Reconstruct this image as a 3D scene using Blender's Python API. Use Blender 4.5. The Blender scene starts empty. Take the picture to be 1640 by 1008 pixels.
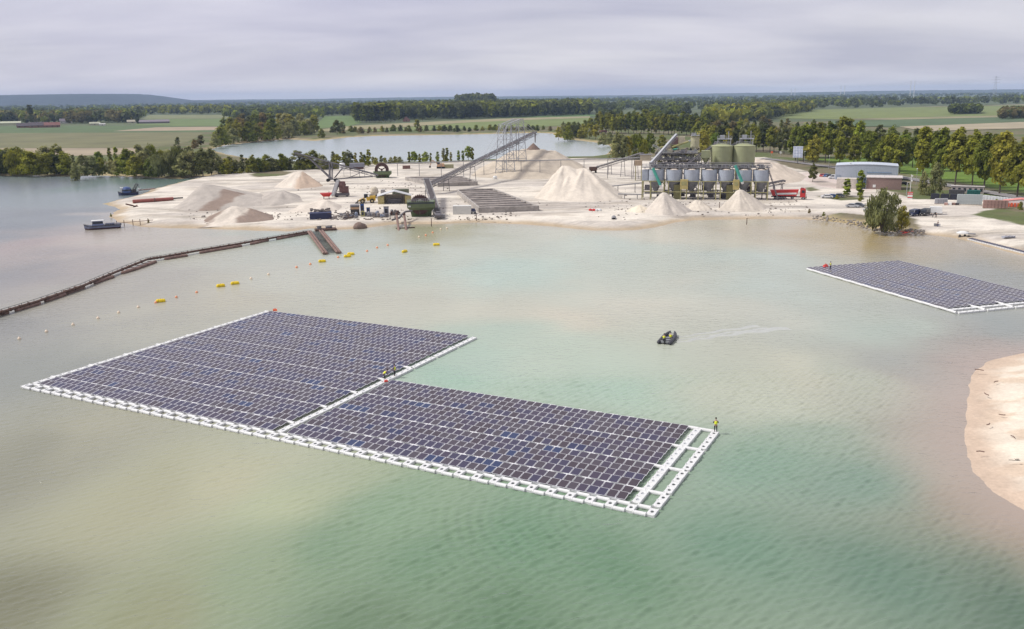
import bpy, math, random
import numpy as np
from mathutils import Vector, Matrix, Euler
sin, cos, pi, atan2, hypot, R2 = math.sin, math.cos, math.pi, math.atan2, math.hypot, math.radians
rng = random.Random(7)
nrg = np.random.RandomState(7)
scene = bpy.context.scene
COL = scene.collection

# ------------------------------------------------------------------ camera
CH = 40.0                      # drone height over the lake in metres
PIT, ROL, FOC = 0.237755726, 0.0124098407, 1444.03727   # FOC in pixels of a 1640 px wide frame
cam_d = bpy.data.cameras.new('camera')
cam = bpy.data.objects.new('camera', cam_d)
COL.objects.link(cam)
cam_d.sensor_width = 36.0
cam_d.lens = FOC * 36.0 / 1640.0
cam_d.clip_start, cam_d.clip_end = 0.5, 40000.0
_fw = Vector((0, cos(PIT), -sin(PIT))); _up0 = Vector((0, sin(PIT), cos(PIT))); _rt0 = Vector((1, 0, 0))
_rt = _rt0 * cos(ROL) - _up0 * sin(ROL)
_up = _up0 * cos(ROL) + _rt0 * sin(ROL)
cam.matrix_world = Matrix(((_rt.x, _up.x, -_fw.x, 0), (_rt.y, _up.y, -_fw.y, 0), (_rt.z, _up.z, -_fw.z, CH), (0, 0, 0, 1)))
scene.camera = cam
# ------------------------------------------------------------------ sky, sun, exposure
SUN_EL, SUN_AZ = R2(50), R2(-88)       # high sun behind thin cloud, to the left of the camera
W = bpy.data.worlds.new('World'); scene.world = W; W.use_nodes = True
nt = W.node_tree; nt.nodes.clear()
def wn(t, **k):
    n = nt.nodes.new(t)
    for a, b in k.items(): setattr(n, a, b)
    return n
wo = wn('ShaderNodeOutputWorld'); mx = wn('ShaderNodeMixShader'); b1 = wn('ShaderNodeBackground'); b2 = wn('ShaderNodeBackground')
sky = wn('ShaderNodeTexSky', sky_type='NISHITA', sun_disc=False, sun_elevation=SUN_EL, sun_rotation=SUN_AZ)
nt.links.new(sky.outputs[0], b1.inputs[0]); b1.inputs[1].default_value = 0.1
tc = wn('ShaderNodeTexCoord'); sx = wn('ShaderNodeSeparateXYZ'); nt.links.new(tc.outputs['Generated'], sx.inputs[0])
za = wn('ShaderNodeMath', operation='ABSOLUTE'); nt.links.new(sx.outputs[2], za.inputs[0])
zb = wn('ShaderNodeMath', operation='ADD'); nt.links.new(za.outputs[0], zb.inputs[0]); zb.inputs[1].default_value = 0.16
dx = wn('ShaderNodeMath', operation='DIVIDE'); nt.links.new(sx.outputs[0], dx.inputs[0]); nt.links.new(zb.outputs[0], dx.inputs[1])
dy = wn('ShaderNodeMath', operation='DIVIDE'); nt.links.new(sx.outputs[1], dy.inputs[0]); nt.links.new(zb.outputs[0], dy.inputs[1])
cb = wn('ShaderNodeCombineXYZ'); nt.links.new(dx.outputs[0], cb.inputs[0]); nt.links.new(dy.outputs[0], cb.inputs[1])
n1 = wn('ShaderNodeTexNoise'); n1.inputs['Scale'].default_value = 1.15; n1.inputs['Detail'].default_value = 6; n1.inputs['Roughness'].default_value = 0.5; n1.inputs['Distortion'].default_value = 0.3
mpw = wn('ShaderNodeMapping'); mpw.inputs['Scale'].default_value = (0.55, 1.0, 1); mpw.inputs['Rotation'].default_value = (0, 0, 0.25)
nt.links.new(cb.outputs[0], mpw.inputs[0]); nt.links.new(mpw.outputs[0], n1.inputs['Vector'])
cr = wn('ShaderNodeValToRGB'); nt.links.new(n1.outputs[0], cr.inputs[0])
cr.color_ramp.elements[0].position = 0.30; cr.color_ramp.elements[0].color = (0.40, 0.40, 0.48, 1)
cr.color_ramp.elements[1].position = 0.70; cr.color_ramp.elements[1].color = (0.635, 0.62, 0.65, 1)
n2 = wn('ShaderNodeTexNoise'); n2.inputs['Scale'].default_value = 0.33; n2.inputs['Detail'].default_value = 3
mp2 = wn('ShaderNodeMapping'); mp2.inputs['Location'].default_value = (3.1, 7.7, 0); nt.links.new(cb.outputs[0], mp2.inputs[0]); nt.links.new(mp2.outputs[0], n2.inputs['Vector'])
r2 = wn('ShaderNodeValToRGB'); nt.links.new(n2.outputs[0], r2.inputs[0]); r2.color_ramp.elements[0].position = .36; r2.color_ramp.elements[1].position = .64
r2.color_ramp.elements[0].color = (.955, .945, 1.03, 1); r2.color_ramp.elements[1].color = (1.03, 1.03, 1.02, 1)
mm = wn('ShaderNodeMix', data_type='RGBA', blend_type='MULTIPLY'); mm.inputs[0].default_value = 1.0
nt.links.new(cr.outputs[0], mm.inputs[6]); nt.links.new(r2.outputs[0], mm.inputs[7])
nt.links.new(mm.outputs[2], b2.inputs[0]); b2.inputs[1].default_value = 1.0
mx.inputs[0].default_value = 0.93
nt.links.new(b1.outputs[0], mx.inputs[1]); nt.links.new(b2.outputs[0], mx.inputs[2]); nt.links.new(mx.outputs[0], wo.inputs[0])
sun_d = bpy.data.lights.new('sun', 'SUN'); sun_d.energy = 2.8; sun_d.angle = R2(11); sun_d.color = (1.0, 0.965, 0.915)
sun = bpy.data.objects.new('sun', sun_d); COL.objects.link(sun)
_sd = Vector((sin(SUN_AZ) * cos(SUN_EL), cos(SUN_AZ) * cos(SUN_EL), sin(SUN_EL)))
sun.rotation_euler = (-_sd).to_track_quat('-Z', 'Y').to_euler()
scene.view_settings.view_transform = 'Standard'; scene.view_settings.look = 'None'
scene.view_settings.exposure = 0.36; scene.view_settings.gamma = 1.0
scene.view_settings.use_curve_mapping = False
scene.cycles.max_bounces = 6; scene.cycles.diffuse_bounces = 2; scene.cycles.glossy_bounces = 3
scene.cycles.volume_bounces = 0; scene.cycles.caustics_reflective = False; scene.cycles.caustics_refractive = False

# ------------------------------------------------------------------ helpers
LZ = 1.2                        # height of the land over the water
def ray(px, py):
    a0, b0 = px - 820.0, 504.0 - py
    a = cos(ROL) * a0 + sin(ROL) * b0; b = -sin(ROL) * a0 + cos(ROL) * b0
    return Vector((a / FOC, cos(PIT) + b / FOC * sin(PIT), -sin(PIT) + b / FOC * cos(PIT)))
def G(px, py, z=LZ):            # a measured point of the photo on the level z
    d = ray(px, py); t = (z - CH) / d.z
    return Vector((d.x * t, d.y * t, z))
def RY(px, py, Y):              # the point at distance Y that is seen there
    d = ray(px, py); t = Y / d.y
    return Vector((d.x * t, Y, CH + d.z * t))
def SC(P): return hypot(P.x, P.y) / FOC   # metres per photo pixel at a point
def facing(P): return atan2(-P.x, P.y)

def sRGB(r, g, b):
    f = lambda c: (c / 255 / 12.92) if c <= 10 else ((c / 255 + 0.055) / 1.055) ** 2.4
    return (f(r), f(g), f(b))
MATS = {}
def mat(name, rgb, rough=0.7, metal=0.0, var=0.18, scale=1.2, spec=0.4, bump=0.0, rnd=0.0):
    if name in MATS: return MATS[name]
    m = bpy.data.materials.new(name); m.use_nodes = True
    n = m.node_tree; bs = n.nodes['Principled BSDF']
    bs.inputs['Roughness'].default_value = rough; bs.inputs['Metallic'].default_value = metal
    bs.inputs['Specular IOR Level'].default_value = spec
    t = n.nodes.new('ShaderNodeTexCoord'); no = n.nodes.new('ShaderNodeTexNoise')
    no.inputs['Scale'].default_value = scale; no.inputs['Detail'].default_value = 5; no.inputs['Roughness'].default_value = 0.65
    n.links.new(t.outputs['Object'], no.inputs['Vector'])
    r = n.nodes.new('ShaderNodeValToRGB'); n.links.new(no.outputs[0], r.inputs[0])
    r.color_ramp.elements[0].position = 0.3; r.color_ramp.elements[1].position = 0.7
    r.color_ramp.elements[0].color = tuple(c * (1 - var) for c in rgb) + (1,)
    r.color_ramp.elements[1].color = tuple(min(1, c * (1 + var)) for c in rgb) + (1,)
    out = r.outputs[0]
    if rnd:
        oi = n.nodes.new('ShaderNodeObjectInfo'); hs = n.nodes.new('ShaderNodeHueSaturation')
        mr = n.nodes.new('ShaderNodeMapRange'); n.links.new(oi.outputs['Random'], mr.inputs[0])
        mr.inputs[3].default_value = 1 - rnd; mr.inputs[4].default_value = 1 + rnd
        n.links.new(mr.outputs[0], hs.inputs['Value']); n.links.new(out, hs.inputs['Color']); out = hs.outputs[0]
    n.links.new(out, bs.inputs['Base Color'])
    if bump:
        b = n.nodes.new('ShaderNodeBump'); b.inputs['Strength'].default_value = bump
        n.links.new(no.outputs[0], b.inputs['Height']); n.links.new(b.outputs[0], bs.inputs['Normal'])
    MATS[name] = m
    return m
def attr_mat(name, attr, rough=0.95, spec=0.2, var=0.12, scale=0.3, scale2=0.03, bump=0.0, coord='Object', rnd=0.0, transl=0.0, hue=0.0):
    """colour comes from a colour attribute of the mesh (the stuff the surface is made of), with noise on it"""
    if name in MATS: return MATS[name]
    m = bpy.data.materials.new(name); m.use_nodes = True
    n = m.node_tree; bs = n.nodes['Principled BSDF']
    bs.inputs['Roughness'].default_value = rough; bs.inputs['Specular IOR Level'].default_value = spec
    a = n.nodes.new('ShaderNodeAttribute'); a.attribute_name = attr
    t = n.nodes.new('ShaderNodeTexCoord')
    col = a.outputs['Color']
    for sc_, v in ((scale, var), (scale2, var)):
        if not v: continue
        no = n.nodes.new('ShaderNodeTexNoise'); no.inputs['Scale'].default_value = sc_; no.inputs['Detail'].default_value = 6; no.inputs['Roughness'].default_value = 0.6
        n.links.new(t.outputs[coord], no.inputs['Vector'])
        mr = n.nodes.new('ShaderNodeMapRange'); n.links.new(no.outputs[0], mr.inputs[0])
        mr.inputs[1].default_value = 0.3; mr.inputs[2].default_value = 0.7
        mr.inputs[3].default_value = 1 - v; mr.inputs[4].default_value = 1 + v
        mm = n.nodes.new('ShaderNodeMix'); mm.data_type = 'RGBA'; mm.blend_type = 'MULTIPLY'; mm.inputs[0].default_value = 1
        n.links.new(col, mm.inputs[6]); n.links.new(mr.outputs[0], mm.inputs[7]); col = mm.outputs[2]
    if rnd:
        oi = n.nodes.new('ShaderNodeObjectInfo'); hs = n.nodes.new('ShaderNodeHueSaturation')
        mr = n.nodes.new('ShaderNodeMapRange'); n.links.new(oi.outputs['Random'], mr.inputs[0])
        mr.inputs[3].default_value = 1 - rnd; mr.inputs[4].default_value = 1 + rnd
        n.links.new(mr.outputs[0], hs.inputs['Value']); n.links.new(col, hs.inputs['Color']); col = hs.outputs[0]
        m2 = n.nodes.new('ShaderNodeMapRange'); n.links.new(oi.outputs['Random'], m2.inputs[0])
        m2.inputs[3].default_value = 0.5 + hue; m2.inputs[4].default_value = 0.5 - hue
        n.links.new(m2.outputs[0], hs.inputs['Hue'])
    n.links.new(col, bs.inputs['Base Color'])
    if bump:
        b = n.nodes.new('ShaderNodeBump'); b.inputs['Strength'].default_value = bump; b.inputs['Distance'].default_value = 0.4
        n.links.new(no.outputs[0] if var else t.outputs[0], b.inputs['Height']); n.links.new(b.outputs[0], bs.inputs['Normal'])
    if transl:
        tr = n.nodes.new('ShaderNodeBsdfTranslucent'); n.links.new(col, tr.inputs[0])
        ms = n.nodes.new('ShaderNodeMixShader'); ms.inputs[0].default_value = transl
        o = n.nodes['Material Output']; n.links.new(bs.outputs[0], ms.inputs[1]); n.links.new(tr.outputs[0], ms.inputs[2]); n.links.new(ms.outputs[0], o.inputs[0])
    MATS[name] = m
    return m

class MB:
    """collects shapes; build() links them as one mesh object"""
    def __init__(s, off=(0, 0, 0)): s.v, s.f, s.m, s.o, s.k = [], [], [], Vector(off), 0
    def add(s, vs, fs):
        b = len(s.v)
        s.v += [(x - s.o.x, y - s.o.y, z - s.o.z) for x, y, z in vs]
        s.f += [tuple(b + i for i in f) for f in fs]; s.m += [s.k] * len(fs)
        return s
    def box(s, c, size, rz=0.0, taper=1.0):
        cx, cy, cz = c; a, b, h = size[0] / 2, size[1] / 2, size[2] / 2
        ca, sa = cos(rz), sin(rz); vs = []
        for z, t in ((-h, 1.0), (h, taper)):
            for x, y in ((-a, -b), (a, -b), (a, b), (-a, b)):
                x, y = x * t, y * t
                vs.append((cx + x * ca - y * sa, cy + x * sa + y * ca, cz + z))
        return s.add(vs, [(0, 3, 2, 1), (4, 5, 6, 7), (0, 1, 5, 4), (1, 2, 6, 5), (2, 3, 7, 6), (3, 0, 4, 7)])
    def beam(s, p0, p1, w, h=None):
        h = h or w; p0, p1 = Vector(p0), Vector(p1); d = (p1 - p0)
        if d.length < 1e-6: return s
        d.normalize(); u = Vector((0, 0, 1)) if abs(d.z) < 0.95 else Vector((0, 1, 0))
        r = d.cross(u).normalized(); u = r.cross(d).normalized()
        vs = []
        for p in (p0, p1):
            for a, b in ((-1, -1), (1, -1), (1, 1), (-1, 1)): vs.append(tuple(p + r * (a * w / 2) + u * (b * h / 2)))
        return s.add(vs, [(0, 1, 2, 3), (7, 6, 5, 4), (0, 4, 5, 1), (1, 5, 6, 2), (2, 6, 7, 3), (3, 7, 4, 0)])
    def tube(s, p0, p1, r0, r1=None, n=8):
        r1 = r0 if r1 is None else r1; p0, p1 = Vector(p0), Vector(p1); d = (p1 - p0).normalized()
        u = Vector((0, 0, 1)) if abs(d.z) < 0.95 else Vector((0, 1, 0))
        a = d.cross(u).normalized(); b = a.cross(d)
        vs = [tuple(p + (a * cos(2 * pi * i / n) + b * sin(2 * pi * i / n)) * r) for p, r in ((p0, r0), (p1, r1)) for i in range(n)]
        return s.add(vs, [(i, (i + 1) % n, n + (i + 1) % n, n + i)[::-1] for i in range(n)] + [tuple(range(n)), tuple(range(2 * n - 1, n - 1, -1))])
    def path(s, pts, r, n=8):
        for a, b in zip(pts[:-1], pts[1:]): s.tube(a, b, r, r, n)
        return s
    def lathe(s, c, prof, n=16, cap=True):
        cx, cy, cz = c; vs = []; fs = []
        for r, z in prof:
            for i in range(n): vs.append((cx + r * cos(2 * pi * i / n), cy + r * sin(2 * pi * i / n), cz + z))
        for k in range(len(prof) - 1):
            for i in range(n): fs.append((k * n + i, k * n + (i + 1) % n, (k + 1) * n + (i + 1) % n, (k + 1) * n + i))
        if cap: fs += [tuple(range(n))[::-1], tuple(range((len(prof) - 1) * n, len(prof) * n))]
        return s.add(vs, fs)
    def prism(s, pts, z0, z1):
        n = len(pts); vs = [(x, y, z0) for x, y in pts] + [(x, y, z1) for x, y in pts]
        return s.add(vs, [tuple(range(n))[::-1], tuple(range(n, 2 * n))] + [(i, (i + 1) % n, n + (i + 1) % n, n + i) for i in range(n)])
    def hull2(s, A, B):          # loft between two equal rings
        n = len(A)
        return s.add(list(A) + list(B), [tuple(range(n))[::-1], tuple(range(n, 2 * n))] + [(i, (i + 1) % n, n + (i + 1) % n, n + i) for i in range(n)])
    def truss(s, p0, p1, w, h, n, t):
        p0, p1 = Vector(p0), Vector(p1); d = p1 - p0; dn = d.normalized()
        u = Vector((0, 0, 1)) if abs(dn.z) < 0.9 else Vector((0, 1, 0))
        r = dn.cross(u).normalized(); u = r.cross(dn)
        c = [r * (a * w / 2) + u * (b * h / 2) for a, b in ((-1, -1), (1, -1), (1, 1), (-1, 1))]
        for o in c: s.beam(p0 + o, p1 + o, t)
        for i in range(n):
            a = p0 + d * (i / n); b = p0 + d * ((i + 1) / n)
            if i % 2: a, b = b, a
            for j in range(4): s.beam(a + c[j], b + c[(j + 1) % 4], t * 0.7)
        return s
    def mesh(s, name, mats, smooth=False):
        me = bpy.data.meshes.new(name); me.from_pydata(s.v, [], s.f)
        for m in (mats if isinstance(mats, (list, tuple)) else [mats]): me.materials.append(m)
        if any(s.m): me.polygons.foreach_set('material_index', s.m)
        if smooth: me.polygons.foreach_set('use_smooth', [True] * len(s.f))
        me.update()
        return me
    def build(s, name, mats, parent=None, smooth=False):
        return link(name, s.mesh(name, mats, smooth), parent)

def link(name, data, parent=None):
    o = bpy.data.objects.new(name, data); COL.objects.link(o)
    if parent: o.parent = parent
    return o
def tag(o, label=None, cat=None, group=None, kind=None):
    for k, v in (('label', label), ('category', cat), ('group', group), ('kind', kind)):
        if v: o[k] = v
    return o
def thing(name, label, cat, loc=(0, 0, 0), rz=0.0, group=None):
    o = link(name, None); o.location = loc; o.rotation_euler = (0, 0, rz); o.empty_display_size = 0.3
    return tag(o, label, cat, group)
def copy_thing(src, loc, rz, label, group=None, scale=None):
    r = src.copy(); COL.objects.link(r); r.location = loc; r.rotation_euler = (0, 0, rz)
    if scale: r.scale = scale if isinstance(scale, (tuple, list)) else (scale,) * 3
    tag(r, label, None, group)
    for ch in list(src.children):
        c = ch.copy(); COL.objects.link(c); c.parent = r
        for gch in ch.children:
            d = gch.copy(); COL.objects.link(d); d.parent = c
    return r
ORD = ['first', 'second', 'third', 'fourth', 'fifth', 'sixth', 'seventh', 'eighth', 'ninth', 'tenth', 'eleventh', 'twelfth', 'thirteenth', 'fourteenth', 'fifteenth', 'sixteenth', 'seventeenth', 'eighteenth', 'nineteenth', 'twentieth', 'twenty-first', 'twenty-second', 'twenty-third', 'twenty-fourth', 'twenty-fifth', 'twenty-sixth', 'twenty-seventh', 'twenty-eighth', 'twenty-ninth', 'thirtieth'] + ['thirty-' + w for w in ('first', 'second', 'third', 'fourth', 'fifth', 'sixth', 'seventh', 'eighth', 'ninth')] + ['fortieth'] + ['forty-' + w for w in ('first', 'second', 'third', 'fourth', 'fifth', 'sixth', 'seventh', 'eighth', 'ninth')]
# small value noise for terrain
_tab = nrg.rand(256, 256)
def vnoise(x, y):
    x, y = np.asarray(x, float), np.asarray(y, float)
    xi, yi = np.floor(x).astype(int), np.floor(y).astype(int); fx, fy = x - xi, y - yi
    fx, fy = fx * fx * (3 - 2 * fx), fy * fy * (3 - 2 * fy)
    t = lambda a, b: _tab[a % 256, b % 256]
    return (t(xi, yi) * (1 - fx) + t(xi + 1, yi) * fx) * (1 - fy) + (t(xi, yi + 1) * (1 - fx) + t(xi + 1, yi + 1) * fx) * fy
def fbm(x, y, o=4):
    s = 0; a = 0.5; x = np.asarray(x, float); y = np.asarray(y, float)
    for k in range(o): s = s + a * vnoise(x * 2 ** k + 17 * k, y * 2 ** k + 31 * k); a *= 0.5
    return s / (1 - 0.5 ** o)
def pin(X, Y, poly):
    r = np.zeros(X.shape, bool); n = len(poly)
    for i in range(n):
        (x0, y0), (x1, y1) = poly[i], poly[(i + 1) % n]
        if y0 == y1: continue
        c = ((y0 > Y) != (y1 > Y)) & (X < (x1 - x0) * (Y - y0) / (y1 - y0) + x0); r ^= c
    return r
def pdist(X, Y, poly):
    d = np.full(X.shape, 1e9); n = len(poly)
    for i in range(n):
        (x0, y0), (x1, y1) = poly[i], poly[(i + 1) % n]; ex, ey = x1 - x0, y1 - y0; L = ex * ex + ey * ey + 1e-9
        t = np.clip(((X - x0) * ex + (Y - y0) * ey) / L, 0, 1)
        d = np.minimum(d, np.hypot(X - x0 - t * ex, Y - y0 - t * ey))
    return d
def sdist(X, Y, poly): return np.where(pin(X, Y, poly), 1, -1) * pdist(X, Y, poly)
def gpoly(pts, z=LZ): return [(p.x, p.y) for p in (G(a, b, z) for a, b in pts)]
def sstep(a, b, x): t = np.clip((x - a) / (b - a), 0, 1); return t * t * (3 - 2 * t)
def grid_mesh(name, X, Y, Z, keep=None, cols=None, attr='tone', material=None, smooth=True):
    ny, nx = X.shape; idx = np.arange(nx * ny).reshape(ny, nx)
    q = np.stack([idx[:-1, :-1], idx[:-1, 1:], idx[1:, 1:], idx[1:, :-1]], -1).reshape(-1, 4)
    if keep is not None:
        k = keep.reshape(-1); q = q[k[q].any(1)]
    used = np.unique(q); remap = np.full(nx * ny, -1); remap[used] = np.arange(len(used)); q = remap[q]
    V = np.stack([X, Y, Z], -1).reshape(-1, 3)[used]
    me = bpy.data.meshes.new(name); me.vertices.add(len(V)); me.vertices.foreach_set('co', V.astype(np.float32).ravel())
    me.loops.add(q.size); me.loops.foreach_set('vertex_index', q.astype(np.int32).ravel())
    me.polygons.add(len(q)); me.polygons.foreach_set('loop_start', np.arange(0, q.size, 4, dtype=np.int32))
    me.update(calc_edges=True); me.validate()
    if smooth: me.polygons.foreach_set('use_smooth', [True] * len(me.polygons))
    if cols is not None:
        at = me.color_attributes.new(attr, 'FLOAT_COLOR', 'POINT')
        c = np.concatenate([cols.reshape(-1, 3)[used], np.ones((len(used), 1))], 1); at.data.foreach_set('color', c.astype(np.float32).ravel())
    if material: me.materials.append(material)
    return me
# ------------------------------------------------------------------ haze
hz = MB(); hz.box((0, 6500, 58.5), (30000, 17000, 123))
m = bpy.data.materials.new('haze_air'); m.use_nodes = True; n = m.node_tree; n.nodes.clear()
o_ = n.nodes.new('ShaderNodeOutputMaterial'); pv = n.nodes.new('ShaderNodeVolumePrincipled')
pv.inputs['Density'].default_value = 0.66e-4; pv.inputs['Color'].default_value = (0.54, 0.72, 1.0, 1); pv.inputs['Anisotropy'].default_value = 0.0
n.links.new(pv.outputs[0], o_.inputs['Volume'])
tag(hz.build('haze', m), kind='stuff')

# ------------------------------------------------------------------ lake water
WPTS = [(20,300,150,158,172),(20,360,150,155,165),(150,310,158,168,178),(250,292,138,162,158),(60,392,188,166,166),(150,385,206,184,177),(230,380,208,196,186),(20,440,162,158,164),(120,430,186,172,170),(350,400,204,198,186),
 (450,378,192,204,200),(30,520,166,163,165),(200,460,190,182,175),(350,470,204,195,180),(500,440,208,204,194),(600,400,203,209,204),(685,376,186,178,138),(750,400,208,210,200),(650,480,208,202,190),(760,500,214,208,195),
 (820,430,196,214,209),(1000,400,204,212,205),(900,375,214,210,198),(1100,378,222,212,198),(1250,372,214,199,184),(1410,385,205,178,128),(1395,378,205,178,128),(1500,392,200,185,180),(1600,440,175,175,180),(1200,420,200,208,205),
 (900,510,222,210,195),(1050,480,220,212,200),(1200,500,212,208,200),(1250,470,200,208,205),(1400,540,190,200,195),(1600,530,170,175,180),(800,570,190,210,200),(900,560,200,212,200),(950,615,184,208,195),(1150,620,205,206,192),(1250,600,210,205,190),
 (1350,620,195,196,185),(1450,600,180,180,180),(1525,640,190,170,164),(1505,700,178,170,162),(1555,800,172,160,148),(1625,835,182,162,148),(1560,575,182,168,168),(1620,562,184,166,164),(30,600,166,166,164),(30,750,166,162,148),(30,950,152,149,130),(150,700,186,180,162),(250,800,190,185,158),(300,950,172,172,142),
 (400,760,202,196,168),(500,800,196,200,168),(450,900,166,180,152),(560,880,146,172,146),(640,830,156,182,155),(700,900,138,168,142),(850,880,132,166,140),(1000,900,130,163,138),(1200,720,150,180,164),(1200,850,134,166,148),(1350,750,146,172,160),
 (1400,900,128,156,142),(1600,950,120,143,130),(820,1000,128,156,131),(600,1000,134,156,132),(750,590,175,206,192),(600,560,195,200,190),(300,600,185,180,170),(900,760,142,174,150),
 (600,240,205,216,222),(450,240,190,208,216),(850,230,208,218,222),(950,240,212,220,224)]  # last row: far lake, lightened so its silt colour also carries sky reflection
_g0 = lambda L_: [(p.x, p.y) for p in (G(a, b, 0) for a, b in L_)]
SPW = _g0([(1640,566),(1605,571),(1574,581),(1559,600),(1551,640),(1546,680),(1546,720),(1559,755),(1592,787),(1640,818)]) + [(62, 72), (110, 60), (240, 60), (240, 170), (120, 140)]
SHOREW = _g0([(180,344),(176,349),(196,357),(232,363),(284,366),(350,368),(420,370),(464,371),(500,366),(534,369),(580,367),(632,360),(684,360),(760,357),(820,359),(877,363),(955,369),(1019,369),(1053,364),(1080,357),(1110,353),(1220,351),(1280,351),(1315,353),(1350,358),(1393,367),(1423,371),(1441,373),(1468,374),(1522,380),(1576,394),(1610,404),(1640,411)]) + [(185, 205), (260, 190), (260, 330), (-160, 330)]
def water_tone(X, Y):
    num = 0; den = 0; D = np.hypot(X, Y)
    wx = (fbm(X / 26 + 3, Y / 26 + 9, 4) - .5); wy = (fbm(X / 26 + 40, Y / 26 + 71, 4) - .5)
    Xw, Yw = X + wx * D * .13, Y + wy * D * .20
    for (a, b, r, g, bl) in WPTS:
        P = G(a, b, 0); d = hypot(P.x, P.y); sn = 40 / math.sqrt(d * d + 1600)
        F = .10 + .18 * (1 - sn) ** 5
        k_ = .95 * (1 + .55 * (1 - sn) ** 5) / 1.10  # distant water colour lightened to make up for grazing-angle reflection loss
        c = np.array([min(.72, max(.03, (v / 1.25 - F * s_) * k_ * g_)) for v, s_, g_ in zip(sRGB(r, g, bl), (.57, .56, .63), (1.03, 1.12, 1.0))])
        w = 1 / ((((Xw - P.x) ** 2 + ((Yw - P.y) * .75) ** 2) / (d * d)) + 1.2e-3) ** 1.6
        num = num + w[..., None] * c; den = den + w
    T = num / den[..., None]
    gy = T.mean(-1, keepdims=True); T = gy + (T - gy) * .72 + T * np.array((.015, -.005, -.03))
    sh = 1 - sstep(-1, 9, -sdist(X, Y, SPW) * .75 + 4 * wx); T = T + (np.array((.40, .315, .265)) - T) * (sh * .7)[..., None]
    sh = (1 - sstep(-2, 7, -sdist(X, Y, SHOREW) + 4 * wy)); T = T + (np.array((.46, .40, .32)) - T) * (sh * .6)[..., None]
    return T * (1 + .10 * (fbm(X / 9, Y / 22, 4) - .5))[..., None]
def axis(a, b, fine0, fine1, step, grow):
    v = list(np.arange(fine0, fine1, step)); s = step; x = v[-1]
    while x < b: s *= grow; x += s; v.append(x)
    s = step; x = fine0; lo = []
    while x > a: s *= grow; x -= s; lo.append(x)
    return np.array(lo[::-1] + v)
XW, YW = np.meshgrid(axis(-620, 620, -110, 140, 1.6, 1.04), axis(-420, 1220, 55, 330, 1.6, 1.05))
def water_mat():
    m = bpy.data.materials.new('lake_water'); m.use_nodes = True; n = m.node_tree; bs = n.nodes['Principled BSDF']
    N = lambda t, **k: (lambda q: ([setattr(q, a, b) for a, b in k.items()], q)[1])(n.nodes.new(t))
    L = n.links.new
    # silt-laden water: light comes back out of the depth evenly, the surface on top of it mirrors the sky
    n.nodes.remove(bs); df = N('ShaderNodeBsdfDiffuse'); gl = N('ShaderNodeBsdfAnisotropic'); gl.inputs['Roughness'].default_value = .24; fr = N('ShaderNodeFresnel'); fr.inputs[0].default_value = 1.333; ms = N('ShaderNodeMixShader')
    at = N('ShaderNodeAttribute'); at.attribute_name = 'silt'; L(at.outputs['Color'], df.inputs[0]); 
    L(fr.outputs[0], ms.inputs[0]); L(df.outputs[0], ms.inputs[1]); L(gl.outputs[0], ms.inputs[2]); L(ms.outputs[0], n.nodes['Material Output'].inputs[0])
    t = N('ShaderNodeTexCoord')
    def noise(scale, rot, st, det, dist=0.0):
        mp = N('ShaderNodeMapping'); mp.inputs['Rotation'].default_value = (0, 0, rot); mp.inputs['Scale'].default_value = st
        L(t.outputs['Object'], mp.inputs[0]); q = N('ShaderNodeTexNoise'); L(mp.outputs[0], q.inputs['Vector'])
        q.inputs['Scale'].default_value = scale; q.inputs['Detail'].default_value = det; q.inputs['Distortion'].default_value = dist; return q.outputs[0]
    def math_(op, a, b):
        q = N('ShaderNodeMath', operation=op)
        for i, v in enumerate((a, b)):
            if isinstance(v, (int, float)): q.inputs[i].default_value = v
            else: L(v, q.inputs[i])
        return q.outputs[0]
    w1 = noise(0.50, 0.6, (0.5, 1.2, 1), 4, 0.5); w2 = noise(1.25, 0.45, (0.55, 1.1, 1), 2, 0.8); w3 = noise(0.035, 1.1, (1, 1, 1), 3, 0.6)
    # rings that run out from the corner of the platform where somebody walks
    mp = N('ShaderNodeMapping'); mp.inputs['Location'].default_value = (-18.0, -88.0, 0); L(t.outputs['Object'], mp.inputs[0])
    wv = N('ShaderNodeTexWave', wave_type='RINGS', rings_direction='SPHERICAL'); L(mp.outputs[0], wv.inputs[0])
    wv.inputs['Scale'].default_value = 0.36; wv.inputs['Distortion'].default_value = 5.0; wv.inputs['Detail'].default_value = 2; wv.inputs['Detail Scale'].default_value = 1.6
    ln = N('ShaderNodeVectorMath', operation='LENGTH'); L(mp.outputs[0], ln.inputs[0])
    fd = N('ShaderNodeMapRange'); L(ln.outputs['Value'], fd.inputs[0]); fd.inputs[1].default_value = 10; fd.inputs[2].default_value = 62; fd.inputs[3].default_value = 0.0; fd.inputs[4].default_value = 0.0
    # calm and ruffled patches of wind
    cal = N('ShaderNodeMapRange'); L(w3, cal.inputs[0]); cal.inputs[1].default_value = .35; cal.inputs[2].default_value = .65; cal.inputs[3].default_value = .45; cal.inputs[4].default_value = 1.15
    rg = math_('MULTIPLY', math_('POWER', w2, 2.0), 1.5)
    h = math_('ADD', math_('MULTIPLY', w1, 0.55), math_('MULTIPLY', rg, 0.50)); h = math_('MULTIPLY', h, cal.outputs[0])
    h = math_('ADD', h, math_('MULTIPLY', wv.outputs['Fac'], fd.outputs[0]))
    sp = N('ShaderNodeSeparateXYZ'); L(t.outputs['Object'], sp.inputs[0]); lee = N('ShaderNodeMapRange'); L(sp.outputs[1], lee.inputs[0])
    for i_, v_ in ((1, 130), (2, 400), (3, 1.0), (4, .16)): lee.inputs[i_].default_value = v_       # calmer water in the lee of the plant
    h = math_('MULTIPLY', h, lee.outputs[0])
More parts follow.
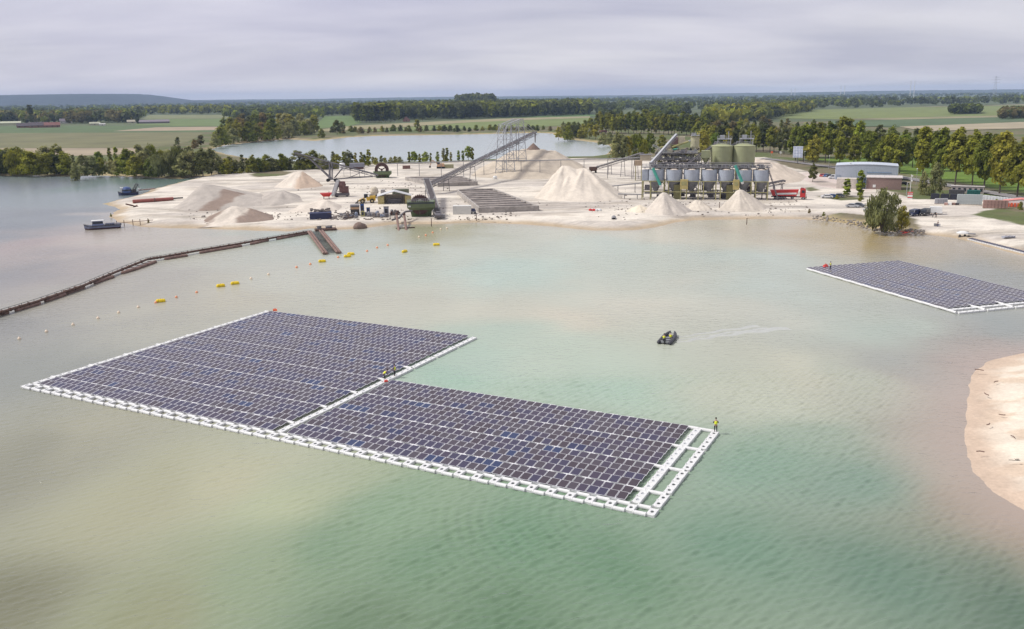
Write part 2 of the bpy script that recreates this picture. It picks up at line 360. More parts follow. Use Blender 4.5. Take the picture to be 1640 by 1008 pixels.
    b = N('ShaderNodeBump'); b.inputs['Strength'].default_value = 1.0; b.inputs['Distance'].default_value = 0.21; L(h, b.inputs['Height']); L(b.outputs[0], gl.inputs['Normal']); L(b.outputs[0], fr.inputs['Normal'])
    return m
WMAT = water_mat()
NX0, NX1, NY0, NY1 = -78.0, 82.0, 52.0, 134.0
ix0, ix1 = np.searchsorted(XW[0], NX0), np.searchsorted(XW[0], NX1); iy0, iy1 = np.searchsorted(YW[:, 0], NY0), np.searchsorted(YW[:, 0], NY1)
NX0, NX1, NY0, NY1 = XW[0, ix0], XW[0, ix1], YW[iy0, 0], YW[iy1, 0]
kp = np.ones(XW.shape, bool); kp[iy0:iy1 + 1, ix0:ix1 + 1] = False
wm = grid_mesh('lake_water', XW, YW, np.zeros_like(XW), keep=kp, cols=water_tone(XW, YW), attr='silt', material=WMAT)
# the nearest stretch of water, where single wavelets show, is modelled as waves
XN, YN = np.meshgrid(np.linspace(NX0, NX1, 900), np.linspace(NY0, NY1, 520))
wr = np.random.RandomState(5); ZN = np.zeros_like(XN)
for q in range(46):
    lam = .50 * (1.75 / .50) ** (wr.rand() ** 1.2); k_ = 2 * pi / lam; th = 2.2 + wr.randn() * .40
    ph = wr.rand() * 2 * pi + 1.6 * fbm(XN / 9 + q, YN / 9 + 2 * q, 2) * 2
    ZN += (.068 if lam < 1.0 else .036) / k_ * np.sin(k_ * (XN * cos(th) + YN * sin(th)) + ph)
ZN *= (.45 + .55 * sstep(-30, 6, XN)) * (.75 + .4 * sstep(.35, .65, fbm(XN / 16 + 9, YN / 24 + 4, 3)))
rc = G(1046, 822, 0); rr_ = np.hypot(XN - rc.x, YN - rc.y); ra = np.arctan2(YN - rc.y, XN - rc.x)
ZN += .11 / (2 * pi / 1.15) * np.sin(2 * pi / 1.15 * (rr_ + .5 * fbm(XN / 5, YN / 5, 2))) * sstep(2, 7, rr_) * (1 - sstep(12, 42, rr_)) * sstep(.35, .6, fbm(ra * 2.2 + 4, rr_ / 14, 2))
for q, (a_, b_) in enumerate(((1142, 699), (640, 612))):
    c_ = G(a_, b_, 0); r_ = np.hypot(XN - c_.x, YN - c_.y); ZN += .07 / (2 * pi / .9) * np.sin(2 * pi / .9 * r_) * sstep(1, 3, r_) * (1 - sstep(6, 22, r_))
ZN *= sstep(-2, 12, -sdist(XN, YN, SPW)); ZN *= sstep(0, 6, XN - NX0) * sstep(0, 6, NX1 - XN) * sstep(0, 12, NY1 - YN) * sstep(0, 3, YN - NY0)
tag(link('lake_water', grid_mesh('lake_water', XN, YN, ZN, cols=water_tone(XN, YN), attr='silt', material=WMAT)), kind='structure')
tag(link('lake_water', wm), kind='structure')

# ------------------------------------------------------------------ land round the lakes
g0 = lambda L_: [(p.x, p.y) for p in (G(a, b, 0) for a, b in L_)]
SHORE = g0([(0,282),(60,281),(105,283),(150,281),(200,283),(250,285),(290,287),(333,282),(310,287),(248,303),(205,317),(163,327),(182,331),(192,336),(180,344),(176,349),(196,357),(232,363),(284,366),(350,368),(420,370),(464,371),(500,366),(534,369),(580,367),(632,360),(684,360),(760,357),(820,359),(877,363),(955,369),(1019,369),(1053,364),(1080,357),(1110,353),(1220,351),(1280,351),(1315,353),(1350,358),(1393,367),(1423,371),(1441,373),(1468,374),(1522,380),(1576,394),(1610,404),(1640,411)]) + [(185, 205), (260, 190), (700, 190), (700, 1400), (-700, 1400), (-700, 560), (-420, 500)]
LAKE2 = g0([(338,240),(360,233),(420,226.5),(460,223),(505,226),(560,220),(600,218),(700,216.5),(800,214.5),(860,213),(885,214),(893,220),(915,224),(950,228),(975,233),(981,239),(970,248),(940,252),(880,253),(850,252),(780,257),(700,260),(600,261),(500,261),(420,258),(360,247)])
SAND = gpoly([(150,330),(240,300),(310,285),(352,279),(420,276.5),(500,271),(560,269),(600,263),(640,262),(770,258),(900,254),(1030,256),(1040,252),(1225,252),(1255,266),(1300,275),(1345,286),(1440,312),(1462,320),(1560,318),(1640,322),(1720,335),(1800,520),(1640,430),(1400,390),(1000,390),(500,395),(150,380)])
GRASS = [gpoly(p) for p in ([(1316,345),(1345,340),(1400,347),(1440,339),(1468,352),(1471,364),(1430,369),(1390,363),(1345,355)], [(1556,344),(1590,334),(1640,329),(1760,335),(1760,392),(1640,361),(1600,352)], [(1297,290),(1312,288),(1347,296),(1338,300),(1308,297)], [(1288,301),(1303,299),(1312,305),(1296,308)], [(400,279),(440,273),(470,276),(455,281),(410,284)], [(1310,315),(1350,311),(1395,319),(1345,321)], [(1270,262),(1400,283),(1345,284),(1262,268)])]
MEADOW = gpoly([(1300,255),(1660,312),(1900,360),(1900,250),(1640,262),(1440,250)])
ASPH = [gpoly(p) for p in ([(1268,283),(1290,276),(1330,282),(1405,302),(1390,308),(1310,299),(1288,290)],)]
XG, YG = np.meshgrid(axis(-640, 640, -185, 250, 1.5, 1.05), axis(150, 1250, 205, 400, 1.25, 1.022))
nz = fbm(XG / 7, YG / 7, 4) - .5; nz2 = fbm(XG / 30 + 5, YG / 30, 4) - .5
dl = np.minimum(sdist(XG, YG, SHORE), -sdist(XG, YG, LAKE2)) + nz * 3.0 + nz2 * 2.5
ds = sdist(XG, YG, SAND)
ZG = np.clip(dl * .16, -.7, LZ) + (.35 * nz + .5 * nz2) * sstep(2, 14, dl) * sstep(-3, 6, ds)
sand = np.array(sRGB(211, 203, 189)) * 1.0; grey = np.array(sRGB(190, 182, 171)); wet = np.array(sRGB(172, 155, 130)); lawn = np.array((.105, .125, .045)); soil = np.array((.17, .145, .09))
T = sand + (grey - sand) * sstep(.42, .62, fbm(XG / 22 + 8, YG / 9 + 3, 5))[..., None]
trk = sstep(.60, .66, fbm(XG / 60, YG / 5 + 20, 3)); T = T * (1 - .16 * trk)[..., None]; damp = sstep(.55, .68, fbm(XG / 14 + 40, YG / 5 + 9, 5)); T = T * (1 - damp[..., None] * np.array((.21, .23, .25))); ruts = np.abs(np.sin((YG + 6 * fbm(XG / 40, YG / 40, 3) * 6) * 1.15)) ** 9 * sstep(.5, .6, fbm(XG / 35 + 60, YG / 14, 3)); T = T * (1 - .22 * ruts)[..., None]
T = T + (wet - T) * (1 - sstep(1.0, 5.5, dl + nz * 3))[..., None]
gr = np.ones(XG.shape) * (1 - sstep(-2, 1, ds + nz * 6)); lw = lawn + (soil - lawn) * sstep(.4, .65, fbm(XG / 16, YG / 16, 4))[..., None]
lw = lw + (np.array((.13, .20, .035)) - lw) * sstep(-4, 4, sdist(XG, YG, MEADOW))[..., None]
sedge = np.array(sRGB(176, 158, 120)); lw = lw + (sedge - lw) * (1 - sstep(2, 9, dl + nz * 7))[..., None] * .8
for p in GRASS: gr = np.maximum(gr, sstep(-.6, .6, sdist(XG, YG, p) + nz * 3))
T = T + (lw - T) * gr[..., None]
for p in ASPH: T = T + (np.array(sRGB(196, 180, 172)) - T) * sstep(-1, 1, sdist(XG, YG, p))[..., None] * .7
gmat = attr_mat('ground_earth', 'tone', var=.12, scale=1.4, scale2=.16, bump=.45)
gm = grid_mesh('ground', XG, YG, ZG, keep=ZG > -.55, cols=T, material=gmat)
tag(link('ground', gm), kind='structure')
# the wide plain beyond: one ring of flat land out to the horizon
x0, x1, y0, y1 = XG.min() + 1, XG.max() - 1, -400.0, YG.max() - 3
bw = MB(); B = 14500
zz = LZ - .02
bw.add([(-B, -1800, zz), (B, -1800, zz), (B, 14500, zz), (-B, 14500, zz), (x0, y0, zz), (x1, y0, zz), (x1, y1, zz), (x0, y1, zz)], [(0, 1, 5, 4), (1, 2, 6, 5), (2, 3, 7, 6), (3, 0, 4, 7)])
tag(bw.build('plain', mat('plain_grass', (.085, .105, .045), .95, var=.35, scale=.004)), kind='structure')
# sand bank close on the right
SP = g0([(1640,566),(1605,571),(1574,581),(1559,600),(1551,640),(1546,680),(1546,720),(1559,755),(1592,787),(1640,818)]) + [(62, 72), (110, 60), (240, 60), (240, 170), (120, 140)]
XS, YS = np.meshgrid(np.arange(44, 246, .55), np.arange(56, 176, .55))
ns = fbm(XS / 3, YS / 3, 4) - .5; ns2 = fbm(XS / 11, YS / 11, 4) - .5
d2 = sdist(XS, YS, SP) + ns * .7 + ns2 * 1.2
ZS = np.clip(d2 * .12, -.5, 1.1) + (.10 * ns + .35 * ns2) * sstep(1, 6, d2)
T2 = np.array(sRGB(216, 205, 187)) + (np.array(sRGB(196, 174, 150)) - np.array(sRGB(216, 205, 187))) * sstep(.50, .62, fbm(XS / 5 + 3, YS / 3, 5))[..., None] * .7
T2 = T2 + (np.array(sRGB(190, 170, 150)) - T2) * (1 - sstep(.8, 5.2, d2 + ns * 1.5))[..., None]
tag(link('sand_bank', grid_mesh('sand_bank', XS, YS, ZS, keep=ZS > -.35, cols=T2, material=attr_mat('bank_sand', 'tone', var=.10, scale=2.2, scale2=.3, bump=.3))), kind='structure')

# ------------------------------------------------------------------ fields, road
def sheet(name, px, rgb, dz=.06, var=.2, scale=.02, stretch=None):
    b = MB(); b.add([(x, y, LZ + dz) for x, y in gpoly(px, LZ)], [tuple(range(len(px)))[::-1]])
    o = b.build(name, mat(name + str(px[0]) + str(px[1]), rgb, .95, var=var, scale=scale)); tag(o, kind='structure')
    if o.data.polygons[0].normal.z < 0: o.data.flip_normals()
FIELDS = [([(-60,252),(-60,238),(128,237.5),(225,237),(215,247),(60,252)], (.30, .245, .165)), ([(-60,238),(-60,214),(330,212),(300,228),(245,236.8)], (.150, .145, .066)), ([(-60,214),(-60,203.5),(180,201.5),(362,203),(352,211.8)], (.085, .125, .045)),
 ([(180,210.5),(250,204.3),(354,203.2),(352,208.8)], (.32, .25, .17)), ([(215,201.5),(232,191),(364,190.5),(362,202.7)], (.12, .165, .05)), ([(225,190.8),(240,184.5),(366,184.5),(364,190.3)], (.17, .18, .08)),
 ([(500,207),(520,186.5),(566,186),(580,197),(560,202)], (.11, .165, .045)), ([(500,210),(560,202.2),(700,195),(830,189.5),(945,186.5),(945,189),(760,196),(600,207),(520,211)], (.27, .24, .13)), ([(540,212),(610,207.2),(760,196.2),(945,189.2),(960,199),(880,203),(700,209)], (.15, .185, .055)), ([(800,189),(945,183),(960,186.4),(830,189.3)], (.09, .15, .045)),
 ([(1225,190),(1290,176.5),(1500,171),(1660,168.5),(1660,184),(1440,189),(1330,191.5)], (.155, .185, .055)), ([(1330,191.8),(1440,189.2),(1660,184.2),(1660,187),(1430,192.5)], (.24, .22, .12)), ([(1330,195),(1430,192.7),(1660,187.2),(1660,195),(1440,203.5),(1340,203)], (.085, .125, .055)), ([(1440,203.7),(1660,195.2),(1660,206),(1480,211)], (.33, .28, .185)),
 ([(1440,173),(1660,167),(1660,168.3),(1500,170.8)], (.30, .26, .16)), ([(955,203.5),(1000,200),(1000,203),(965,206)], (.12, .14, .05))]
for i, (px, c) in enumerate(FIELDS): sheet('field', px, c, .06 + .03 * i)
def strip(name, px, width, dz, material, zfun=None):
    P = [G(a, b) for a, b in px]; b = MB(); vs = []
    for i, p in enumerate(P):
        d = (P[min(i + 1, len(P) - 1)] - P[max(i - 1, 0)]).normalized(); nrm = Vector((-d.y, d.x, 0))
        for s_ in (-1, 1): vs.append(tuple(p + nrm * (s_ * width / 2) + Vector((0, 0, dz))))
    b.add(vs, [(2 * i, 2 * i + 1, 2 * i + 3, 2 * i + 2)[::-1] for i in range(len(P) - 1)]); return tag(b.build(name, material), kind='structure')
asph = mat('asphalt', (.24, .225, .22), .9, var=.12, scale=.4)
ROADPX = [(1222,254.5),(1262,259),(1330,268),(1400,278),(1440,284.5),(1500,294.5),(1560,305),(1640,319),(1760,341)]
strip('road', ROADPX, 6.5, .30, asph)
strip('edge_marking', [(a, b - 2.2) for a, b in ROADPX], .25, .32, mat('road_paint', (.6, .6, .58), .7))
strip('field_track', [(885,204),(945,199.5),(1000,196)], 5, .16, mat('track_dirt', (.3, .26, .19), .95))
# far wooded hill on the left and low hills along the horizon
def hill(name, xs, ys, fun, col):
    X, Y = np.meshgrid(xs, ys); Z = fun(X, Y) + 7 * (fbm(X / 28, Y / 60, 3) - .5)
    me = grid_mesh(name, X, Y, Z, material=mat(name + '_woods', col, .95, var=.8, scale=.014)); tag(link(name, me), kind='structure')
def _h(X, Y):
    top = 84 * sstep(-3050, -3750, X) * (.88 + .12 * sstep(-4300, -5600, X)) * (.93 + .12 * vnoise(X / 900 + 3.3, X * 0 + 2)) + 34 * sstep(-1200, -3000, X)
    return np.maximum(-4, top * sstep(7000, 8300, Y) * (1 - sstep(9300, 10200, Y)) - 4)
hill('wooded_hill', np.arange(-12500, -900, 32), np.arange(6950, 10250, 55), _h, (.022, .030, .030))
hill('distant_hills', np.arange(-9500, 9600, 90), np.arange(10500, 13600, 120), lambda X, Y: (24 + 22 * fbm(X / 1400, Y / 2500, 4) + 10 * sstep(1500, 6000, X)) * sstep(10400, 11500, Y) - 3, (.05, .065, .045))
# ------------------------------------------------------------------ floating solar arrays
P_, M_, G_ = 2.1885, 1.5290, 0.4524          # pair pitch, row pitch, width of a cross pipe
white_pe = mat('white_float', (.66, .66, .645), .5, var=.13, scale=2.5)
grey_pe = mat('grey_float', (.60, .605, .61), .55, var=.12, scale=2)
hatch_dark = mat('float_hole', (.05, .06, .055), .6)
frame_alu = mat('panel_frame', (.74, .74, .76), .4, var=.04)
GL = [mat('panel_glass' + str(i), c, .16, var=.06, scale=.7, spec=.5) for i, c in enumerate([(.050, .038, .062), (.062, .050, .062), (.042, .036, .070), (.024, .028, .075), (.024, .038, .098), (.050, .036, .045)])]
PW, PD, TILT = P_ / 2 - .075, M_ * .925, R2(7.5)
def panel_geo(b, cx, cy, zf, kg, kf):
    """one module: raised aluminium frame round the glass, rear edge high"""
    ct, st = cos(TILT), sin(TILT)
    def p(x, d, h): return (cx + x, cy - PD / 2 * ct + d * ct - h * st, zf + d * st + h * ct)
    w, D, e = PW / 2, PD, .032
    o = [p(-w, 0, .0), p(w, 0, .0), p(w, D, .0), p(-w, D, .0)]
    q = [p(-w, 0, .04), p(w, 0, .04), p(w, D, .04), p(-w, D, .04)]
    i1 = [p(-w + e, e, .04), p(w - e, e, .04), p(w - e, D - e, .04), p(-w + e, D - e, .04)]
    b.k = kf; b.add(o + q, [(0, 3, 2, 1), (0, 1, 5, 4), (1, 2, 6, 5), (2, 3, 7, 6), (3, 0, 4, 7)])
    b.add(q + i1, [(0, 1, 5, 4), (1, 2, 6, 5), (2, 3, 7, 6), (3, 0, 4, 7)])
    i2 = [p(-w + e, e, .033), p(w - e, e, .033), p(w - e, D - e, .033), p(-w + e, D - e, .033)]
    b.add(i1 + i2, [(0, 1, 5, 4), (1, 2, 6, 5), (2, 3, 7, 6), (3, 0, 4, 7)])
    b.k = kg; b.add(i2, [(0, 1, 2, 3)])
    b.k = 0
panel_me = []
for k in range(6):
    b = MB(); panel_geo(b, 0, 0, 0, 0, 1); panel_me.append(b.mesh('solar_panel', [GL[k], frame_alu]))
def float_mesh(w, l, dark):
    """walkway float: bevelled slab with an oval opening in its deck"""
    b = MB(); n = 16; z0, z1, c = -.12, .30, .05; ro, rl = w * .21, l * .19
    def rect(a): # point of the slab outline in direction a
        x, y = cos(a), sin(a); t = min((w / 2) / max(abs(x), 1e-6), (l / 2) / max(abs(y), 1e-6)); return x * t, y * t
    A = [atan2(y, x) for x, y in []] ; A = [2 * pi * i / n + pi / n for i in range(n)]
    def ring(f, z): return [(f(a)[0], f(a)[1], z) for a in A]
    corner = [atan2(l, w), pi - atan2(l, w), pi + atan2(l, w), -atan2(l, w) + 2 * pi]
    A = sorted([2 * pi * i / n for i in range(n)] + corner); n = len(A)
    out = lambda s: (lambda a: (rect(a)[0] * s if True else 0, rect(a)[1] * s))
    rings = [ring(out(1), z0), ring(out(1), z1 - c), ring(out(1 - c * 1.6), z1), ring(lambda a: (ro * cos(a), rl * sin(a)), z1), ring(lambda a: (ro * .9 * cos(a), rl * .9 * sin(a)), z1 - .07)]
    base = sum(rings, []); fs = []
    for k in range(4):
        for i in range(n): fs.append((k * n + i, k * n + (i + 1) % n, (k + 1) * n + (i + 1) % n, (k + 1) * n + i))
    b.add(base, fs); b.k = 1; b.add(rings[4], [tuple(range(n))]); b.k = 0
    for s in (-1, 1):           # moulded grip slots beside the opening
        b.box((0, s * l * .36, z1 + .012), (w * .42, .05, .03))
        for q in (-1, 1): b.box((q * w * .44, s * l * .47, z1 - .02), (.14, .10, .12))   # connector lugs
    return b.mesh('walkway_float', [white_pe, dark])
FW, FL = .90, M_ - .05
wf_dark, wf_pale = float_mesh(FW, FL, hatch_dark), float_mesh(FW, FL, mat('float_hatch', (.40, .42, .44), .6))
def pipe_mesh(L):
    b = MB(); b.tube((-L / 2 + .03, 0, .13), (L / 2 - .03, 0, .13), .24, n=12); b.tube((-L / 2, 0, .13), (-L / 2 + .12, 0, .13), .265, n=12); b.tube((L / 2 - .12, 0, .13), (L / 2, 0, .13), .265, n=12)
    return b.mesh('pipe_float', white_pe)
pf_me = pipe_mesh(P_ - .02); pf_short = pipe_mesh(P_ - FW + .05); pf_half = pipe_mesh(P_ * .46)
def put(name, me, parent, x, y, z=0, rz=0, ang=0):
    o = link(name, me, parent); o.location = (x, y, z); o.rotation_euler = (ang, 0, rz); return o
def vpos(k, tubes): return k * M_ + tubes * G_
def array_block(root, u0, u1, groups, v0, quota, stuff, floats, wob):
    """rows of paired panels between pair lines u0..u1; groups of rows parted by cross pipes"""
    v = v0
    for gi, nrow in enumerate(groups):
        for r in range(nrow):
            yc = v + M_ / 2
            for u in range(u0, u1 + 1):
                x = -u * P_; dz = wob(u, gi * 5 + r)
                floats.box((x, yc, .06 + dz), (P_ * .5, M_ * .98, .24)); floats.box((x, yc - M_ * .36, .22 + dz), (P_ * .46, .25, .16)); floats.box((x, yc + M_ * .38, .28 + dz), (P_ * .46, .2, .26))
                h = prng.random() * .55 + .45 * float(vnoise(u * .30 + 50, (gi * 5 + r) * 7.31 + 3)); k0 = 0 if h < .36 else 1 if h < .50 else 5 if h < .60 else 2 if h < .76 else 3 if h < .84 else 4
                for s in (-1, 1):
                    k = k0 if prng.random() < .7 else prng.choice((0, 0, 1, 2, 5))
                    yy = prng.uniform(-.012, .012)
                    cand.append((u, gi, r, s, k, x + s * P_ / 4, yc + yy, .27 + dz, root, stuff))
            v += M_
        v += G_
    return v
prng = random.Random(11)
# --- the big platform in front: two blocks on one set of walkways
yaw = -0.474058122
big = thing('floating_solar_array', 'large L-shaped floating solar platform with white walkways in the green water', 'solar array', (0.337881593 * CH, 2.03158843 * CH, 0), yaw)
wobf = lambda u, r: .05 * (float(vnoise(u / 4.0 + 2, r / 3.0 + 5)) - .5)
GA, GB = [2, 4, 4, 4, 4, 4, 4, 4], [2, 4, 4, 4]
cand = []
vA = M_ / 2 + G_                              # first panel row starts behind the ladder
sB, sA = MB(), MB(); flo = MB()
endB = array_block(big, 2, 21, GB, vA, 0, sB, flo, wobf)
endA = array_block(big, 23, 42, GA, vA, 0, sA, flo, wobf)
# nearest 300 panels stand as parts of their own, the rest as one joined part
Mw = Matrix.Translation(big.location) @ Matrix.Rotation(yaw, 4, 'Z')
cand.sort(key=lambda c: (Mw @ Vector((c[5], c[6], 0)) - Vector((0, 0, CH))).length)
rest = MB()
for i, (u, gi, r, s, k, x, y, z, root, st) in enumerate(cand):
    if i < 290:
        o = put('solar_panel', panel_me[k], big, x, y, z)
    else: panel_geo(rest, x, y, z, k, 6)
o = rest.build('solar_panel_field', GL + [frame_alu], big); o['kind'] = 'stuff'
o = flo.build('panel_float', grey_pe, big); o['kind'] = 'stuff'
# ladder walkway along the front edge and its two pipes
for u in range(0, 44):
    bend = .06 * max(0, u - 34)
    put('walkway_float', wf_dark if u else wf_dark, big, -u * P_, bend * .2, prng.uniform(-.02, .02))
    if u < 43:
        for s in (-1, 1):
            put('pipe_float', pf_short, big, -(u + .5) * P_, s * (M_ / 2 - .12 * (s < 0) + .12 * (s > 0)) + bend * .2, 0)
def walkway(root, xline, groups, v0, me, skip_first=False):
    v = v0
    for n_ in groups:
        for r in range(n_): put('walkway_float', me, root, xline, v + M_ / 2, prng.uniform(-.02, .02), prng.uniform(-.012, .012)); v += M_
        v += G_
walkway(big, 0, GB, vA, wf_dark); walkway(big, -P_, GB, vA, wf_pale)
walkway(big, -22 * P_, GA, vA, wf_pale)
walkway(big, -43 * P_ + .1, GA, vA, wf_dark)
# cross pipes between the groups of rows
joined = MB(); nput = 0
for blk, (ua, ub, gg) in enumerate(((0, 22, GB), (22, 43, GA))):
    v = vA - G_
    for gi, n_ in enumerate(gg + [0]):
        yy = v + G_ / 2
        for u in range(ua, ub):
            last = gi == len(gg) and blk == 1
            if gi and not last and nput < 190:
                full = u in (0, 1, 22); put('pipe_float', pf_me if full else pf_half, big, -(u + (.5 if full else 1)) * P_, yy, .0 if u == 0 else .03); nput += 1
            elif gi: joined.tube((-(u + .77) * P_, yy, .16), (-(u + 1.23) * P_, yy, .16), .22, n=8)
        v += n_ * M_ + G_
o = joined.build('pipe_float_rows', white_pe, big); o['kind'] = 'stuff'
# --- the second platform by the beach
C2 = G(1531, 503, 0); yaw2 = -1.276
arr2 = thing('floating_solar_array', 'floating solar platform off the beach with one worker near its back edge', 'solar array', C2, yaw2)
cand = []; flo = MB(); dummy = MB()
G2 = [4, 4, 4, 4]
array_block(arr2, 2, 21, G2, 0.3, 0, dummy, flo, lambda u, r: .06 * (float(vnoise(u / 3.0, r / 3.0)) - .5))
Mw = Matrix.Translation(arr2.location) @ Matrix.Rotation(yaw2, 4, 'Z')
cand.sort(key=lambda c: (Mw @ Vector((c[5], c[6], 0)) - Vector((0, 0, CH))).length)
rest = MB()
for i, (u, gi, r, s, k, x, y, z, root, st) in enumerate(cand):
    if i < 200: put('solar_panel', panel_me[k], arr2, x, y, z)
    else: panel_geo(rest, x, y, z, k, 6)
o = rest.build('solar_panel_field', GL + [frame_alu], arr2); o['kind'] = 'stuff'
o = flo.build('panel_float', grey_pe, arr2); o['kind'] = 'stuff'
walkway(arr2, 0, G2, .3, wf_pale); walkway(arr2, -P_, G2, .3, wf_pale)
v = .3 - G_
for gi in range(5):
    for u in range(0, 21):
        if gi == 0 or u < 2: put('pipe_float', pf_me, arr2, -(u + .5) * P_, v + G_ / 2, .1 + 0.04 * ((u + gi) % 2))
    v += 4 * M_ + G_

# ------------------------------------------------------------------ people
skin = mat('skin', (.45, .28, .2), .6); hivis = mat('hi_vis_yellow', (.84, .90, .05), .6, var=.08, scale=6); dark_cloth = mat('dark_workwear', (.022, .024, .034), .8)
hairm = mat('dark_hair', (.03, .022, .018), .7); helmet = mat('white_helmet', (.75, .75, .72), .4); bluecloth = mat('blue_workwear', (.05, .08, .18), .8); boots = mat('black_boots', (.015, .015, .015), .6)
orange_cloth = mat('orange_vest', (.8, .22, .04), .7); redcloth = mat('red_cloth', (.55, .03, .03), .7); grey_cloth = mat('grey_cloth', (.25, .25, .26), .8)
def skinned(name, verts, edges, radii, material, parent, sub=1, root=0):
    me = bpy.data.meshes.new(name); me.from_pydata(verts, edges, []); me.materials.append(material)
    o = link(name, me, parent)
    a = o.modifiers.new('skin', 'SKIN'); a.use_smooth_shade = True
    sk = me.skin_vertices[0]
    for i, r in enumerate(radii): sk.data[i].radius = (r, r) if not isinstance(r, tuple) else r
    sk.data[root].use_root = True
    s = o.modifiers.new('sub', 'SUBSURF'); s.levels = s.render_levels = sub
    return o
def person(label, loc, rz, pose='stand', vest=hivis, legs=dark_cloth, head=None, arms=dark_cloth, group=None):
    p = thing('person', label, 'person', loc, rz, group)
    # joints: +y is ahead
    bend = {'stand': 0.06, 'bend': 0.95, 'sit': .12, 'walk': .08}[pose]
    hip = Vector((0, 0, .92)); 
    if pose == 'bend': hip = Vector((0, -.12, .84))
    if pose == 'sit': hip = Vector((0, 0, .46))
    up = Vector((0, sin(bend), cos(bend))); sh = hip + up * .50; nk = hip + up * .60; hd = nk + (up * .7 + Vector((0, .1, .3))).normalized() * .17
    V, E, Rr = [], [], []
    def j(v, r, par=None):
        V.append(tuple(v)); Rr.append(r); i = len(V) - 1
        if par is not None: E.append((par, i))
        return i
    ip = j(hip, (.155, .115)); iw = j(hip + up * .2, (.145, .105), ip); ic = j(hip + up * .40, (.17, .115), iw); ish = j(sh, (.13, .09), ic); ink = j(nk, .058, ish)
    ih1 = j(hd, (.088, .10), ink); ih2 = j(hd + (hd - nk).normalized() * .1, (.075, .085), ih1); j(hd + Vector((0, .105, .0)), .022, ih1)   # nose
    LV, LE, LR = [], [], []
    feet = {'stand': [(-.13, .02, .07), (.15, .06, .07)], 'bend': [(-.16, .05, .07), (.16, -.02, .07)], 'sit': [(-.13, .52, .07), (.13, .5, .07)], 'walk': [(-.1, -.26, .07), (.12, .3, .07)]}[pose]
    for s, ft in zip((-1, 1), feet):
        h = hip + Vector((s * .1, 0, -.06)); ft = Vector(ft)
        if pose == 'sit': kn = hip + Vector((s * .13, .44, .02))
        else: kn = (h + ft) / 2 + Vector((0, .06 if pose != 'bend' else .12, .02))
        a = j(h, .098, ip); b_ = j(kn, .062, a); c = j(ft + Vector((0, 0, .03)), .044, b_); j(ft + Vector((0, .17, -.035)), .036, c)
    for s in (-1, 1):
        a = j(sh + Vector((s * .185, 0, -.02)), .062, ish)
        if pose == 'stand': el, wr = sh + Vector((s * .30, .02, -.26)), sh + Vector((s * .16, .27, -.30))
        elif pose == 'bend': el, wr = sh + Vector((s * .2, .08, -.27)), sh + Vector((s * .12, .2, -.46))
        elif pose == 'sit': el, wr = sh + Vector((s * .24, .06, -.25)), sh + Vector((s * .13, .30, -.28))
        else: el, wr = sh + Vector((s * .24, -.05 * s, -.27)), sh + Vector((s * .25, .14 * s + .08, -.48))
        b_ = j(el, .047, a); c = j(wr, .034, b_); d = (wr - el).normalized(); side = d.cross(Vector((s, 0, .2))).normalized()
        pm = j(wr + d * .07, (.036, .022), c)
        for k, ln in enumerate((.07, .085, .08, .062)):
            f0 = wr + d * .09 + side * (.027 - .018 * k); f1 = j(f0 + d * ln * .5, .0095, pm); j(f0 + d * ln * .8 + Vector((0, 0, -ln * .35)), .0085, f1)
        t1 = j(wr + d * .05 + side * .045, .011, c); j(wr + d * .09 + side * .065, .0095, t1)
    skinned('body', V, E, Rr, skin, p)
    # clothes: vest, sleeves and trousers follow the body
    skinned('vest', [tuple(hip + up * .02), tuple(hip + up * .2), tuple(hip + up * .40), tuple(hip + up * .5)], [(0, 1), (1, 2), (2, 3)], [(.20, .16), (.20, .15), (.225, .16), (.18, .125)], vest, p)
    for s, ft in zip((-1, 1), feet):
        ft = Vector(ft); h = hip + Vector((s * .1, 0, -.02))
        kn = hip + Vector((s * .13, .44, .02)) if pose == 'sit' else (h + ft) / 2 + Vector((0, .06 if pose != 'bend' else .12, .02))
        skinned('trouser_leg', [tuple(h), tuple(kn), tuple(ft + Vector((0, 0, .06)))], [(0, 1), (1, 2)], [.122, .082, .066], legs, p)
        skinned('boot', [tuple(ft + Vector((0, 0, .06))), tuple(ft + Vector((0, 0, -.02))), tuple(ft + Vector((0, .17, -.03)))], [(0, 1), (1, 2)], [.058, .05, .045], boots, p)
    i0 = 16
    for s, k in ((-1, 0), (1, 1)):
        idx = [i for i, e in enumerate(V) if abs(e[0] - (sh + Vector((s * .185, 0, 0))).x) < 1e-6 and abs(e[2] - (sh.z - .02)) < 1e-6][0]
        skinned('sleeve', [V[idx], V[idx + 1], V[idx + 2]], [(0, 1), (1, 2)], [.08, .06, .046], arms, p)
    hb = MB(); c = hd + (hd - nk).normalized() * .045 + Vector((0, -.012, 0))
    hb.lathe(tuple(c), [(.125 if head else .112, -.02), (.122 if head else .112, .03), (.10, .085), (.05, .125), (.01, .135)], 12)
    if head: hb.box((c.x, c.y + .13, c.z), (.17, .1, .02))
    hb.build('helmet' if head else 'hair', head or hairm, p, smooth=True)
    return p
def arr(root, x, y, z=.31): return (Matrix.Translation(root.location) @ Euler(root.rotation_euler).to_matrix().to_4x4()) @ Vector((x, y, z))
DK = .30
person('worker in yellow vest and dark trousers standing alone on the outer walkway corner', arr(big, .05, vpos(14.5, 4.2) - .35, DK), facing(G(1142, 699, 0)) + .12)
pj = arr(big, -22 * P_ + .1, vpos(15.6, 5.2), DK); person('worker in yellow vest standing upright on the walkway beside a crouching colleague', pj, facing(pj) + 1.2)
pk = arr(big, -22 * P_ - .4, vpos(14.35, 5), DK); person('worker in yellow vest bending over the walkway junction beside the red bag', pk, facing(pk) - 1.35, 'bend')
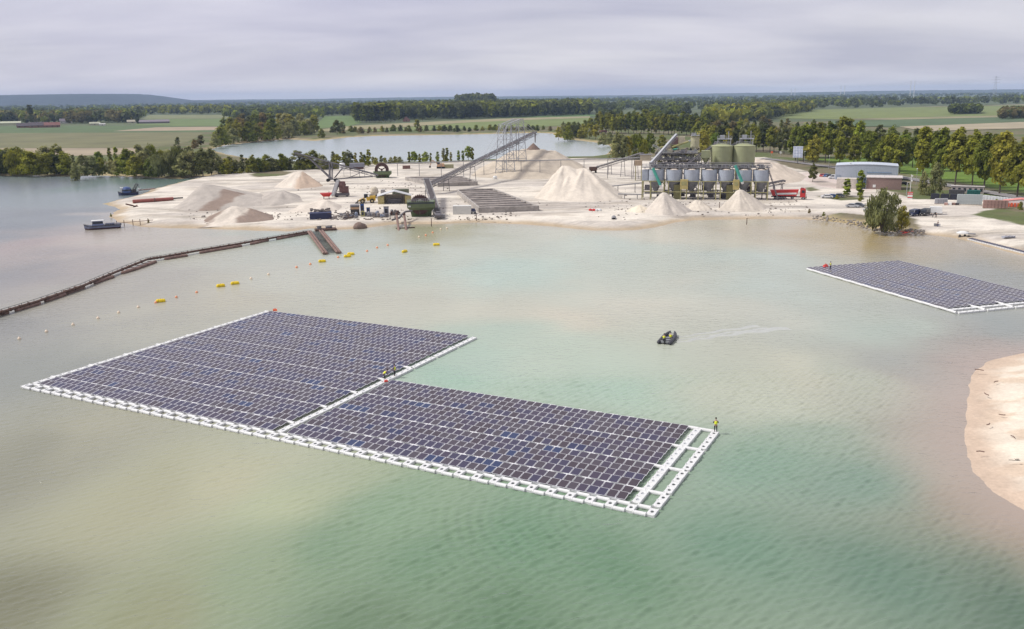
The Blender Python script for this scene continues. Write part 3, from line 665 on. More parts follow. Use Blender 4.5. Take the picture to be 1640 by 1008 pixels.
p2 = G(1330, 431.5, .3); person('worker in yellow vest standing on the back edge of the platform near the beach', p2, facing(p2) + 2.2)
redm = mat('red_plastic', (.75, .07, .05), .5); orangem = mat('orange_plastic', (.85, .16, .06), .5)
def bag(label, loc, rz, m_, s=1.0):
    t = thing('bag', label, 'bag', loc, rz)
    b = MB(); b.box((0, 0, .16 * s), (.9 * s, .55 * s, .32 * s), taper=.8); b.tube((-.4 * s, 0, .3 * s), (.4 * s, 0, .3 * s), .14 * s, n=8); b.build('pouch', m_, t)
    b = MB(); b.beam((-.25 * s, 0, .42 * s), (0, 0, .58 * s), .05 * s); b.beam((0, 0, .58 * s), (.25 * s, 0, .42 * s), .05 * s); b.build('handle', m_, t); return t
bag('red bag lying on the walkway junction in front of the bending worker', arr(big, -22 * P_ + .5, vpos(13.9, 4.6), DK), .3, redm, .6)
bag('orange-red bag lying on the far corner of the L-shaped solar platform', arr(big, -42.2 * P_, vpos(30.7, 8.4), .45), .2, orangem, .9)
bag('flat red bag beside the worker on the platform near the beach', G(1322, 427.5, .4), .6, redm, 1.3)

# ------------------------------------------------------------------ dark workboat
S0, B0 = G(1064.5, 551, 0), G(1079, 534.5, 0); d = (B0 - S0); bl = d.length; brz = atan2(d.y, d.x) - pi / 2
rub = mat('dark_grey_rubber', (.045, .045, .055), .55); deckm = mat('grey_deck', (.10, .10, .11), .7); alu = mat('bare_aluminium', (.45, .46, .48), .35, metal=.6)
boat = thing('inflatable_boat', 'dark grey inflatable workboat carrying two people across the open water', 'boat', S0 + Vector((0, 0, 0)), brz)
L_ = 5.9
for s in (-1, 1):
    b = MB(); b.tube((s * .95, -.3, .28), (s * .95, L_ * .62, .30), .30, n=14); b.tube((s * .95, L_ * .62, .30), (s * .62, L_ * .88, .46), .30, .27, n=14); b.tube((s * .62, L_ * .88, .46), (s * .36, L_ * 1.02, .66), .27, .10, n=14); b.tube((s * .95, -.3, .28), (s * .95, -.62, .28), .30, .10, n=14)
    b.build('side_tube', rub, boat, smooth=False)
b = MB(); b.prism([(-.8, 0), (.8, 0), (.8, L_ * .62), (.4, L_ * .9), (-.4, L_ * .9), (-.8, L_ * .62)], .08, .22); b.build('deck', deckm, boat)
b = MB(); b.box((0, .02, .36), (1.4, .10, .42)); b.build('transom', alu, boat)
b = MB(); b.box((0, -.22, .78), (.42, .55, .42), taper=.8); b.box((0, -.2, .36), (.18, .25, .6)); b.box((0, -.25, -.1), (.1, .35, .5)); b.tube((0, .05, .75), (.1, .7, .85), .03); b.build('outboard_motor', mat('engine_black', (.02, .02, .022), .35), boat)
b = MB(); b.box((0, 1.3, .42), (1.3, .4, .10)); b.box((0, 2.5, .42), (1.3, .4, .10)); b.build('bench', alu, boat)
b = MB(); b.beam((-.62, L_ * .885, .55), (.62, L_ * .885, .55), .07); b.build('bow_bar', alu, boat)
def on(root, x, y, z): return root.matrix_basis @ Vector((x, y, z))
boat.matrix_basis = Matrix.Translation(S0) @ Matrix.Rotation(brz, 4, 'Z')
person('person in yellow vest sitting on the port side of the dark workboat', on(boat, -.42, 1.35, .02), brz + .1, 'sit', arms=hivis)
person('person in yellow vest sitting on the starboard side of the dark workboat', on(boat, .42, 2.45, .02), brz - .15, 'sit', arms=hivis)

# ripples the boat leaves behind
wk = MB()
for pts_, w_ in (([(1083, 549), (1110, 545), (1150, 538.5), (1200, 532), (1262, 526)], .8), ([(1086, 541), (1115, 536), (1160, 529), (1215, 522.5)], .6), ([(1084, 546), (1120, 540), (1170, 532.5), (1230, 526)], .5)):
    P3 = [G(a, b, 0) for a, b in pts_]; Q3 = []
    for a, c in zip(P3[:-1], P3[1:]): Q3 += [a.lerp(c, i / 8) for i in range(8)]
    Q3.append(P3[-1]); vs_ = []; nq = len(Q3)
    for i, q in enumerate(Q3):
        d_ = (Q3[min(i + 1, nq - 1)] - Q3[max(i - 1, 0)]).normalized(); n3 = Vector((-d_.y, d_.x, 0)) * w_ * (.5 + 1.1 * i / nq); q = q + n3 * .4 * sin(i * .9)
        for f, z in ((-1, -.03), (-.4, .05), (0, .13 * (1 - .75 * i / nq)), (.4, .05), (1, -.03)): vs_.append(tuple(q + n3 * f + Vector((0, 0, z))))
    wk.add(vs_, [(5 * i + k, 5 * i + k + 1, 5 * i + 6 + k, 5 * i + 5 + k)[::-1] for i in range(nq - 1) for k in range(4)])
tag(wk.build('boat_wake', mat('wake_water', (.425, .435, .39), .12, var=.1), None, True), kind='stuff')
# ------------------------------------------------------------------ buoys
yel = mat('yellow_plastic', (.80, .58, .015), .45, var=.08); pale_b = mat('pale_buoy', (.80, .66, .50), .5); or_b = mat('orange_buoy', (.85, .35, .18), .5)
YB = [(257.5, 484, 0), (353.5, 459.5, .2), (376.5, 455.5, .1), (516, 420, 0), (556.5, 412, .1), (562, 408.3, -.1), (648, 404.3, .9), (699, 393.3, 0)]
YL = ['big yellow drum buoy beside an orange ball nearest the solar platform', 'left one of the yellow buoy pair off the platform far corner', 'right one of the yellow buoy pair off the platform far corner', 'single yellow drum buoy left of the sunken ladder end', 'nearer one of two touching yellow buoys below the ladder', 'farther one of two touching yellow buoys below the ladder', 'short yellow buoy alone off the two outlet pipes', 'yellow drum buoy farthest along the line towards the beach']
for (x, y, a), lb in zip(YB, YL):
    P = G(x, y, 0); s = 1.0
    t = thing('mooring_buoy', lb, 'buoy', P, facing(P) + a, 'yellow mooring buoys')
    b = MB(); r = .42; b.tube((-.72, 0, .22), (.72, 0, .22), r, n=14); b.tube((-.72, 0, .22), (-.92, 0, .22), r, .22, n=14); b.tube((.72, 0, .22), (.92, 0, .22), r, .22, n=14); b.build('drum', yel, t)
    b = MB()
    for q in (-.4, .4): b.tube((q - .05, 0, .22), (q + .05, 0, .22), r + .035, n=14)
    b.tube((0, 0, .6), (0, 0, .8), .05); b.build('band', mat('buoy_band', (.6, .42, .02), .6), t)
SBUOY = [(31, 543.5, 0), (74.5, 532, 0), (117, 521, 0), (157, 510.5, 0), (190, 501.5, 0), (221.5, 492.8, 0), (249.5, 485.5, 1), (282.5, 476.8, 1), (315, 469, 1), (402, 447.2, 0), (430, 440.5, 0), (475, 429, 1), (497, 424, 1), (541.5, 413, 1), (588, 403, 1), (604, 397.5, 1), (621, 393.5, 1), (671, 380.5, 0), (682, 377.5, 1), (693, 373.3, 1), (706, 368, 0), (716, 366.5, 0)]
for i, (x, y, o_) in enumerate(SBUOY):
    P = G(x, y, 0); r = .30 if i < 9 else .34
    t = thing('ball_buoy', ('small orange' if o_ else 'small pale') + f' ball buoy, {ORD[i]} of the float line from the near end', 'buoy', P, 0, 'ball buoys of the float line')
    b = MB(); b.lathe((0, 0, .08), [(.05, -r), (r * .7, -r * .7), (r, 0), (r * .7, r * .7), (r * .25, r * .95)], 12); b.build('ball', or_b if o_ else pale_b, t, smooth=True)
    b = MB(); b.lathe((0, 0, .08 + r), [(.09, -.05), (.09, .06), (.04, .10)], 8); b.build('eye', pale_b, t)

# ------------------------------------------------------------------ floating discharge pipeline
rust = mat('rusty_steel', (.115, .068, .05), .8, var=.35, scale=.9); rust2 = mat('rust_brown_pontoon', (.20, .125, .10), .75, var=.35, scale=.7); dsteel = mat('dark_steel', (.055, .05, .05), .7, var=.3); gsteel = mat('grey_steel', (.24, .235, .24), .6, var=.2)
PIPE = [(-14, 505), (60, 483), (134, 457.5), (185, 436), (236, 415.5), (262, 411.5), (310, 402.8), (380, 391), (440, 380.5), (497, 370.5)]
Q = [G(a, b, 0.75) for a, b in PIPE]
pl = thing('floating_pipeline', 'long rust-brown floating pipeline running across the lake to the landing', 'pipeline', G(236, 415, 0), 0)
b = MB(pl.location); b.path(Q, .27, 10)
for a, c in zip(Q[:-1], Q[1:]):
    for k in range(1, 5): q = a.lerp(c, k / 5); b.tube(q - (c - a).normalized() * .1, q + (c - a).normalized() * .1, .38, n=10)
b.build('pipe', rust, pl)
b = MB(pl.location)
for a, c in zip(Q[:-1], Q[1:]):
    dd = (c - a).normalized(); nn = Vector((-dd.y, dd.x, 0))
    b.beam(a + nn * .75 + Vector((0, 0, .35)), c + nn * .75 + Vector((0, 0, .35)), .07); b.beam(a + nn * .45 - Vector((0, 0, .30)), c + nn * .45 - Vector((0, 0, .30)), .45, .10)
    for k in range(7): q = a.lerp(c, k / 7) + nn * .75; b.beam(q - Vector((0, 0, .4)), q + Vector((0, 0, .38)), .07)
b.build('catwalk', dsteel, pl)
PONT = [(0, 503, 12, 500.5), (26, 497, 63, 486), (73, 482, 104, 472), (107, 469.5, 134, 460.5), (152, 453, 181, 443.5), (196, 437.5, 222, 429.5), (224.5, 428.5, 249, 419.5), (265, 415, 299, 409.5), (321, 405, 386, 394), (402, 391, 429, 385), (444, 383, 470, 378), (472, 377.5, 498, 373.2)]
for x0_, y0_, x1_, y1_ in PONT:
    a, c = G(x0_, y0_, .25), G(x1_, y1_, .25); dd = (c - a).normalized(); nn = Vector((-dd.y, dd.x, 0)) * 1.5
    b = MB(pl.location); b.tube(a, c, .42, n=10); b.tube(a - dd * .3, a, .2, .42, n=10); b.tube(c, c + dd * .3, .42, .2, n=10)
    for k in (.15, .5, .85): q = a.lerp(c, k); b.beam(q + Vector((0, 0, .3)), q + nn + Vector((0, 0, .3)), .16)
    b.build('pontoon', rust2, pl)
# sunken ladder-like pipe rack at the landing
la, lb_ = G(505, 370.5, .9), G(532, 405.5, .35)
lr = thing('pipe_rack', 'pair of long rusty pipes with ladder rungs sloping into the water', 'pipe rack', G(518, 390, 0), 0)
dd = (lb_ - la).normalized(); nn = Vector((dd.y, -dd.x, 0)) * -1
for s in (-1, 1):
    for e in (-.5, .5):
        b = MB(lr.location); b.tube(la + nn * (s * 1.75 + e * .75), lb_ + nn * (s * 1.75 + e * .75), .34, n=10); b.build('pipe', rust2, lr)
b = MB(lr.location)
for k in range(24): q = la.lerp(lb_, (k + .5) / 24); b.beam(q - nn * 2.4 - Vector((0, 0, .05)), q + nn * 2.4 - Vector((0, 0, .05)), .28, .14)
b.build('rungs', dsteel, lr)
lp = G(514, 370, 0)
t = thing('landing_pontoon', 'small rusty work pontoon where the pipeline meets the sand', 'pontoon', lp, facing(lp) + .1)
b = MB(); b.box((1.5, .6, .25), (6.5, 3.0, .7)); b.build('hull', rust, t); b = MB()
for x in (-1.5, 0, 1.5, 3.0, 4.4):
    b.beam((x, -.7, .6), (x, -.7, 1.6), .09)
b.beam((-1.5, -.7, 1.6), (4.4, -.7, 1.6), .08); b.build('rail', dsteel, t)
b = MB(); b.box((-.4, .8, 1.0), (1.3, 1.0, .9)); b.tube((1.6, .8, .9), (3.6, .8, 1.1), .4); b.build('pump', gsteel, t)
# ------------------------------------------------------------------ trees
bark = mat('bark', (.10, .08, .06), .9, var=.3, scale=3); pale_bark = mat('pale_bark', (.26, .24, .20), .9, var=.25, scale=3)
LEAF = {'green': (.205, .225, .022), 'olive': (.28, .275, .034), 'dark': (.11, .125, .034), 'willow': (.30, .30, .115), 'yellow': (.30, .30, .04), 'fresh': (.25, .31, .032), 'brown': (.21, .17, .055)}
tree_rng = np.random.RandomState(3)
def leaf_faces(kind, seed, n=None):
    """crown of leaf clumps for a 20 m tree: verts, tint per face"""
    r = np.random.RandomState(seed)
    H = 20.0
    shp = {'round': (6.2, .20, 1.0), 'tall': (4.6, .20, 1.0), 'poplar': (2.5, .10, 1.0), 'willow': (8.6, .04, .95), 'bush': (9.5, .0, .96), 'sapling': (3.4, .03, 1.0)}[kind]
    Rr, lo, hi = shp; nc = {'round': 60, 'tall': 56, 'poplar': 44, 'willow': 80, 'bush': 70, 'sapling': 46}[kind]; per = 40
    fs = []; tint = []
    th = r.rand(nc) * 2 * pi; zz = r.rand(nc)
    for i in range(nc):
        z = zz[i]
        if kind in ('poplar', 'sapling'): prof = (sin(pi * min(1, z * .80 + .12)) ** .75) * (1.0 if kind == 'poplar' else 1.0 - .55 * z)
        elif kind == 'bush': prof = math.sqrt(max(.02, 1 - z * z)) * 1.0
        elif kind == 'tall': prof = sin(pi * min(1, z * .78 + .20)) ** .6
        else: prof = math.sqrt(max(.02, 1 - ((z - .42) / .60) ** 2))
        lob = .58 + .60 * vnoise(th[i] * 1.3 + seed, z * 3.0 + seed * 2)
        rad = Rr * prof * float(lob) * (r.rand() ** .38)
        c = np.array([rad * cos(th[i]), rad * sin(th[i]), H * (lo + (hi - lo) * (.06 + .90 * z) + .03 * r.randn())])
        cs = {'round': 1.75, 'tall': 1.6, 'willow': 2.3, 'bush': 2.5, 'poplar': 1.0, 'sapling': 1.15}[kind] * (.75 + .5 * r.rand())
        t0 = .62 + .76 * r.rand()
        for k in range(per):
            d = r.randn(3); d /= np.linalg.norm(d) + 1e-9; p = c + d * cs * (r.rand() ** .4) * np.array([1, 1, .8 if kind != 'willow' else 1.25])
            if p[2] < .1 or (kind in ('willow', 'bush') and k > 30): continue
            cd = p - np.array([0, 0, H * (lo + hi) * .45]); cd /= np.linalg.norm(cd) + 1e-9; nrm = d * .5 + cd * .8 + r.randn(3) * .45 + np.array([0, 0, .45]); nrm /= np.linalg.norm(nrm)
            a = np.cross(nrm, r.randn(3)); a /= np.linalg.norm(a) + 1e-9; b = np.cross(nrm, a)
            s = (.50 if kind not in ('bush', 'willow') else .62) * (.6 + .8 * r.rand()); sa, sb = s, s * .72
            if kind == 'willow': a = np.array([.25 * r.randn(), .25 * r.randn(), -1.0]); a /= np.linalg.norm(a); b = np.cross(a, nrm); b /= np.linalg.norm(b) + 1e-9; sa, sb = s * 1.35, s * .42
            fs.append((p - a * sa - b * sb, p + a * sa - b * sb * .6, p + a * sa * .9 + b * sb, p - a * sa * .7 + b * sb * .8)); tint.append(t0 * (.85 + .3 * r.rand()))
    return fs, tint
def faces_mesh(name, fs, tint, rgb, material):
    V = np.array(fs).reshape(-1, 3); n = len(fs)
    me = bpy.data.meshes.new(name); me.vertices.add(len(V)); me.vertices.foreach_set('co', V.astype(np.float32).ravel())
    me.loops.add(n * 4); me.loops.foreach_set('vertex_index', np.arange(n * 4, dtype=np.int32)); me.polygons.add(n); me.polygons.foreach_set('loop_start', np.arange(0, n * 4, 4, dtype=np.int32))
    me.update(calc_edges=True)
    at = me.color_attributes.new('leaf', 'FLOAT_COLOR', 'POINT'); t = np.repeat(np.array(tint), 4)
    if np.ndim(rgb) == 1: c = np.array(rgb)[None, :] * t[:, None]
    else: c = np.repeat(rgb, 4, 0) * t[:, None]
    at.data.foreach_set('color', np.concatenate([c, np.ones((len(c), 1))], 1).astype(np.float32).ravel()); me.materials.append(material); return me
leafm = attr_mat('leaves', 'leaf', rough=.75, spec=.25, var=0, rnd=.28, hue=.018, transl=.42)
_FS = {}; _CM = {}; _TM = {}
def crown_me(kind, var, leaf):
    k = (kind, var, leaf)
    if k not in _CM:
        if (kind, var) not in _FS: _FS[(kind, var)] = leaf_faces(kind, hash((len(kind) * 7 + ord(kind[0]), var)) % 9973)
        _CM[k] = faces_mesh('crown', *_FS[(kind, var)], LEAF[leaf], leafm)
    return _CM[k]
def trunk_me(kind, var):
    k = (kind, var)
    if k not in _TM:
        r = random.Random(var * 31 + len(kind)); b = MB(); H = 20
        th = {'round': .36, 'tall': .34, 'poplar': .22, 'willow': .55, 'bush': .3, 'sapling': .2}[kind]
        if kind in ('bush', 'willow'):
            for i in range(5):
                a = i * 1.26 + r.random(); b.tube((0, 0, -.4), (cos(a) * 1.2, sin(a) * 1.2, 4), th * .8, th * .5, 6); b.tube((cos(a) * 1.2, sin(a) * 1.2, 4), (cos(a) * 3.8, sin(a) * 3.8, 10 + 3 * r.random()), th * .5, th * .15, 6)
        else:
            b.tube((0, 0, -.4), (0, 0, 1.2), th * 1.35, th, 8); b.tube((0, 0, 1.2), (.2, .1, H * .45), th, th * .6, 8); b.tube((.2, .1, H * .45), (0, 0, H * .88), th * .6, th * .1, 6)
            for i in range(6):
                a = i * 2.4 + r.random(); z = H * (.24 + .09 * i); q = 3.2 if kind != 'poplar' else 1.2
                b.tube((.1, .05, z), (cos(a) * q, sin(a) * q, z + 3.0), th * .38, th * .1, 5)
        _TM[k] = b.mesh('trunk', pale_bark if kind in ('poplar',) else bark)
    return _TM[k]
def tree(kind, leaf, P, h, label, group=None, wide=1.0, name=None, var=None):
    var = tree_rng.randint(4) if var is None else var
    nm = name or {'bush': 'bush', 'poplar': 'poplar_tree', 'sapling': 'young_tree', 'willow': 'willow_tree'}.get(kind, 'broadleaf_tree')
    t = thing(nm, label, {'bush': 'bush'}.get(kind, 'tree'), (P.x, P.y, P.z - .15), tree_rng.rand() * 2 * pi, group)
    s = h / 20.0; t.scale = (s * wide, s * wide, s)
    link('crown', crown_me(kind, var, leaf), t); link('trunk', trunk_me(kind, var), t)
    return t
def row(pts, step, kinds, leafs, h0, h1, label, group, jx=3, jy=1.5, wide=(.9, 1.15), z=LZ, numbered=None):
    """trees every `step` photo pixels along a line of base points, heights in photo pixels"""
    L = [0]
    for (a, b), (c, d) in zip(pts[:-1], pts[1:]): L.append(L[-1] + hypot(c - a, d - b))
    s = 0; i = 0
    while s <= L[-1]:
        k = max(j for j in range(len(L)) if L[j] <= s + 1e-6); k = min(k, len(pts) - 2); t = (s - L[k]) / max(1e-6, L[k + 1] - L[k])
        px = pts[k][0] + (pts[k + 1][0] - pts[k][0]) * t + tree_rng.uniform(-jx, jx); py = pts[k][1] + (pts[k + 1][1] - pts[k][1]) * t + tree_rng.uniform(-jy, jy)
        P = G(px, py, z); P.z = LZ if z >= LZ else z; h = tree_rng.uniform(h0, h1) * SC(P) * .90
        lb = f'{label}, {ORD[i]} ' + (numbered or 'from left')
        tree(kinds[tree_rng.randint(len(kinds))], leafs[tree_rng.randint(len(leafs))], P, h, lb, group, tree_rng.uniform(*wide)); i += 1
        s += step * tree_rng.uniform(.75, 1.25)
# bank left of the lake
row([(-25, 278), (60, 279), (112, 279)], 12, ['bush', 'bush', 'willow'], ['olive', 'dark', 'willow', 'green'], 27, 38, 'dense grey-green bank willow behind the far left shore', 'bank willows behind the far left shore', wide=(1.0, 1.3))
row([(-25, 271), (60, 270), (118, 272)], 15, ['bush', 'round'], ['olive', 'green', 'willow'], 26, 36, 'bushy tree in the rear row behind the far left shore', 'rear row of trees behind the far left shore', wide=(1.0, 1.3))
row([(122, 280), (160, 280), (195, 280)], 13, ['bush', 'bush', 'sapling'], ['willow', 'olive', 'willow'], 18, 36, 'loose shrubby willow between the drowned bush and the bank wood', 'shrubby willows in the bank gap', wide=(.9, 1.2))
row([(162, 272), (215, 272), (245, 272)], 13, ['tall', 'sapling', 'round'], ['willow', 'olive', 'fresh'], 28, 40, 'slender grey-green tree on the bank before the tan field', 'slender trees before the tan field', wide=(.8, 1.05))
row([(205, 282), (262, 282), (322, 281), (348, 279)], 11, ['round', 'bush', 'willow', 'round'], ['willow', 'olive', 'dark', 'willow', 'green'], 30, 46, 'tall willow of the thick bank wood beside the sand spit', 'thick bank wood beside the sand spit', wide=(.95, 1.2))
row([(228, 271), (290, 268), (352, 268)], 15, ['round', 'round', 'willow'], ['willow', 'olive', 'green'], 26, 38, 'tall tree in the back of the bank wood', 'back trees of the thick bank wood', wide=(.8, 1.0))
row([(352, 278), (420, 275), (500, 271), (592, 267)], 8.5, ['sapling', 'sapling', 'bush', 'round'], ['olive', 'willow', 'green', 'willow'], 18, 32, 'young tree on the strip before the far lake', 'young trees between the sand plant and the far lake', wide=(.9, 1.25))
row([(360, 279), (430, 273.5), (520, 271), (590, 266)], 14, ['bush'], ['olive', 'dark', 'green'], 9, 17, 'low bush at the foot of the young trees by the far lake', 'low bushes at the foot of the young trees', wide=(.8, 1.1))
row([(596, 263), (640, 262)], 8, ['bush', 'round'], ['willow', 'olive'], 10, 14, 'round bush on the skyline behind the far bucket wheel', 'bushes behind the far bucket wheel', wide=(.9, 1.1))
row([(654, 262), (700, 260), (762, 257)], 8.5, ['sapling', 'sapling', 'round'], ['olive', 'green', 'fresh', 'willow'], 17, 27, 'young tree behind the overhead pipe, left of the tall conveyor tower', 'young trees behind the overhead pipe', wide=(.95, 1.25))
P = G(121, 290, -.1); tree('bush', 'willow', P, 27 * SC(P), 'lone bush standing in the water off the left bank', None, .62)
# wood on the far lake's left shore
row([(348, 236), (372, 228), (395, 226), (440, 223)], 8.5, ['round', 'bush', 'bush'], ['olive', 'willow', 'brown', 'green'], 22, 34, 'rounded tree at the front of the far lake wood', 'front trees of the far lake wood', wide=(.85, 1.1))
row([(360, 216), (400, 212), (450, 210), (510, 212)], 9.5, ['round', 'round', 'bush'], ['olive', 'green', 'brown', 'dark', 'willow'], 22, 33, 'rounded tree deep inside the far lake wood', 'inner trees of the far lake wood', wide=(.9, 1.15))
row([(445, 224), (480, 216), (512, 216)], 9, ['round', 'bush'], ['olive', 'willow'], 20, 28, 'tree at the right end of the far lake wood', 'right end trees of the far lake wood', wide=(.9, 1.1))
for x, y, h, k, l, lb in ((515, 221, 14, 'bush', 'olive', 'round bush at the waterline right of the far lake wood'), (540, 216, 22, 'round', 'dark', 'dark tree alone on the far lake back shore'), (548, 214, 18, 'round', 'willow', 'smaller grey tree touching the dark tree on the far lake back shore'), (668, 208, 16, 'round', 'olive', 'small round tree on the hedge behind the far lake'), (285, 234, 13, 'round', 'dark', 'round dark tree alone above the bank wood'), (322, 236, 18, 'round', 'brown', 'brownish tree beside the yellowed grass above the bank wood'), (312, 238, 14, 'bush', 'brown', 'small brown bush next to the brownish tree above the bank wood'), (51, 202, 30, 'poplar', 'dark', 'dark columnar cypress-like tree beside the farmhouse'), (221, 200, 17, 'poplar', 'dark', 'small dark columnar tree at the end of the long barn'), (677, 194, 17, 'round', 'dark', 'round dark tree right of the red-roofed house')):
    P = G(x, y); tree(k, l, P, h * SC(P), lb, None, 1.0 if k != 'poplar' else 1.25)
row([(532, 213.5), (620, 212), (720, 211), (800, 210), (885, 209)], 9, ['bush'], ['dark', 'olive', 'green', 'brown'], 7, 12, 'low hedge bush along the far lake back shore', 'hedge bushes along the far lake back shore', wide=(.9, 1.4))
# plantation of pale-stemmed poplars beyond the far lake
row([(570, 197), (600, 196.5), (634, 195)], 3.6, ['poplar'], ['dark', 'green'], 27, 30, 'pale-stemmed poplar at the edge of the far plantation', 'edge poplars of the plantation', jx=.6, jy=.4, wide=(1.3, 1.6))
# right shore of the far lake and the poplar belt behind it
row([(893, 226), (920, 222), (960, 224)], 8, ['bush', 'round'], ['green', 'olive', 'dark', 'willow'], 17, 28, 'bushy tree on the far lake right shore', 'bushy trees on the far lake right shore', wide=(.85, 1.1))
row([(905, 214), (945, 208), (960, 208)], 9, ['round'], ['green', 'dark'], 16, 22, 'small tree in front of the field beyond the far lake', 'small trees before the far field')
row([(957, 214), (1020, 214), (1080, 216), (1130, 219)], 6.2, ['tall', 'poplar', 'tall'], ['green', 'olive', 'green'], 30, 35, 'tall poplar in the front of the straight belt', 'front poplars of the straight belt', jx=1, jy=.8, wide=(.8, 1.0))
row([(962, 207), (1040, 207), (1130, 210)], 9, ['tall', 'round'], ['green', 'olive', 'dark'], 26, 32, 'tall poplar in the back of the straight belt', 'back poplars of the straight belt', wide=(.9, 1.1))
row([(968, 232), (1000, 234), (1018, 236)], 9, ['bush', 'willow'], ['willow', 'green'], 16, 24, 'grey-green willow on the lake point below the poplar belt', 'willows below the poplar belt', wide=(.8, 1.0))
row([(985, 257), (1012, 256), (1040, 255), (1052, 254)], 13, ['bush', 'willow', 'round'], ['olive', 'willow', 'green'], 34, 48, 'big leafy willow left of the washing plant', 'big willows left of the washing plant', wide=(.62, .8))
for i, (x, y, h, l) in enumerate(((1060, 244, 26, 'olive'), (1078, 246, 22, 'olive'), (1124, 256, 44, 'yellow'), (1144, 250, 34, 'fresh'))):
    P = G(x, y); tree('round', l, P, h * SC(P), ['olive tree directly behind the silver conveyor head', 'low olive tree behind the beige plant tower', 'yellow-green tree standing between the plant tower and the green tanks', 'bright green tree half hidden behind the left green tank'][i], None, .95)
row([(1128, 236), (1170, 240), (1215, 243), (1262, 247)], 9, ['round', 'tall'], ['dark', 'green', 'olive'], 34, 46, 'dark broadleaf tree of the wood edge behind the green tanks', 'wood edge behind the green tanks', jx=2, wide=(.75, .95))
row([(1118, 222), (1170, 223), (1230, 226), (1290, 230)], 10, ['round', 'bush'], ['olive', 'green', 'brown', 'dark', 'willow'], 22, 32, 'broadleaf tree within the wood behind the green tanks', 'inner trees of the wood behind the tanks', wide=(.9, 1.15))
row([(1185, 210), (1245, 211), (1300, 214), (1360, 217)], 13, ['round', 'tall'], ['brown', 'olive', 'dark', 'green'], 16, 26, 'tree on the far side of the tank wood', 'far side trees of the wood', wide=(.9, 1.15))
# avenue along the road on the right
row([(1272, 258), (1330, 262), (1400, 272), (1460, 282)], 19, ['tall', 'round'], ['green', 'olive', 'green'], 50, 62, 'tall bare-trunked roadside tree', 'avenue trees along the road', jx=2, jy=1, wide=(.8, .98), numbered='in the front avenue from its far end')
row([(1478, 289), (1530, 297), (1580, 306), (1640, 319), (1665, 325)], 24, ['round', 'tall'], ['green', 'olive'], 80, 94, 'big thick-trunked roadside tree', 'big avenue trees near the stacked floats', jx=2, jy=1, wide=(.72, .88), numbered='rightwards from the feathery willow')
row([(1290, 252), (1360, 256), (1440, 265), (1520, 276), (1600, 289), (1670, 300)], 21, ['tall', 'round'], ['olive', 'green', 'fresh'], 48, 68, 'tall meadow-side avenue tree', 'second avenue row along the meadow', jx=3, jy=1.5, wide=(.78, .95), numbered='in the second avenue row')
row([(1300, 243), (1380, 246), (1470, 252), (1560, 261), (1670, 274)], 19, ['round', 'tall'], ['green', 'olive', 'dark'], 36, 50, 'tree in the row across the meadow behind the avenue', 'trees across the meadow', wide=(.8, 1.05))
# single trees near the hall and the beach
for x, y, h, k, l, w, lb in ((1302, 268, 44, 'round', 'yellow', .95, 'yellow-green tree right of the tilted panel board'), (1301.5, 292, 26, 'round', 'dark', .9, 'small dark tree with a thin trunk on the grass island'), (1356, 314, 28, 'sapling', 'fresh', 1.5, 'left and lower of two bright green young trees before the hall'), (1377, 315, 42, 'sapling', 'fresh', 1.15, 'right and taller of two bright green young trees before the hall'),
 (1412, 369, 60, 'willow', 'willow', 1.0, 'large spreading willow at the water edge beside the red kayak'), (1398, 362, 40, 'bush', 'willow', .6, 'low left part bush under the large willow'), (1444, 366, 34, 'bush', 'olive', .7, 'dark bush at the right foot of the large willow'), (1497, 314, 48, 'bush', 'willow', .55, 'tall feathery willow left of the small flat building'), (1478, 312, 34, 'bush', 'willow', .5, 'smaller feathery willow beside the camera mast'), (1288, 319, 10, 'bush', 'brown', .75, 'round clipped shrub at the nose of the red truck'),
 (1595, 333, 13, 'bush', 'fresh', .7, 'small bright bush on the grassy mound'), (1634, 336, 12, 'bush', 'yellow', .7, 'yellow flowering bush on the grassy mound'), (1340, 319, 7, 'bush', 'olive', 1.0, 'low shrub beside the parked cars below the young trees'), (1296, 341, 7, 'bush', 'brown', .8, 'dry low shrub on the sand above the inlet'), (1319, 346, 7, 'bush', 'olive', .9, 'low green shrub at the left end of the grassy point'), (1400, 352, 9, 'bush', 'fresh', .9, 'low bright shrub on the grassy point left of the willow'), (1378, 322, 12, 'bush', 'green', .8, 'dense green bush at the foot of the taller young tree'), (1548, 196+128, 5, 'bush', 'green', 1.0, 'small shrub beside the grey float stacks')):
    P = G(x, y); tree(k, l, P, h * SC(P), lb, None, w)
for x, y, h in ((178, 347, 5.5), (238, 358, 7)):
    P = G(x, y, .4); tree('bush', 'olive', P, h * SC(P), 'tiny shrub on the sand shore right of the moored launch' if x > 200 else 'tiny shrub on the sand shore behind the moored launch', None, .6)
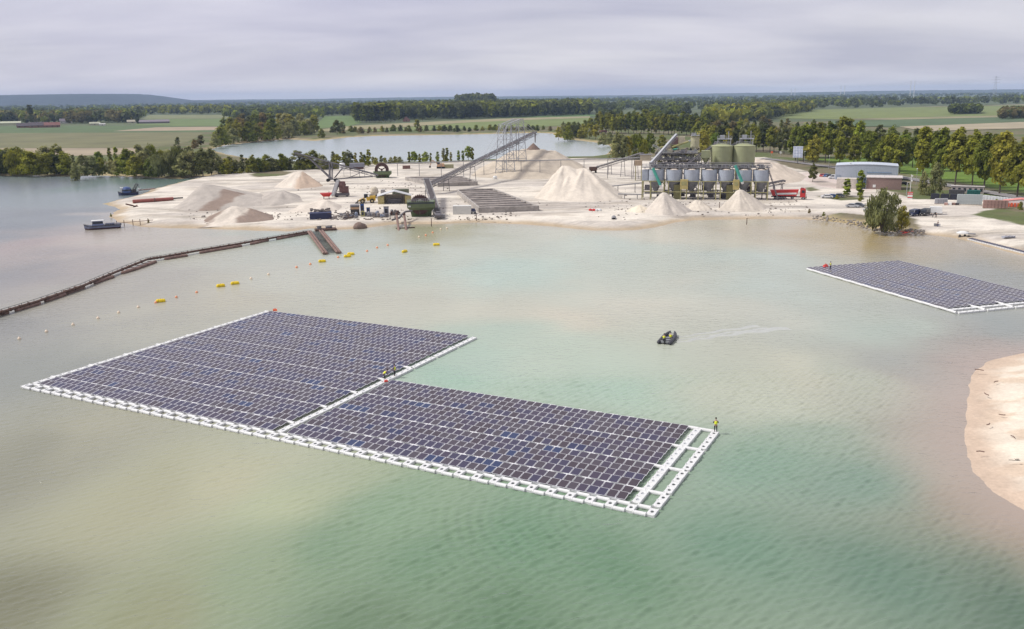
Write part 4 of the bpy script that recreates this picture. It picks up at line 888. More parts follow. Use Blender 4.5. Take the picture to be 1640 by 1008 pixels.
# ------------------------------------------------------------------ woods that read as one mass
def far_trees(name, world_pts, h0, h1, leafs, seed, wide=.42, nf=30, kind='stuff'):
    r = np.random.RandomState(seed); n = len(world_pts); P = np.array(world_pts)
    h = r.uniform(h0, h1, n); fs = []; tint = []; cols = []
    d = r.randn(n, nf, 3); d /= np.linalg.norm(d, axis=2, keepdims=True); rad = (.55 + .45 * r.rand(n, nf, 1)); R_ = (h * wide * r.uniform(.8, 1.2, n))[:, None, None]
    c = d * rad * np.concatenate([R_, R_, (h * .42)[:, None, None]], 2); c[..., 2] += (h * .55)[:, None]; c[..., 0] += P[:, 0][:, None]; c[..., 1] += P[:, 1][:, None]; c[..., 2] += LZ
    nrm = d + r.randn(n, nf, 3) * .4; nrm /= np.linalg.norm(nrm, axis=2, keepdims=True)
    a = np.cross(nrm, r.randn(n, nf, 3)); a /= np.linalg.norm(a, axis=2, keepdims=True); b = np.cross(nrm, a); s = (h * .19)[:, None, None] * r.uniform(.7, 1.3, (n, nf, 1))
    q = np.stack([c - a * s - b * s * .7, c + a * s - b * s * .6, c + a * s * .8 + b * s * .7, c - a * s * .8 + b * s * .8], 2).reshape(-1, 4, 3)
    base = np.array([LEAF[leafs[i]] for i in r.randint(0, len(leafs), n)]) * r.uniform(.7, 1.3, n)[:, None]
    me = faces_mesh(name, q, (.6 + .8 * r.rand(n * nf)), np.repeat(base, nf, 0), leafm); o = link(name, me); tag(o, kind=kind); return o
def scatter(px, n, seed, dens=None):
    poly = gpoly(px); xs = [p[0] for p in poly]; ys = [p[1] for p in poly]; r = np.random.RandomState(seed); X = r.uniform(min(xs), max(xs), n * 6); Y = r.uniform(min(ys), max(ys), n * 6)
    k = pin(X, Y, poly)
    if dens: k &= dens(X, Y)
    return np.stack([X, Y], 1)[k][:n]
far_trees('poplar_wood', scatter([(570, 195.5), (640, 193), (760, 190.5), (945, 184.5), (945, 180), (800, 179), (640, 180), (570, 186)], 1500, 1), 24, 29, ['dark', 'green', 'dark'], 1, wide=.2)
far_trees('distant_wood', scatter([(735, 176), (790, 176), (790, 171.5), (735, 172)], 500, 2), 36, 46, ['dark'], 2, wide=.25)
far_trees('distant_wood', scatter([(620, 176), (960, 174), (960, 169), (620, 170)], 1400, 21), 20, 28, ['dark', 'green'], 21, wide=.3)
far_trees('farm_wood', scatter([(-60, 203), (10, 200), (120, 199), (216, 197), (216, 189), (60, 190), (-60, 190)], 420, 3, lambda X, Y: ~((X > -760) & (X < -690) & (Y < 1560))), 15, 24, ['dark', 'green', 'brown'], 3)
far_trees('tree_line', scatter([(215, 184.5), (366, 183.6), (366, 181), (215, 182)], 70, 4), 20, 26, ['green', 'dark'], 4)
far_trees('distant_wood', scatter([(360, 190), (505, 187), (565, 184), (565, 178), (360, 180)], 330, 5), 12, 20, ['dark', 'green'], 5)
far_trees('distant_wood', scatter([(1130, 203), (1232, 192), (1300, 179), (1300, 176), (1130, 186)], 420, 6), 14, 22, ['dark', 'green', 'olive'], 6)
far_trees('field_thicket', scatter([(1524, 184), (1568, 183), (1566, 179.5), (1528, 180)], 90, 7), 13, 17, ['dark', 'green'], 7)
far_trees('field_thicket', scatter([(1602, 192), (1660, 190), (1660, 184), (1610, 187)], 80, 8), 12, 16, ['dark', 'brown'], 8)
r = np.random.RandomState(9); NB = 9500
Y = 1650 * np.exp(r.rand(NB) * 1.75); X = Y * r.uniform(-.72, .74, NB)
wx, wy = X / 420, Y / 420
k = (fbm(wx + 4, wy * 1.6, 3) > .50) | (np.abs(fbm(X / 900, Y / 500 + 7, 2) - .5) < .022)
infield = np.zeros(NB, bool)
for px, c in FIELDS: infield |= pin(X, Y, gpoly(px))
far_trees('distant_woods', np.stack([X, Y], 1)[k & ~infield], 13, 23, ['dark', 'dark', 'green'], 9, wide=.6, nf=22)
# ------------------------------------------------------------------ heaps of sand and gravel
gravel = attr_mat('gravel', 'tone', rough=.95, spec=.15, var=.10, scale=1.6, scale2=.25, bump=.5)
C_SAND, C_GREY, C_BROWN, C_DARK, C_WHITE = sRGB(204, 194, 180), sRGB(176, 168, 158), sRGB(140, 124, 112), sRGB(122, 104, 94), sRGB(216, 205, 184)
def heap(label, foot, apexes, col, seed, cut=None, side=None, group=None, sharp=.85, rill=.17):
    """a heap of loose material: foot outline in photo pixels, apex points (px, py, depth factor 0..1 inside the foot)"""
    P = gpoly(foot); cx = sum(p[0] for p in P) / len(P); cy = sum(p[1] for p in P) / len(P)
    t = thing('sand_heap', label, 'sand heap', (cx, cy, LZ - .25), 0, group)
    xs = [p[0] for p in P]; ys = [p[1] for p in P]; n = 84
    X, Y = np.meshgrid(np.linspace(min(xs) - 3, max(xs) + 3, n), np.linspace(min(ys) - 3, max(ys) + 3, n))
    nz = fbm(X / 5 + seed, Y / 5 + seed * 3, 4) - .5; Z = np.full(X.shape, -9.0)
    for (ax, ay, yy) in apexes:
        A = RY(ax, ay, yy); h = A.z - LZ
        ang = np.arctan2(Y - A.y, X - A.x); d = np.hypot(X - A.x, Y - A.y)
        # distance to the outline along each bearing
        R_ = np.interp(ang.ravel(), *radial(P, A.x, A.y)).reshape(ang.shape)
        q = np.clip(d / np.maximum(R_, .5), 0, 1.6)
        prof = h * (1 - q) ** 1.0 * (1 + .10 * (1 - q)) ; prof = np.where(q < 1, prof, -(q - 1) * h * .7)
        prof = prof - h * .10 * np.exp(-(q / .07) ** 2)
        prof = prof + rill * h * (fbm(ang * 5 + seed, q * 1.2 + seed, 3) - .5) * np.sin(np.clip(q, 0, 1) * pi) ** .8
        Z = np.maximum(Z, prof)
    Z = Z + nz * .6 * (Z > -.3)
    c = np.ones(X.shape + (3,)) * np.array(col); c = c * (1 + .24 * (fbm(X / 2.2 + seed, Y / 9, 4) - .5))[..., None] * (1 - .10 * sstep(.55, .7, fbm(X / 6 + seed * 2, Y / 6 + 5, 3)))[..., None]
    if side:                    # a dug-away face of damp darker material
        for (sx_, ex_, dark) in side:
            a0 = G(sx_, foot[0][1]).x; a1 = G(ex_, foot[0][1]).x; mk = sstep(a0 - 1, a0 + 1, X + nz * 4) * (1 - sstep(a1 - 1, a1 + 1, X + nz * 4)) * (Y < cy + 3)
            c = c + (np.array(dark) - c) * mk[..., None]
    me = grid_mesh('heap', X - cx, Y - cy, Z, keep=Z > -.8, cols=c, material=gravel)
    o = link('heap', me, t); return t
def radial(P, ax, ay):
    th = np.linspace(-pi, pi, 181); out = []
    n = len(P)
    for a in th:
        dx_, dy_ = cos(a), sin(a); best = 1.0
        for i in range(n):
            x0, y0 = P[i][0] - ax, P[i][1] - ay; x1, y1 = P[(i + 1) % n][0] - ax, P[(i + 1) % n][1] - ay
            ex, ey = x1 - x0, y1 - y0; den = dx_ * ey - dy_ * ex
            if abs(den) < 1e-9: continue
            r_ = (x0 * ey - y0 * ex) / den; u = (x0 * dy_ - y0 * dx_) / den
            if r_ > 0 and 0 <= u <= 1: best = max(best, r_)
        out.append(best)
    out = np.array(out); k = np.array([1, 2, 3, 2, 1]) / 9; out = np.convolve(np.concatenate([out[-5:-1], out, out[1:5]]), k, 'same')[4:-4]
    return th, out
def ell(cx, cy, rx, ry, n=18, skew=0): return [(cx + rx * cos(2 * pi * i / n), cy + ry * sin(2 * pi * i / n) + skew * cos(2 * pi * i / n)) for i in range(n)]
Yof = lambda a, b: G(a, b).y
heap('big grey sand mound left of the yard with a dug-out dark face', [(276, 335), (300, 339), (345, 338), (400, 333), (440, 330), (452, 322), (430, 312), (390, 306), (340, 305), (300, 318)], [(324, 294.5, Yof(324, 319)), (352, 306, Yof(352, 322)), (395, 311, Yof(395, 321))], C_GREY, 1, side=[(326, 356, C_BROWN)])
heap('low brown sand mound nearest the left shore, with two dark damp sides', [(322, 354), (350, 357), (400, 357), (442, 352), (440, 344), (412, 338), (370, 336), (336, 344)], [(374, 329.5, Yof(374, 347)), (398, 333, Yof(398, 347))], C_SAND, 2, side=[(318, 344, C_BROWN), (384, 436, C_BROWN)])
heap('pointed sand heap beneath the thin left stacker conveyor', [(436, 301), (478, 303), (520, 299), (512, 292), (478, 290), (448, 293)], [(480, 273, Yof(480, 296)), (474, 275, Yof(474, 295))], C_SAND, 3, side=[(476, 520, sRGB(188, 168, 148))])
heap('wide low grey mound behind the dark-faced mound', [(400, 330), (440, 332), (488, 324), (484, 314), (450, 306), (415, 308)], [(452, 305, Yof(452, 319)), (436, 307, Yof(436, 318))], C_GREY, 4)
heap('low pale sand ridge in front of the yellow wheel loader', [(455, 340), (500, 342), (545, 337), (552, 330), (520, 325), (475, 328)], [(522, 320, Yof(522, 333)), (500, 326, Yof(500, 334))], C_SAND, 5)
heap('highest sand heap, growing under the tall stacker conveyor', [(752, 283), (800, 287), (850, 288), (915, 285), (950, 277), (930, 262), (860, 254), (800, 257), (765, 270)], [(826, 241, Yof(850, 272)), (842, 238.5, Yof(850, 272)), (862, 238, Yof(855, 272)), (884, 241, Yof(868, 272)), (900, 249, Yof(875, 272))], sRGB(190, 178, 160), 6, rill=.12)
A = RY(854, 229.5, Yof(850, 272)); t = thing('sand_heap', 'small dark cone of fresh gravel on top of the highest sand heap', 'sand heap', (A.x, A.y, A.z - 4.2)); b = MB(); b.lathe((0, 0, 0), [(5.2, -.6), (4.1, .6), (2.4, 2.2), (1.1, 3.4), (.2, 4.2)], 22); b.build('cone', mat('fresh_gravel', C_DARK, .95, var=.2, scale=1.5, bump=.4), t, smooth=True)
heap('pale double-peaked sand heap in the middle of the yard', [(854, 318), (890, 323), (950, 325), (996, 320), (1000, 310), (960, 299), (905, 296), (868, 305)], [(903, 264.5, Yof(905, 308)), (935, 268.5, Yof(935, 309)), (918, 269, Yof(918, 308))], sRGB(206, 196, 181), 8, rill=.26)
heap('left one of two pointed sand heaps in front of the silos', [(1030, 340), (1062, 346), (1098, 344), (1112, 338), (1090, 331), (1050, 331)], [(1063, 307.5, Yof(1065, 338))], sRGB(196, 187, 175), 9)
heap('low flat sand heap between the two pointed heaps before the silos', [(1085, 337), (1120, 339), (1140, 336), (1138, 331), (1110, 329)], [(1115, 320, Yof(1115, 333)), (1122, 321, Yof(1122, 333))], sRGB(204, 194, 178), 10)
heap('right one of two pointed sand heaps in front of the silos', [(1146, 337), (1185, 339), (1225, 337), (1233, 331), (1200, 326), (1162, 328)], [(1184, 303, Yof(1186, 333))], sRGB(202, 192, 177), 11)
heap('low bank of sand left of the left pointed heap', [(998, 339), (1030, 342), (1050, 338), (1035, 331), (1008, 333)], [(1024, 327, Yof(1024, 337))], C_WHITE, 12)
heap('large smooth sand heap right of the silos by the plant road', [(1200, 293), (1240, 298), (1282, 292), (1296, 284), (1270, 274), (1222, 272)], [(1222, 255, Yof(1225, 284)), (1243, 261, Yof(1243, 284)), (1208, 254, Yof(1210, 284))], sRGB(202, 189, 172), 13, rill=.05)
A = G(575, 363.5, .5); t = thing('sand_heap', 'broken dark sand lump on the shore left of the two outlet pipes', 'sand heap', A, .3); b = MB(); b.lathe((0, 0, 0), [(2.0, -.8), (1.8, .3), (1.3, 1.0), (.6, 1.4), (.1, 1.5)], 14); b.lathe((1.3, .5, 0), [(1.4, -.8), (1.2, .2), (.7, .8), (.1, 1.0)], 12); b.build('heap', mat('damp_gravel', C_DARK, .95, var=.3, scale=1.2, bump=.5), t, smooth=True)

# ------------------------------------------------------------------ materials of the plant
siloblue = mat('silo_steel', (.37, .405, .465), .45, var=.10, scale=.8); conegrey = mat('hopper_steel', (.20, .20, .215), .6, var=.25, scale=.8); olive = mat('olive_yellow_steel', (.33, .31, .14), .65, var=.18); tankgreen = mat('pale_green_paint', (.34, .355, .20), .6, var=.10, scale=.3)
galv = mat('galvanised_steel', (.40, .41, .43), .5, var=.15); belt = mat('conveyor_belt', (.075, .062, .062), .8, var=.25); frame_d = mat('conveyor_frame', (.15, .14, .15), .7, var=.25); teal = mat('teal_chute', (.07, .34, .27), .6); beige = mat('beige_sheet', (.50, .44, .33), .7, var=.12); green = mat('machine_green', (.135, .17, .085), .6, var=.18, scale=.8)
wheelbrown = mat('bucket_wheel_brown', (.085, .042, .036), .7, var=.3); conc = mat('weathered_concrete', (.36, .33, .30), .9, var=.35, scale=.5, bump=.3); white_p = mat('white_paint', (.70, .70, .68), .5, var=.06); cont_white = mat('container_white', (.62, .61, .57), .6, var=.06); glassd = mat('dark_glass', (.03, .035, .045), .12); blue = mat('blue_paint', (.03, .10, .32), .5); navy = mat('navy_container', (.030, .036, .085), .6, var=.15); yellow = mat('loader_yellow', (.62, .40, .05), .5, var=.12); tyre = mat('tyre_rubber', (.02, .02, .02), .85)
redp = mat('red_paint', (.50, .035, .03), .4, var=.06); sandm = mat('loose_sand', (.62, .53, .43), .95, var=.12, bump=.4); roofgrey = mat('pale_roof_sheet', (.52, .52, .52), .6, var=.1); shed_y = mat('shed_yellow', (.40, .34, .15), .8, var=.15); scrapm = mat('scrap_metal', (.22, .19, .17), .8, var=.4, scale=2)
class Loc:
    """local frame of a thing whose base stands at photo pixel (px, py): x to the right, y away, z up"""
    def __init__(s, px, py, z=LZ):
        s.px, s.py = px, py; s.P = G(px, py, z); s.s = SC(s.P); s.rz = facing(s.P); s.k = (CH - z) / hypot(s.P.x, s.P.y)
    def x(s, px): return (px - s.px) * s.s
    def z(s, py, dy=0.0): return (s.py - py) * s.s - dy * s.k
    def p(s, px, py, dy=0.0): return Vector((s.x(px) * (1 + dy * .0028), dy, s.z(py, dy)))
    def root(s, name, label, cat, group=None): return thing(name, label, cat, s.P, s.rz, group)
def rails(b, p0, p1, h=1.0, n=8, t=.06):
    p0, p1 = Vector(p0), Vector(p1); u = Vector((0, 0, h))
    b.beam(p0 + u, p1 + u, t); b.beam(p0 + u * .5, p1 + u * .5, t * .8)
    for i in range(n + 1): q = p0.lerp(p1, i / n); b.beam(q, q + u, t)
def conveyor(name, label, A, B, w, legs=(), truss_h=1.0, n=10, base=None, fm=None, bm=None, cover=False):
    A, B = Vector(A), Vector(B); t = thing(name, label, 'conveyor', (base or Vector((A.x, A.y, LZ))), 0)
    o = t.location; b = MB(o); b.truss(A - Vector((0, 0, truss_h / 2)), B - Vector((0, 0, truss_h / 2)), w, truss_h, n, max(.10, w * .09)); b.build('frame', fm or frame_d, t)
    b = MB(o); b.beam(A + Vector((0, 0, .12)), B + Vector((0, 0, .12)), w * .8, .14); b.build('belt', bm or belt, t)
    b = MB(o); d = (B - A).normalized(); sd = Vector((-d.y, d.x, 0)).normalized() * (w / 2 + .05)
    for q in (A, B): b.tube(q - sd, q + sd, .38, n=10)
    b.build('end_pulley', fm or frame_d, t)
    b = MB(o); off = sd * 1.05
    for s_ in (-1, 1): b.beam(A + off * s_ + Vector((0, 0, .35)), B + off * s_ + Vector((0, 0, .35)), .09, .3)
    b.build('side_board', gsteel, t)
    if cover:
        b = MB(o); b.beam(A + Vector((0, 0, .62)), B + Vector((0, 0, .62)), w * .9, .7); b.build('cover', cover, t)
    for k in legs:
        q = A.lerp(B, k); sp = max(.8, w * .6); b = MB(o); nn = Vector((-d.y, d.x, 0)).normalized(); gz = LZ - .2
        for s_ in (-1, 1): b.beam(q + nn * s_ * w / 2 - Vector((0, 0, truss_h)), Vector((q.x, q.y, gz)) + nn * s_ * (w / 2 + (q.z - gz) * .07), .16 + w * .04)
        for f in (.3, .65): zz_ = gz + (q.z - truss_h - gz) * f; b.beam(Vector((q.x, q.y, zz_)) - nn * w * .6, Vector((q.x, q.y, zz_)) + nn * w * .6, .12)
        b.build('leg', fm or frame_d, t)
    return t
# ------------------------------------------------------------------ silo battery
L = Loc(1127, 320.5); t = L.root('silo_battery', 'row of seven grey-blue steel silos on olive legs with a walkway on top', 'silo battery')
xs = [L.x(v) for v in (1051.5, 1079.5, 1107, 1134, 1160, 1187, 1212.5)]; rad = 12.4 * L.s; zc, zt, zh, zo = L.z(290.5, 3), L.z(273, 3), L.z(305, 3), L.z(309, 3)
yS = 3.6
for i, x in enumerate(xs):
    b = MB(); b.lathe((x, yS, 0), [(rad, zc), (rad, zc + .12), (rad * .995, zc + .13), (rad * .995, (zc + zt) / 2), (rad * 1.012, (zc + zt) / 2 + .02), (rad * 1.012, (zc + zt) / 2 + .12), (rad * .995, (zc + zt) / 2 + .14), (rad, zt - .1), (rad * 1.02, zt), (rad * .94, zt + .02), (rad * .93, zt - .6)], 28, cap=False); o = b.build('silo', siloblue, t, smooth=False)
    b = MB(); b.lathe((x, yS, 0), [(.42, zo - .6), (.42, zo), (rad * .98, zc)], 24); b.build('hopper', conegrey, o)
    b = MB(); b.lathe((x, yS, 0), [(rad * .93, zt - .5), (rad * .5, zt + .35), (.2, zt + 1.1)], 18); b.build('sand_fill', sandm, o)
b = MB(); x0_ = L.x(1032); b.box((x0_ + .6, yS + .3, (zc + zt) / 2 - .2), (2.2, 3.4, zt - zc)); b.build('feed_bin', siloblue, t)
for x in [L.x(v) for v in (1031, 1044, 1065, 1072, 1091, 1100, 1118, 1126, 1145, 1152, 1178, 1198, 1205, 1223)]:
    for y in (.4, 6.8):
        b = MB(); b.box((x, y, zc / 2 - .15), (.36, .36, zc + .5)); b.build('leg', olive, t)
b = MB()
for y in (.4, 6.8):
    for z in (zc, zc * .42): b.beam((L.x(1031), y, z), (L.x(1223), y, z), .28)
for v in range(6): a, c = L.x(1065 + v * 27), L.x(1072 + v * 27); b.beam((a, 6.8, .5), (c + 5, 6.8, zc * .42), .12)
b.build('brace', olive, t)
b = MB(); zw = zt + .75
b.box((L.x(1128), yS, zw), (L.x(1226) - L.x(1030), 3.2, .18))
for v in range(1034, 1226, 9): b.box((L.x(v), yS, zw - .3), (.14, 3.4, .4))
b.build('gantry', gsteel, t)
for y in (yS - 1.6, yS + 1.6):
    b = MB(); rails(b, (L.x(1030), y, zw), (L.x(1228), y, zw), 1.15, 34, .09); b.build('railing', galv, t)
b = MB(); b.beam((L.x(1045), yS, zw + .7), (L.x(1226), yS, zw + .7), 1.2, .2); b.tube((L.x(1040), yS + .7, zw + 1.6), (L.x(1226), yS + .7, zw + 1.6), .18)
for v in range(1050, 1226, 27): b.box((L.x(v), yS, zw + .5), (1.6, 1.4, 1.3)); b.beam((L.x(v), yS, zw), (L.x(v) + .2, yS, zt), .7)
b.build('distribution_belt', frame_d, t)
for (a, c, e, f) in ((1047, 271.5, 1059.5, 298), (1172.5, 267, 1184, 292)):
    b = MB(); b.tube(L.p(a, c, -.6), L.p(e, f, -.8), .55, n=10); o = b.build('chute', teal, t); b = MB(); b.tube(L.p(e, f, -.8), L.p(e + 1.2, f + 3.2, -.8), .6, .42, n=10); b.build('spout', white_p, o)
for a, c in ((1090, 1102), (1170.5, 1180)):
    b = MB(); b.box((L.x((a + c) / 2), .1, (L.z(304) + L.z(289)) / 2), (L.x(c) - L.x(a), 1.4, L.z(289) - L.z(304))); o = b.build('control_cabin', mat('cabin_ochre', (.46, .38, .15), .7), t)
    b = MB(); b.box((L.x((a + c) / 2), -.62, L.z(295)), (L.x(c) - L.x(a) - 1.0, .06, 1.4)); b.build('door', olive, o)
b = MB()
for i, v in enumerate((1085, 1166)): b.prism([(L.x(v) - 1.2, 1.0), (L.x(v) + 1.4, 1.0), (L.x(v) + 1.4, 5), (L.x(v) - 1.2, 5)], -.2, zc * .8)
b.build('stair_tower', mat('olive_dark_sheet', (.17, .16, .07), .8), t)
b = MB()
for i in range(9): q = i / 8; b.box((L.x(1222) + q * 4.2, 2 + .2, zw * (1 - q) + .1), (.8, 1.0, .08))
b.beam((L.x(1222), 1.6, zw), (L.x(1222) + 4.2, 1.6, .1), .14, .3); b.beam((L.x(1222), 2.8, zw), (L.x(1222) + 4.2, 2.8, .1), .14, .3); rails(b, (L.x(1222), 1.6, zw), (L.x(1222) + 4.2, 1.6, .1), 1, 6); b.build('stair', frame_d, t)
for v, d_ in ((1068, 'a'), (1110, 'b'), (1138, 'c'), (1160, 'd'), (1190, 'e')):
    b = MB(); b.box((L.x(v), 5.6, 1.5), (2.2, 1.6, 2.2)); b.beam((L.x(v) - 1, 5, 2.8), (L.x(v) + 2.4, 5, 3.3), .8, .3); b.beam((L.x(v), 4.5, 3.2), (L.x(v), 4.5, 0), .2); b.build('dosing_unit', frame_d, t)
b = MB(); b.beam((L.x(1034), 4.2, 2.4), (L.x(1222), 4.2, 2.6), 1.3, .25); b.beam((L.x(1034), 3.4, 2.0), (L.x(1222), 3.4, 2.2), .2, .5); b.build('collecting_belt', frame_d, t)
pq = random.Random(8)
for i in range(46):
    x, y = L.x(pq.uniform(1036, 1222)), pq.uniform(4.8, 8.5); z = pq.uniform(.4, zc * .95); b = MB(); q = pq.random()
    if q < .45: b.beam((x, y, z), (x + pq.uniform(-3, 3), y, max(.2, z + pq.choice((-2, 0, 2)))), .28)
    elif q < .75: b.box((x, y, z * .6 + .3), (pq.uniform(.8, 2), 1.2, pq.uniform(.8, 2)))
    else: b.tube((x, y, 0), (x, y, z + 1), .2, n=8)
    b.build(['cross_member', 'motor_box', 'standpipe'][0 if q < .45 else 1 if q < .75 else 2], [dsteel, frame_d, wheelbrown][i % 3], t)
for i in range(40):
    x = L.x(pq.uniform(1034, 1224)); b = MB(); z = zw + pq.uniform(.1, 1.0)
    b.box((x, yS + pq.uniform(-1, 1.2), z), (pq.uniform(.4, 1.6), pq.uniform(.4, 1), pq.uniform(.4, 1.2))); b.build('gantry_machine', [dsteel, frame_d, gsteel][i % 3], t)
SP_ = L
# green tanks
for i, (a, c) in enumerate(((1136.5, 1170), (1171.5, 1205))):
    T_ = Loc((a + c) / 2, 310); r_ = (c - a) / 2 * T_.s; t = T_.root('storage_tank', ['left pale green storage tank rising behind the silos', 'right pale green storage tank rising behind the silos'][i], 'tank')
    z0, z1 = T_.z(267), T_.z(237); b = MB(); b.lathe((0, 0, 0), [(r_, z0), (r_, z1 - .2), (r_ * 1.02, z1 - .15), (r_ * 1.02, z1), (r_ * .3, z1 + .9)], 32); b.build('shell', tankgreen, t)
    b = MB()
    for k in range(3): zz_ = z0 + (z1 - z0) * (.25 + .25 * k); b.lathe((0, 0, 0), [(r_ * 1.004, zz_), (r_ * 1.012, zz_ + .05), (r_ * 1.004, zz_ + .1)], 32, cap=False)
    b.build('hoop', tankgreen, t); b = MB(); b.lathe((0, 0, 0), [(.6, z0 - 4), (r_, z0)], 24); b.build('hopper', conegrey, t)
    for x, y in ((-1, -1), (1, -1), (1, 1), (-1, 1)): b = MB(); b.box((x * r_ * .66, y * r_ * .66, z0 / 2 - .1), (.5, .5, z0 + .2)); b.build('leg', olive, t)
    b = MB(); rails(b, (-r_ * .7, -r_ * .5, z1 + .4), (r_ * .7, -r_ * .5, z1 + .4), 1.1, 6, .1); rails(b, (-r_ * .7, r_ * .5, z1 + .4), (r_ * .7, r_ * .5, z1 + .4), 1.1, 6, .1); b.build('railing', galv, t)
    b = MB(); b.box((r_ * .2, 0, z1 + 2.6), (r_ * 1.3, 2.6, .3)); b.box((0, .3, z1 + 3.4), (1.8, 1.6, 1.3)); b.tube((r_ * .55, 0, z1 + .3), (r_ * .55, 0, z1 + 5.6), .12)
    for x in (-.4, .75):
        for y in (-1.2, 1.2): b.beam((r_ * x, y, z1 + .2), (r_ * x, y, z1 + 2.6), .25)
    rails(b, (-r_ * .45, -1.3, z1 + 2.7), (r_ * .85, -1.3, z1 + 2.7), 1.1, 5, .1); b.build('head_platform', galv, t)
T_ = Loc(1128, 312); t = T_.root('feed_hopper', 'small pale green hopper box tucked left of the left green tank', 'hopper'); b = MB(); z0, z1 = T_.z(255), T_.z(244); b.box((0, 0, (z0 + z1) / 2), (3.4, 3, z1 - z0)); b.build('box', tankgreen, t); b = MB(); b.lathe((0, 0, 0), [(.4, z0 - 2.4), (1.5, z0)], 12); b.build('cone', tankgreen, t)
for x in (-1.5, 1.5): b = MB(); b.box((x, 0, z0 / 2 - .1), (.3, 2.6, z0)); b.build('leg', olive, t)
def seg(px0, py0, px1, py1, Y0, Y1=None): return RY(px0, py0, Y0), RY(px1, py1, Y1 or Y0)
YT = Loc(1153, 310).P.y
A, B = seg(1098, 266, 1152, 227, YT - 3, YT + 1); conveyor('belt_conveyor', 'dark inclined conveyor climbing to the top of the left green tank', A, B, 1.5, (.3, .65))
A, B = seg(1158, 240, 1189, 226, YT + 1.5); conveyor('belt_conveyor', 'short dark conveyor bridging from the left to the right green tank top', A, B, 1.3, (), n=6)
# washing plant tower behind the silos
L = Loc(1088, 296); t = L.root('washing_plant', 'tangled steel washing plant with beige box and hopper tower behind the silos', 'washing plant')
b = MB()
for x in (1050, 1064, 1078, 1092, 1106, 1117):
    for y in (0, 5, 10): b.box((L.x(x), y, L.z(250) / 2 - .1), (.32, .32, L.z(250) + .4))
for z in (L.z(258), L.z(248), L.z(272)):
    for y in (0, 5, 10): b.beam((L.x(1048), y, z), (L.x(1119), y, z), .28)
    for x in (1050, 1078, 1106): b.beam((L.x(x), 0, z), (L.x(x), 10, z), .25)
for i in range(5): a, c = L.x(1050 + 14 * i), L.x(1064 + 14 * i); b.beam((a, 0, L.z(272)), (c, 0, L.z(258)), .16); b.beam((c, 0, L.z(258)), (a, 0, L.z(248)), .16)
b.build('frame', mat('plant_frame', (.12, .115, .10), .7, var=.25), t)
for z, w in ((258, 71), (248, 60)):
    b = MB(); b.box((L.x(1084), 5, L.z(z) + .2), (w * L.s, 10.5, .16)); o = b.build('deck', gsteel, t); b = MB(); rails(b, (L.x(1084 - w / 2), -.2, L.z(z) + .2), (L.x(1084 + w / 2), -.2, L.z(z) + .2), 1.1, 12, .09); b.build('railing', galv, o)
b = MB(); b.box((L.x(1090), 7, L.z(226, 7)), (9 * L.s, 3.2, 10 * L.s)); b.box((L.x(1079), 8, L.z(227, 8)), (11 * L.s, 3.4, 12 * L.s)); b.build('upper_house', beige, t)
b = MB(); b.box((L.x(1079), 6.2, L.z(227, 7)), (10 * L.s, .1, 11 * L.s)); b.build('cladding', mat('brown_cladding', (.15, .09, .085), .7), t)
b = MB(); b.lathe((L.x(1110), 5, 0), [(.35, L.z(248, 5)), (1.2, L.z(241, 5)), (1.9, L.z(237, 5)), (1.9, L.z(222, 5)), (2.1, L.z(221.8, 5)), (2.1, L.z(221.4, 5))], 16); b.build('cyclone_bin', mat('pale_olive_paint', (.42, .40, .26), .6), t)
b = MB(); b.box((L.x(1110), 5, L.z(219.5, 5)), (13 * L.s, 3.4, .2)); rails(b, (L.x(1104), 3.4, L.z(219.5, 5)), (L.x(1117), 3.4, L.z(219.5, 5)), 1.1, 5, .1); b.box((L.x(1108), 5, L.z(218, 5)), (1.6, 1.6, 1.2)); b.build('bin_platform', galv, t)
for i, (a, c, e, f, r_) in enumerate(((1075, 238, 1100, 229, .35), (1070, 247, 1098, 252, .5), (1062, 244, 1085, 240, .4), (1088, 252, 1104, 246, .45), (1100, 228, 1108, 226, .35), (1066, 262, 1110, 259, .4), (1056, 238, 1070, 236, .4), (1100, 262, 1118, 268, .35))):
    b = MB(); b.tube(L.p(a, c, 2 + i * .7), L.p(e, f, 3 + i * .6), r_, n=10); b.build('duct', [mat('duct_olive', (.34, .32, .13), .6), galv, teal if i == 2 else gsteel][i % 3], t)
for i, (x, y, w, h) in enumerate(((1056, 254, 7, 6), (1068, 256, 9, 5), (1080, 255, 7, 6), (1094, 257, 10, 5), (1106, 255, 6, 7), (1060, 268, 10, 7), (1084, 269, 12, 6), (1108, 270, 9, 7), (1072, 244, 8, 5), (1096, 243, 6, 6))):
    b = MB(); c_ = L.p(x, y, 2 + (i * 2.3) % 6); b.box(tuple(c_), (w * L.s, 2.4, h * L.s), taper=.85 if i % 2 else 1); b.lathe((c_.x + .4, c_.y, c_.z), [(.5, h * L.s * .4), (.5, h * L.s * .8)], 8); b.build('screen_box', [frame_d, gsteel, beige, mat('pale_olive_paint', (.42, .40, .26), .6), scrapm][i % 5], t)
YW_ = L.P.y
pr_ = random.Random(21)
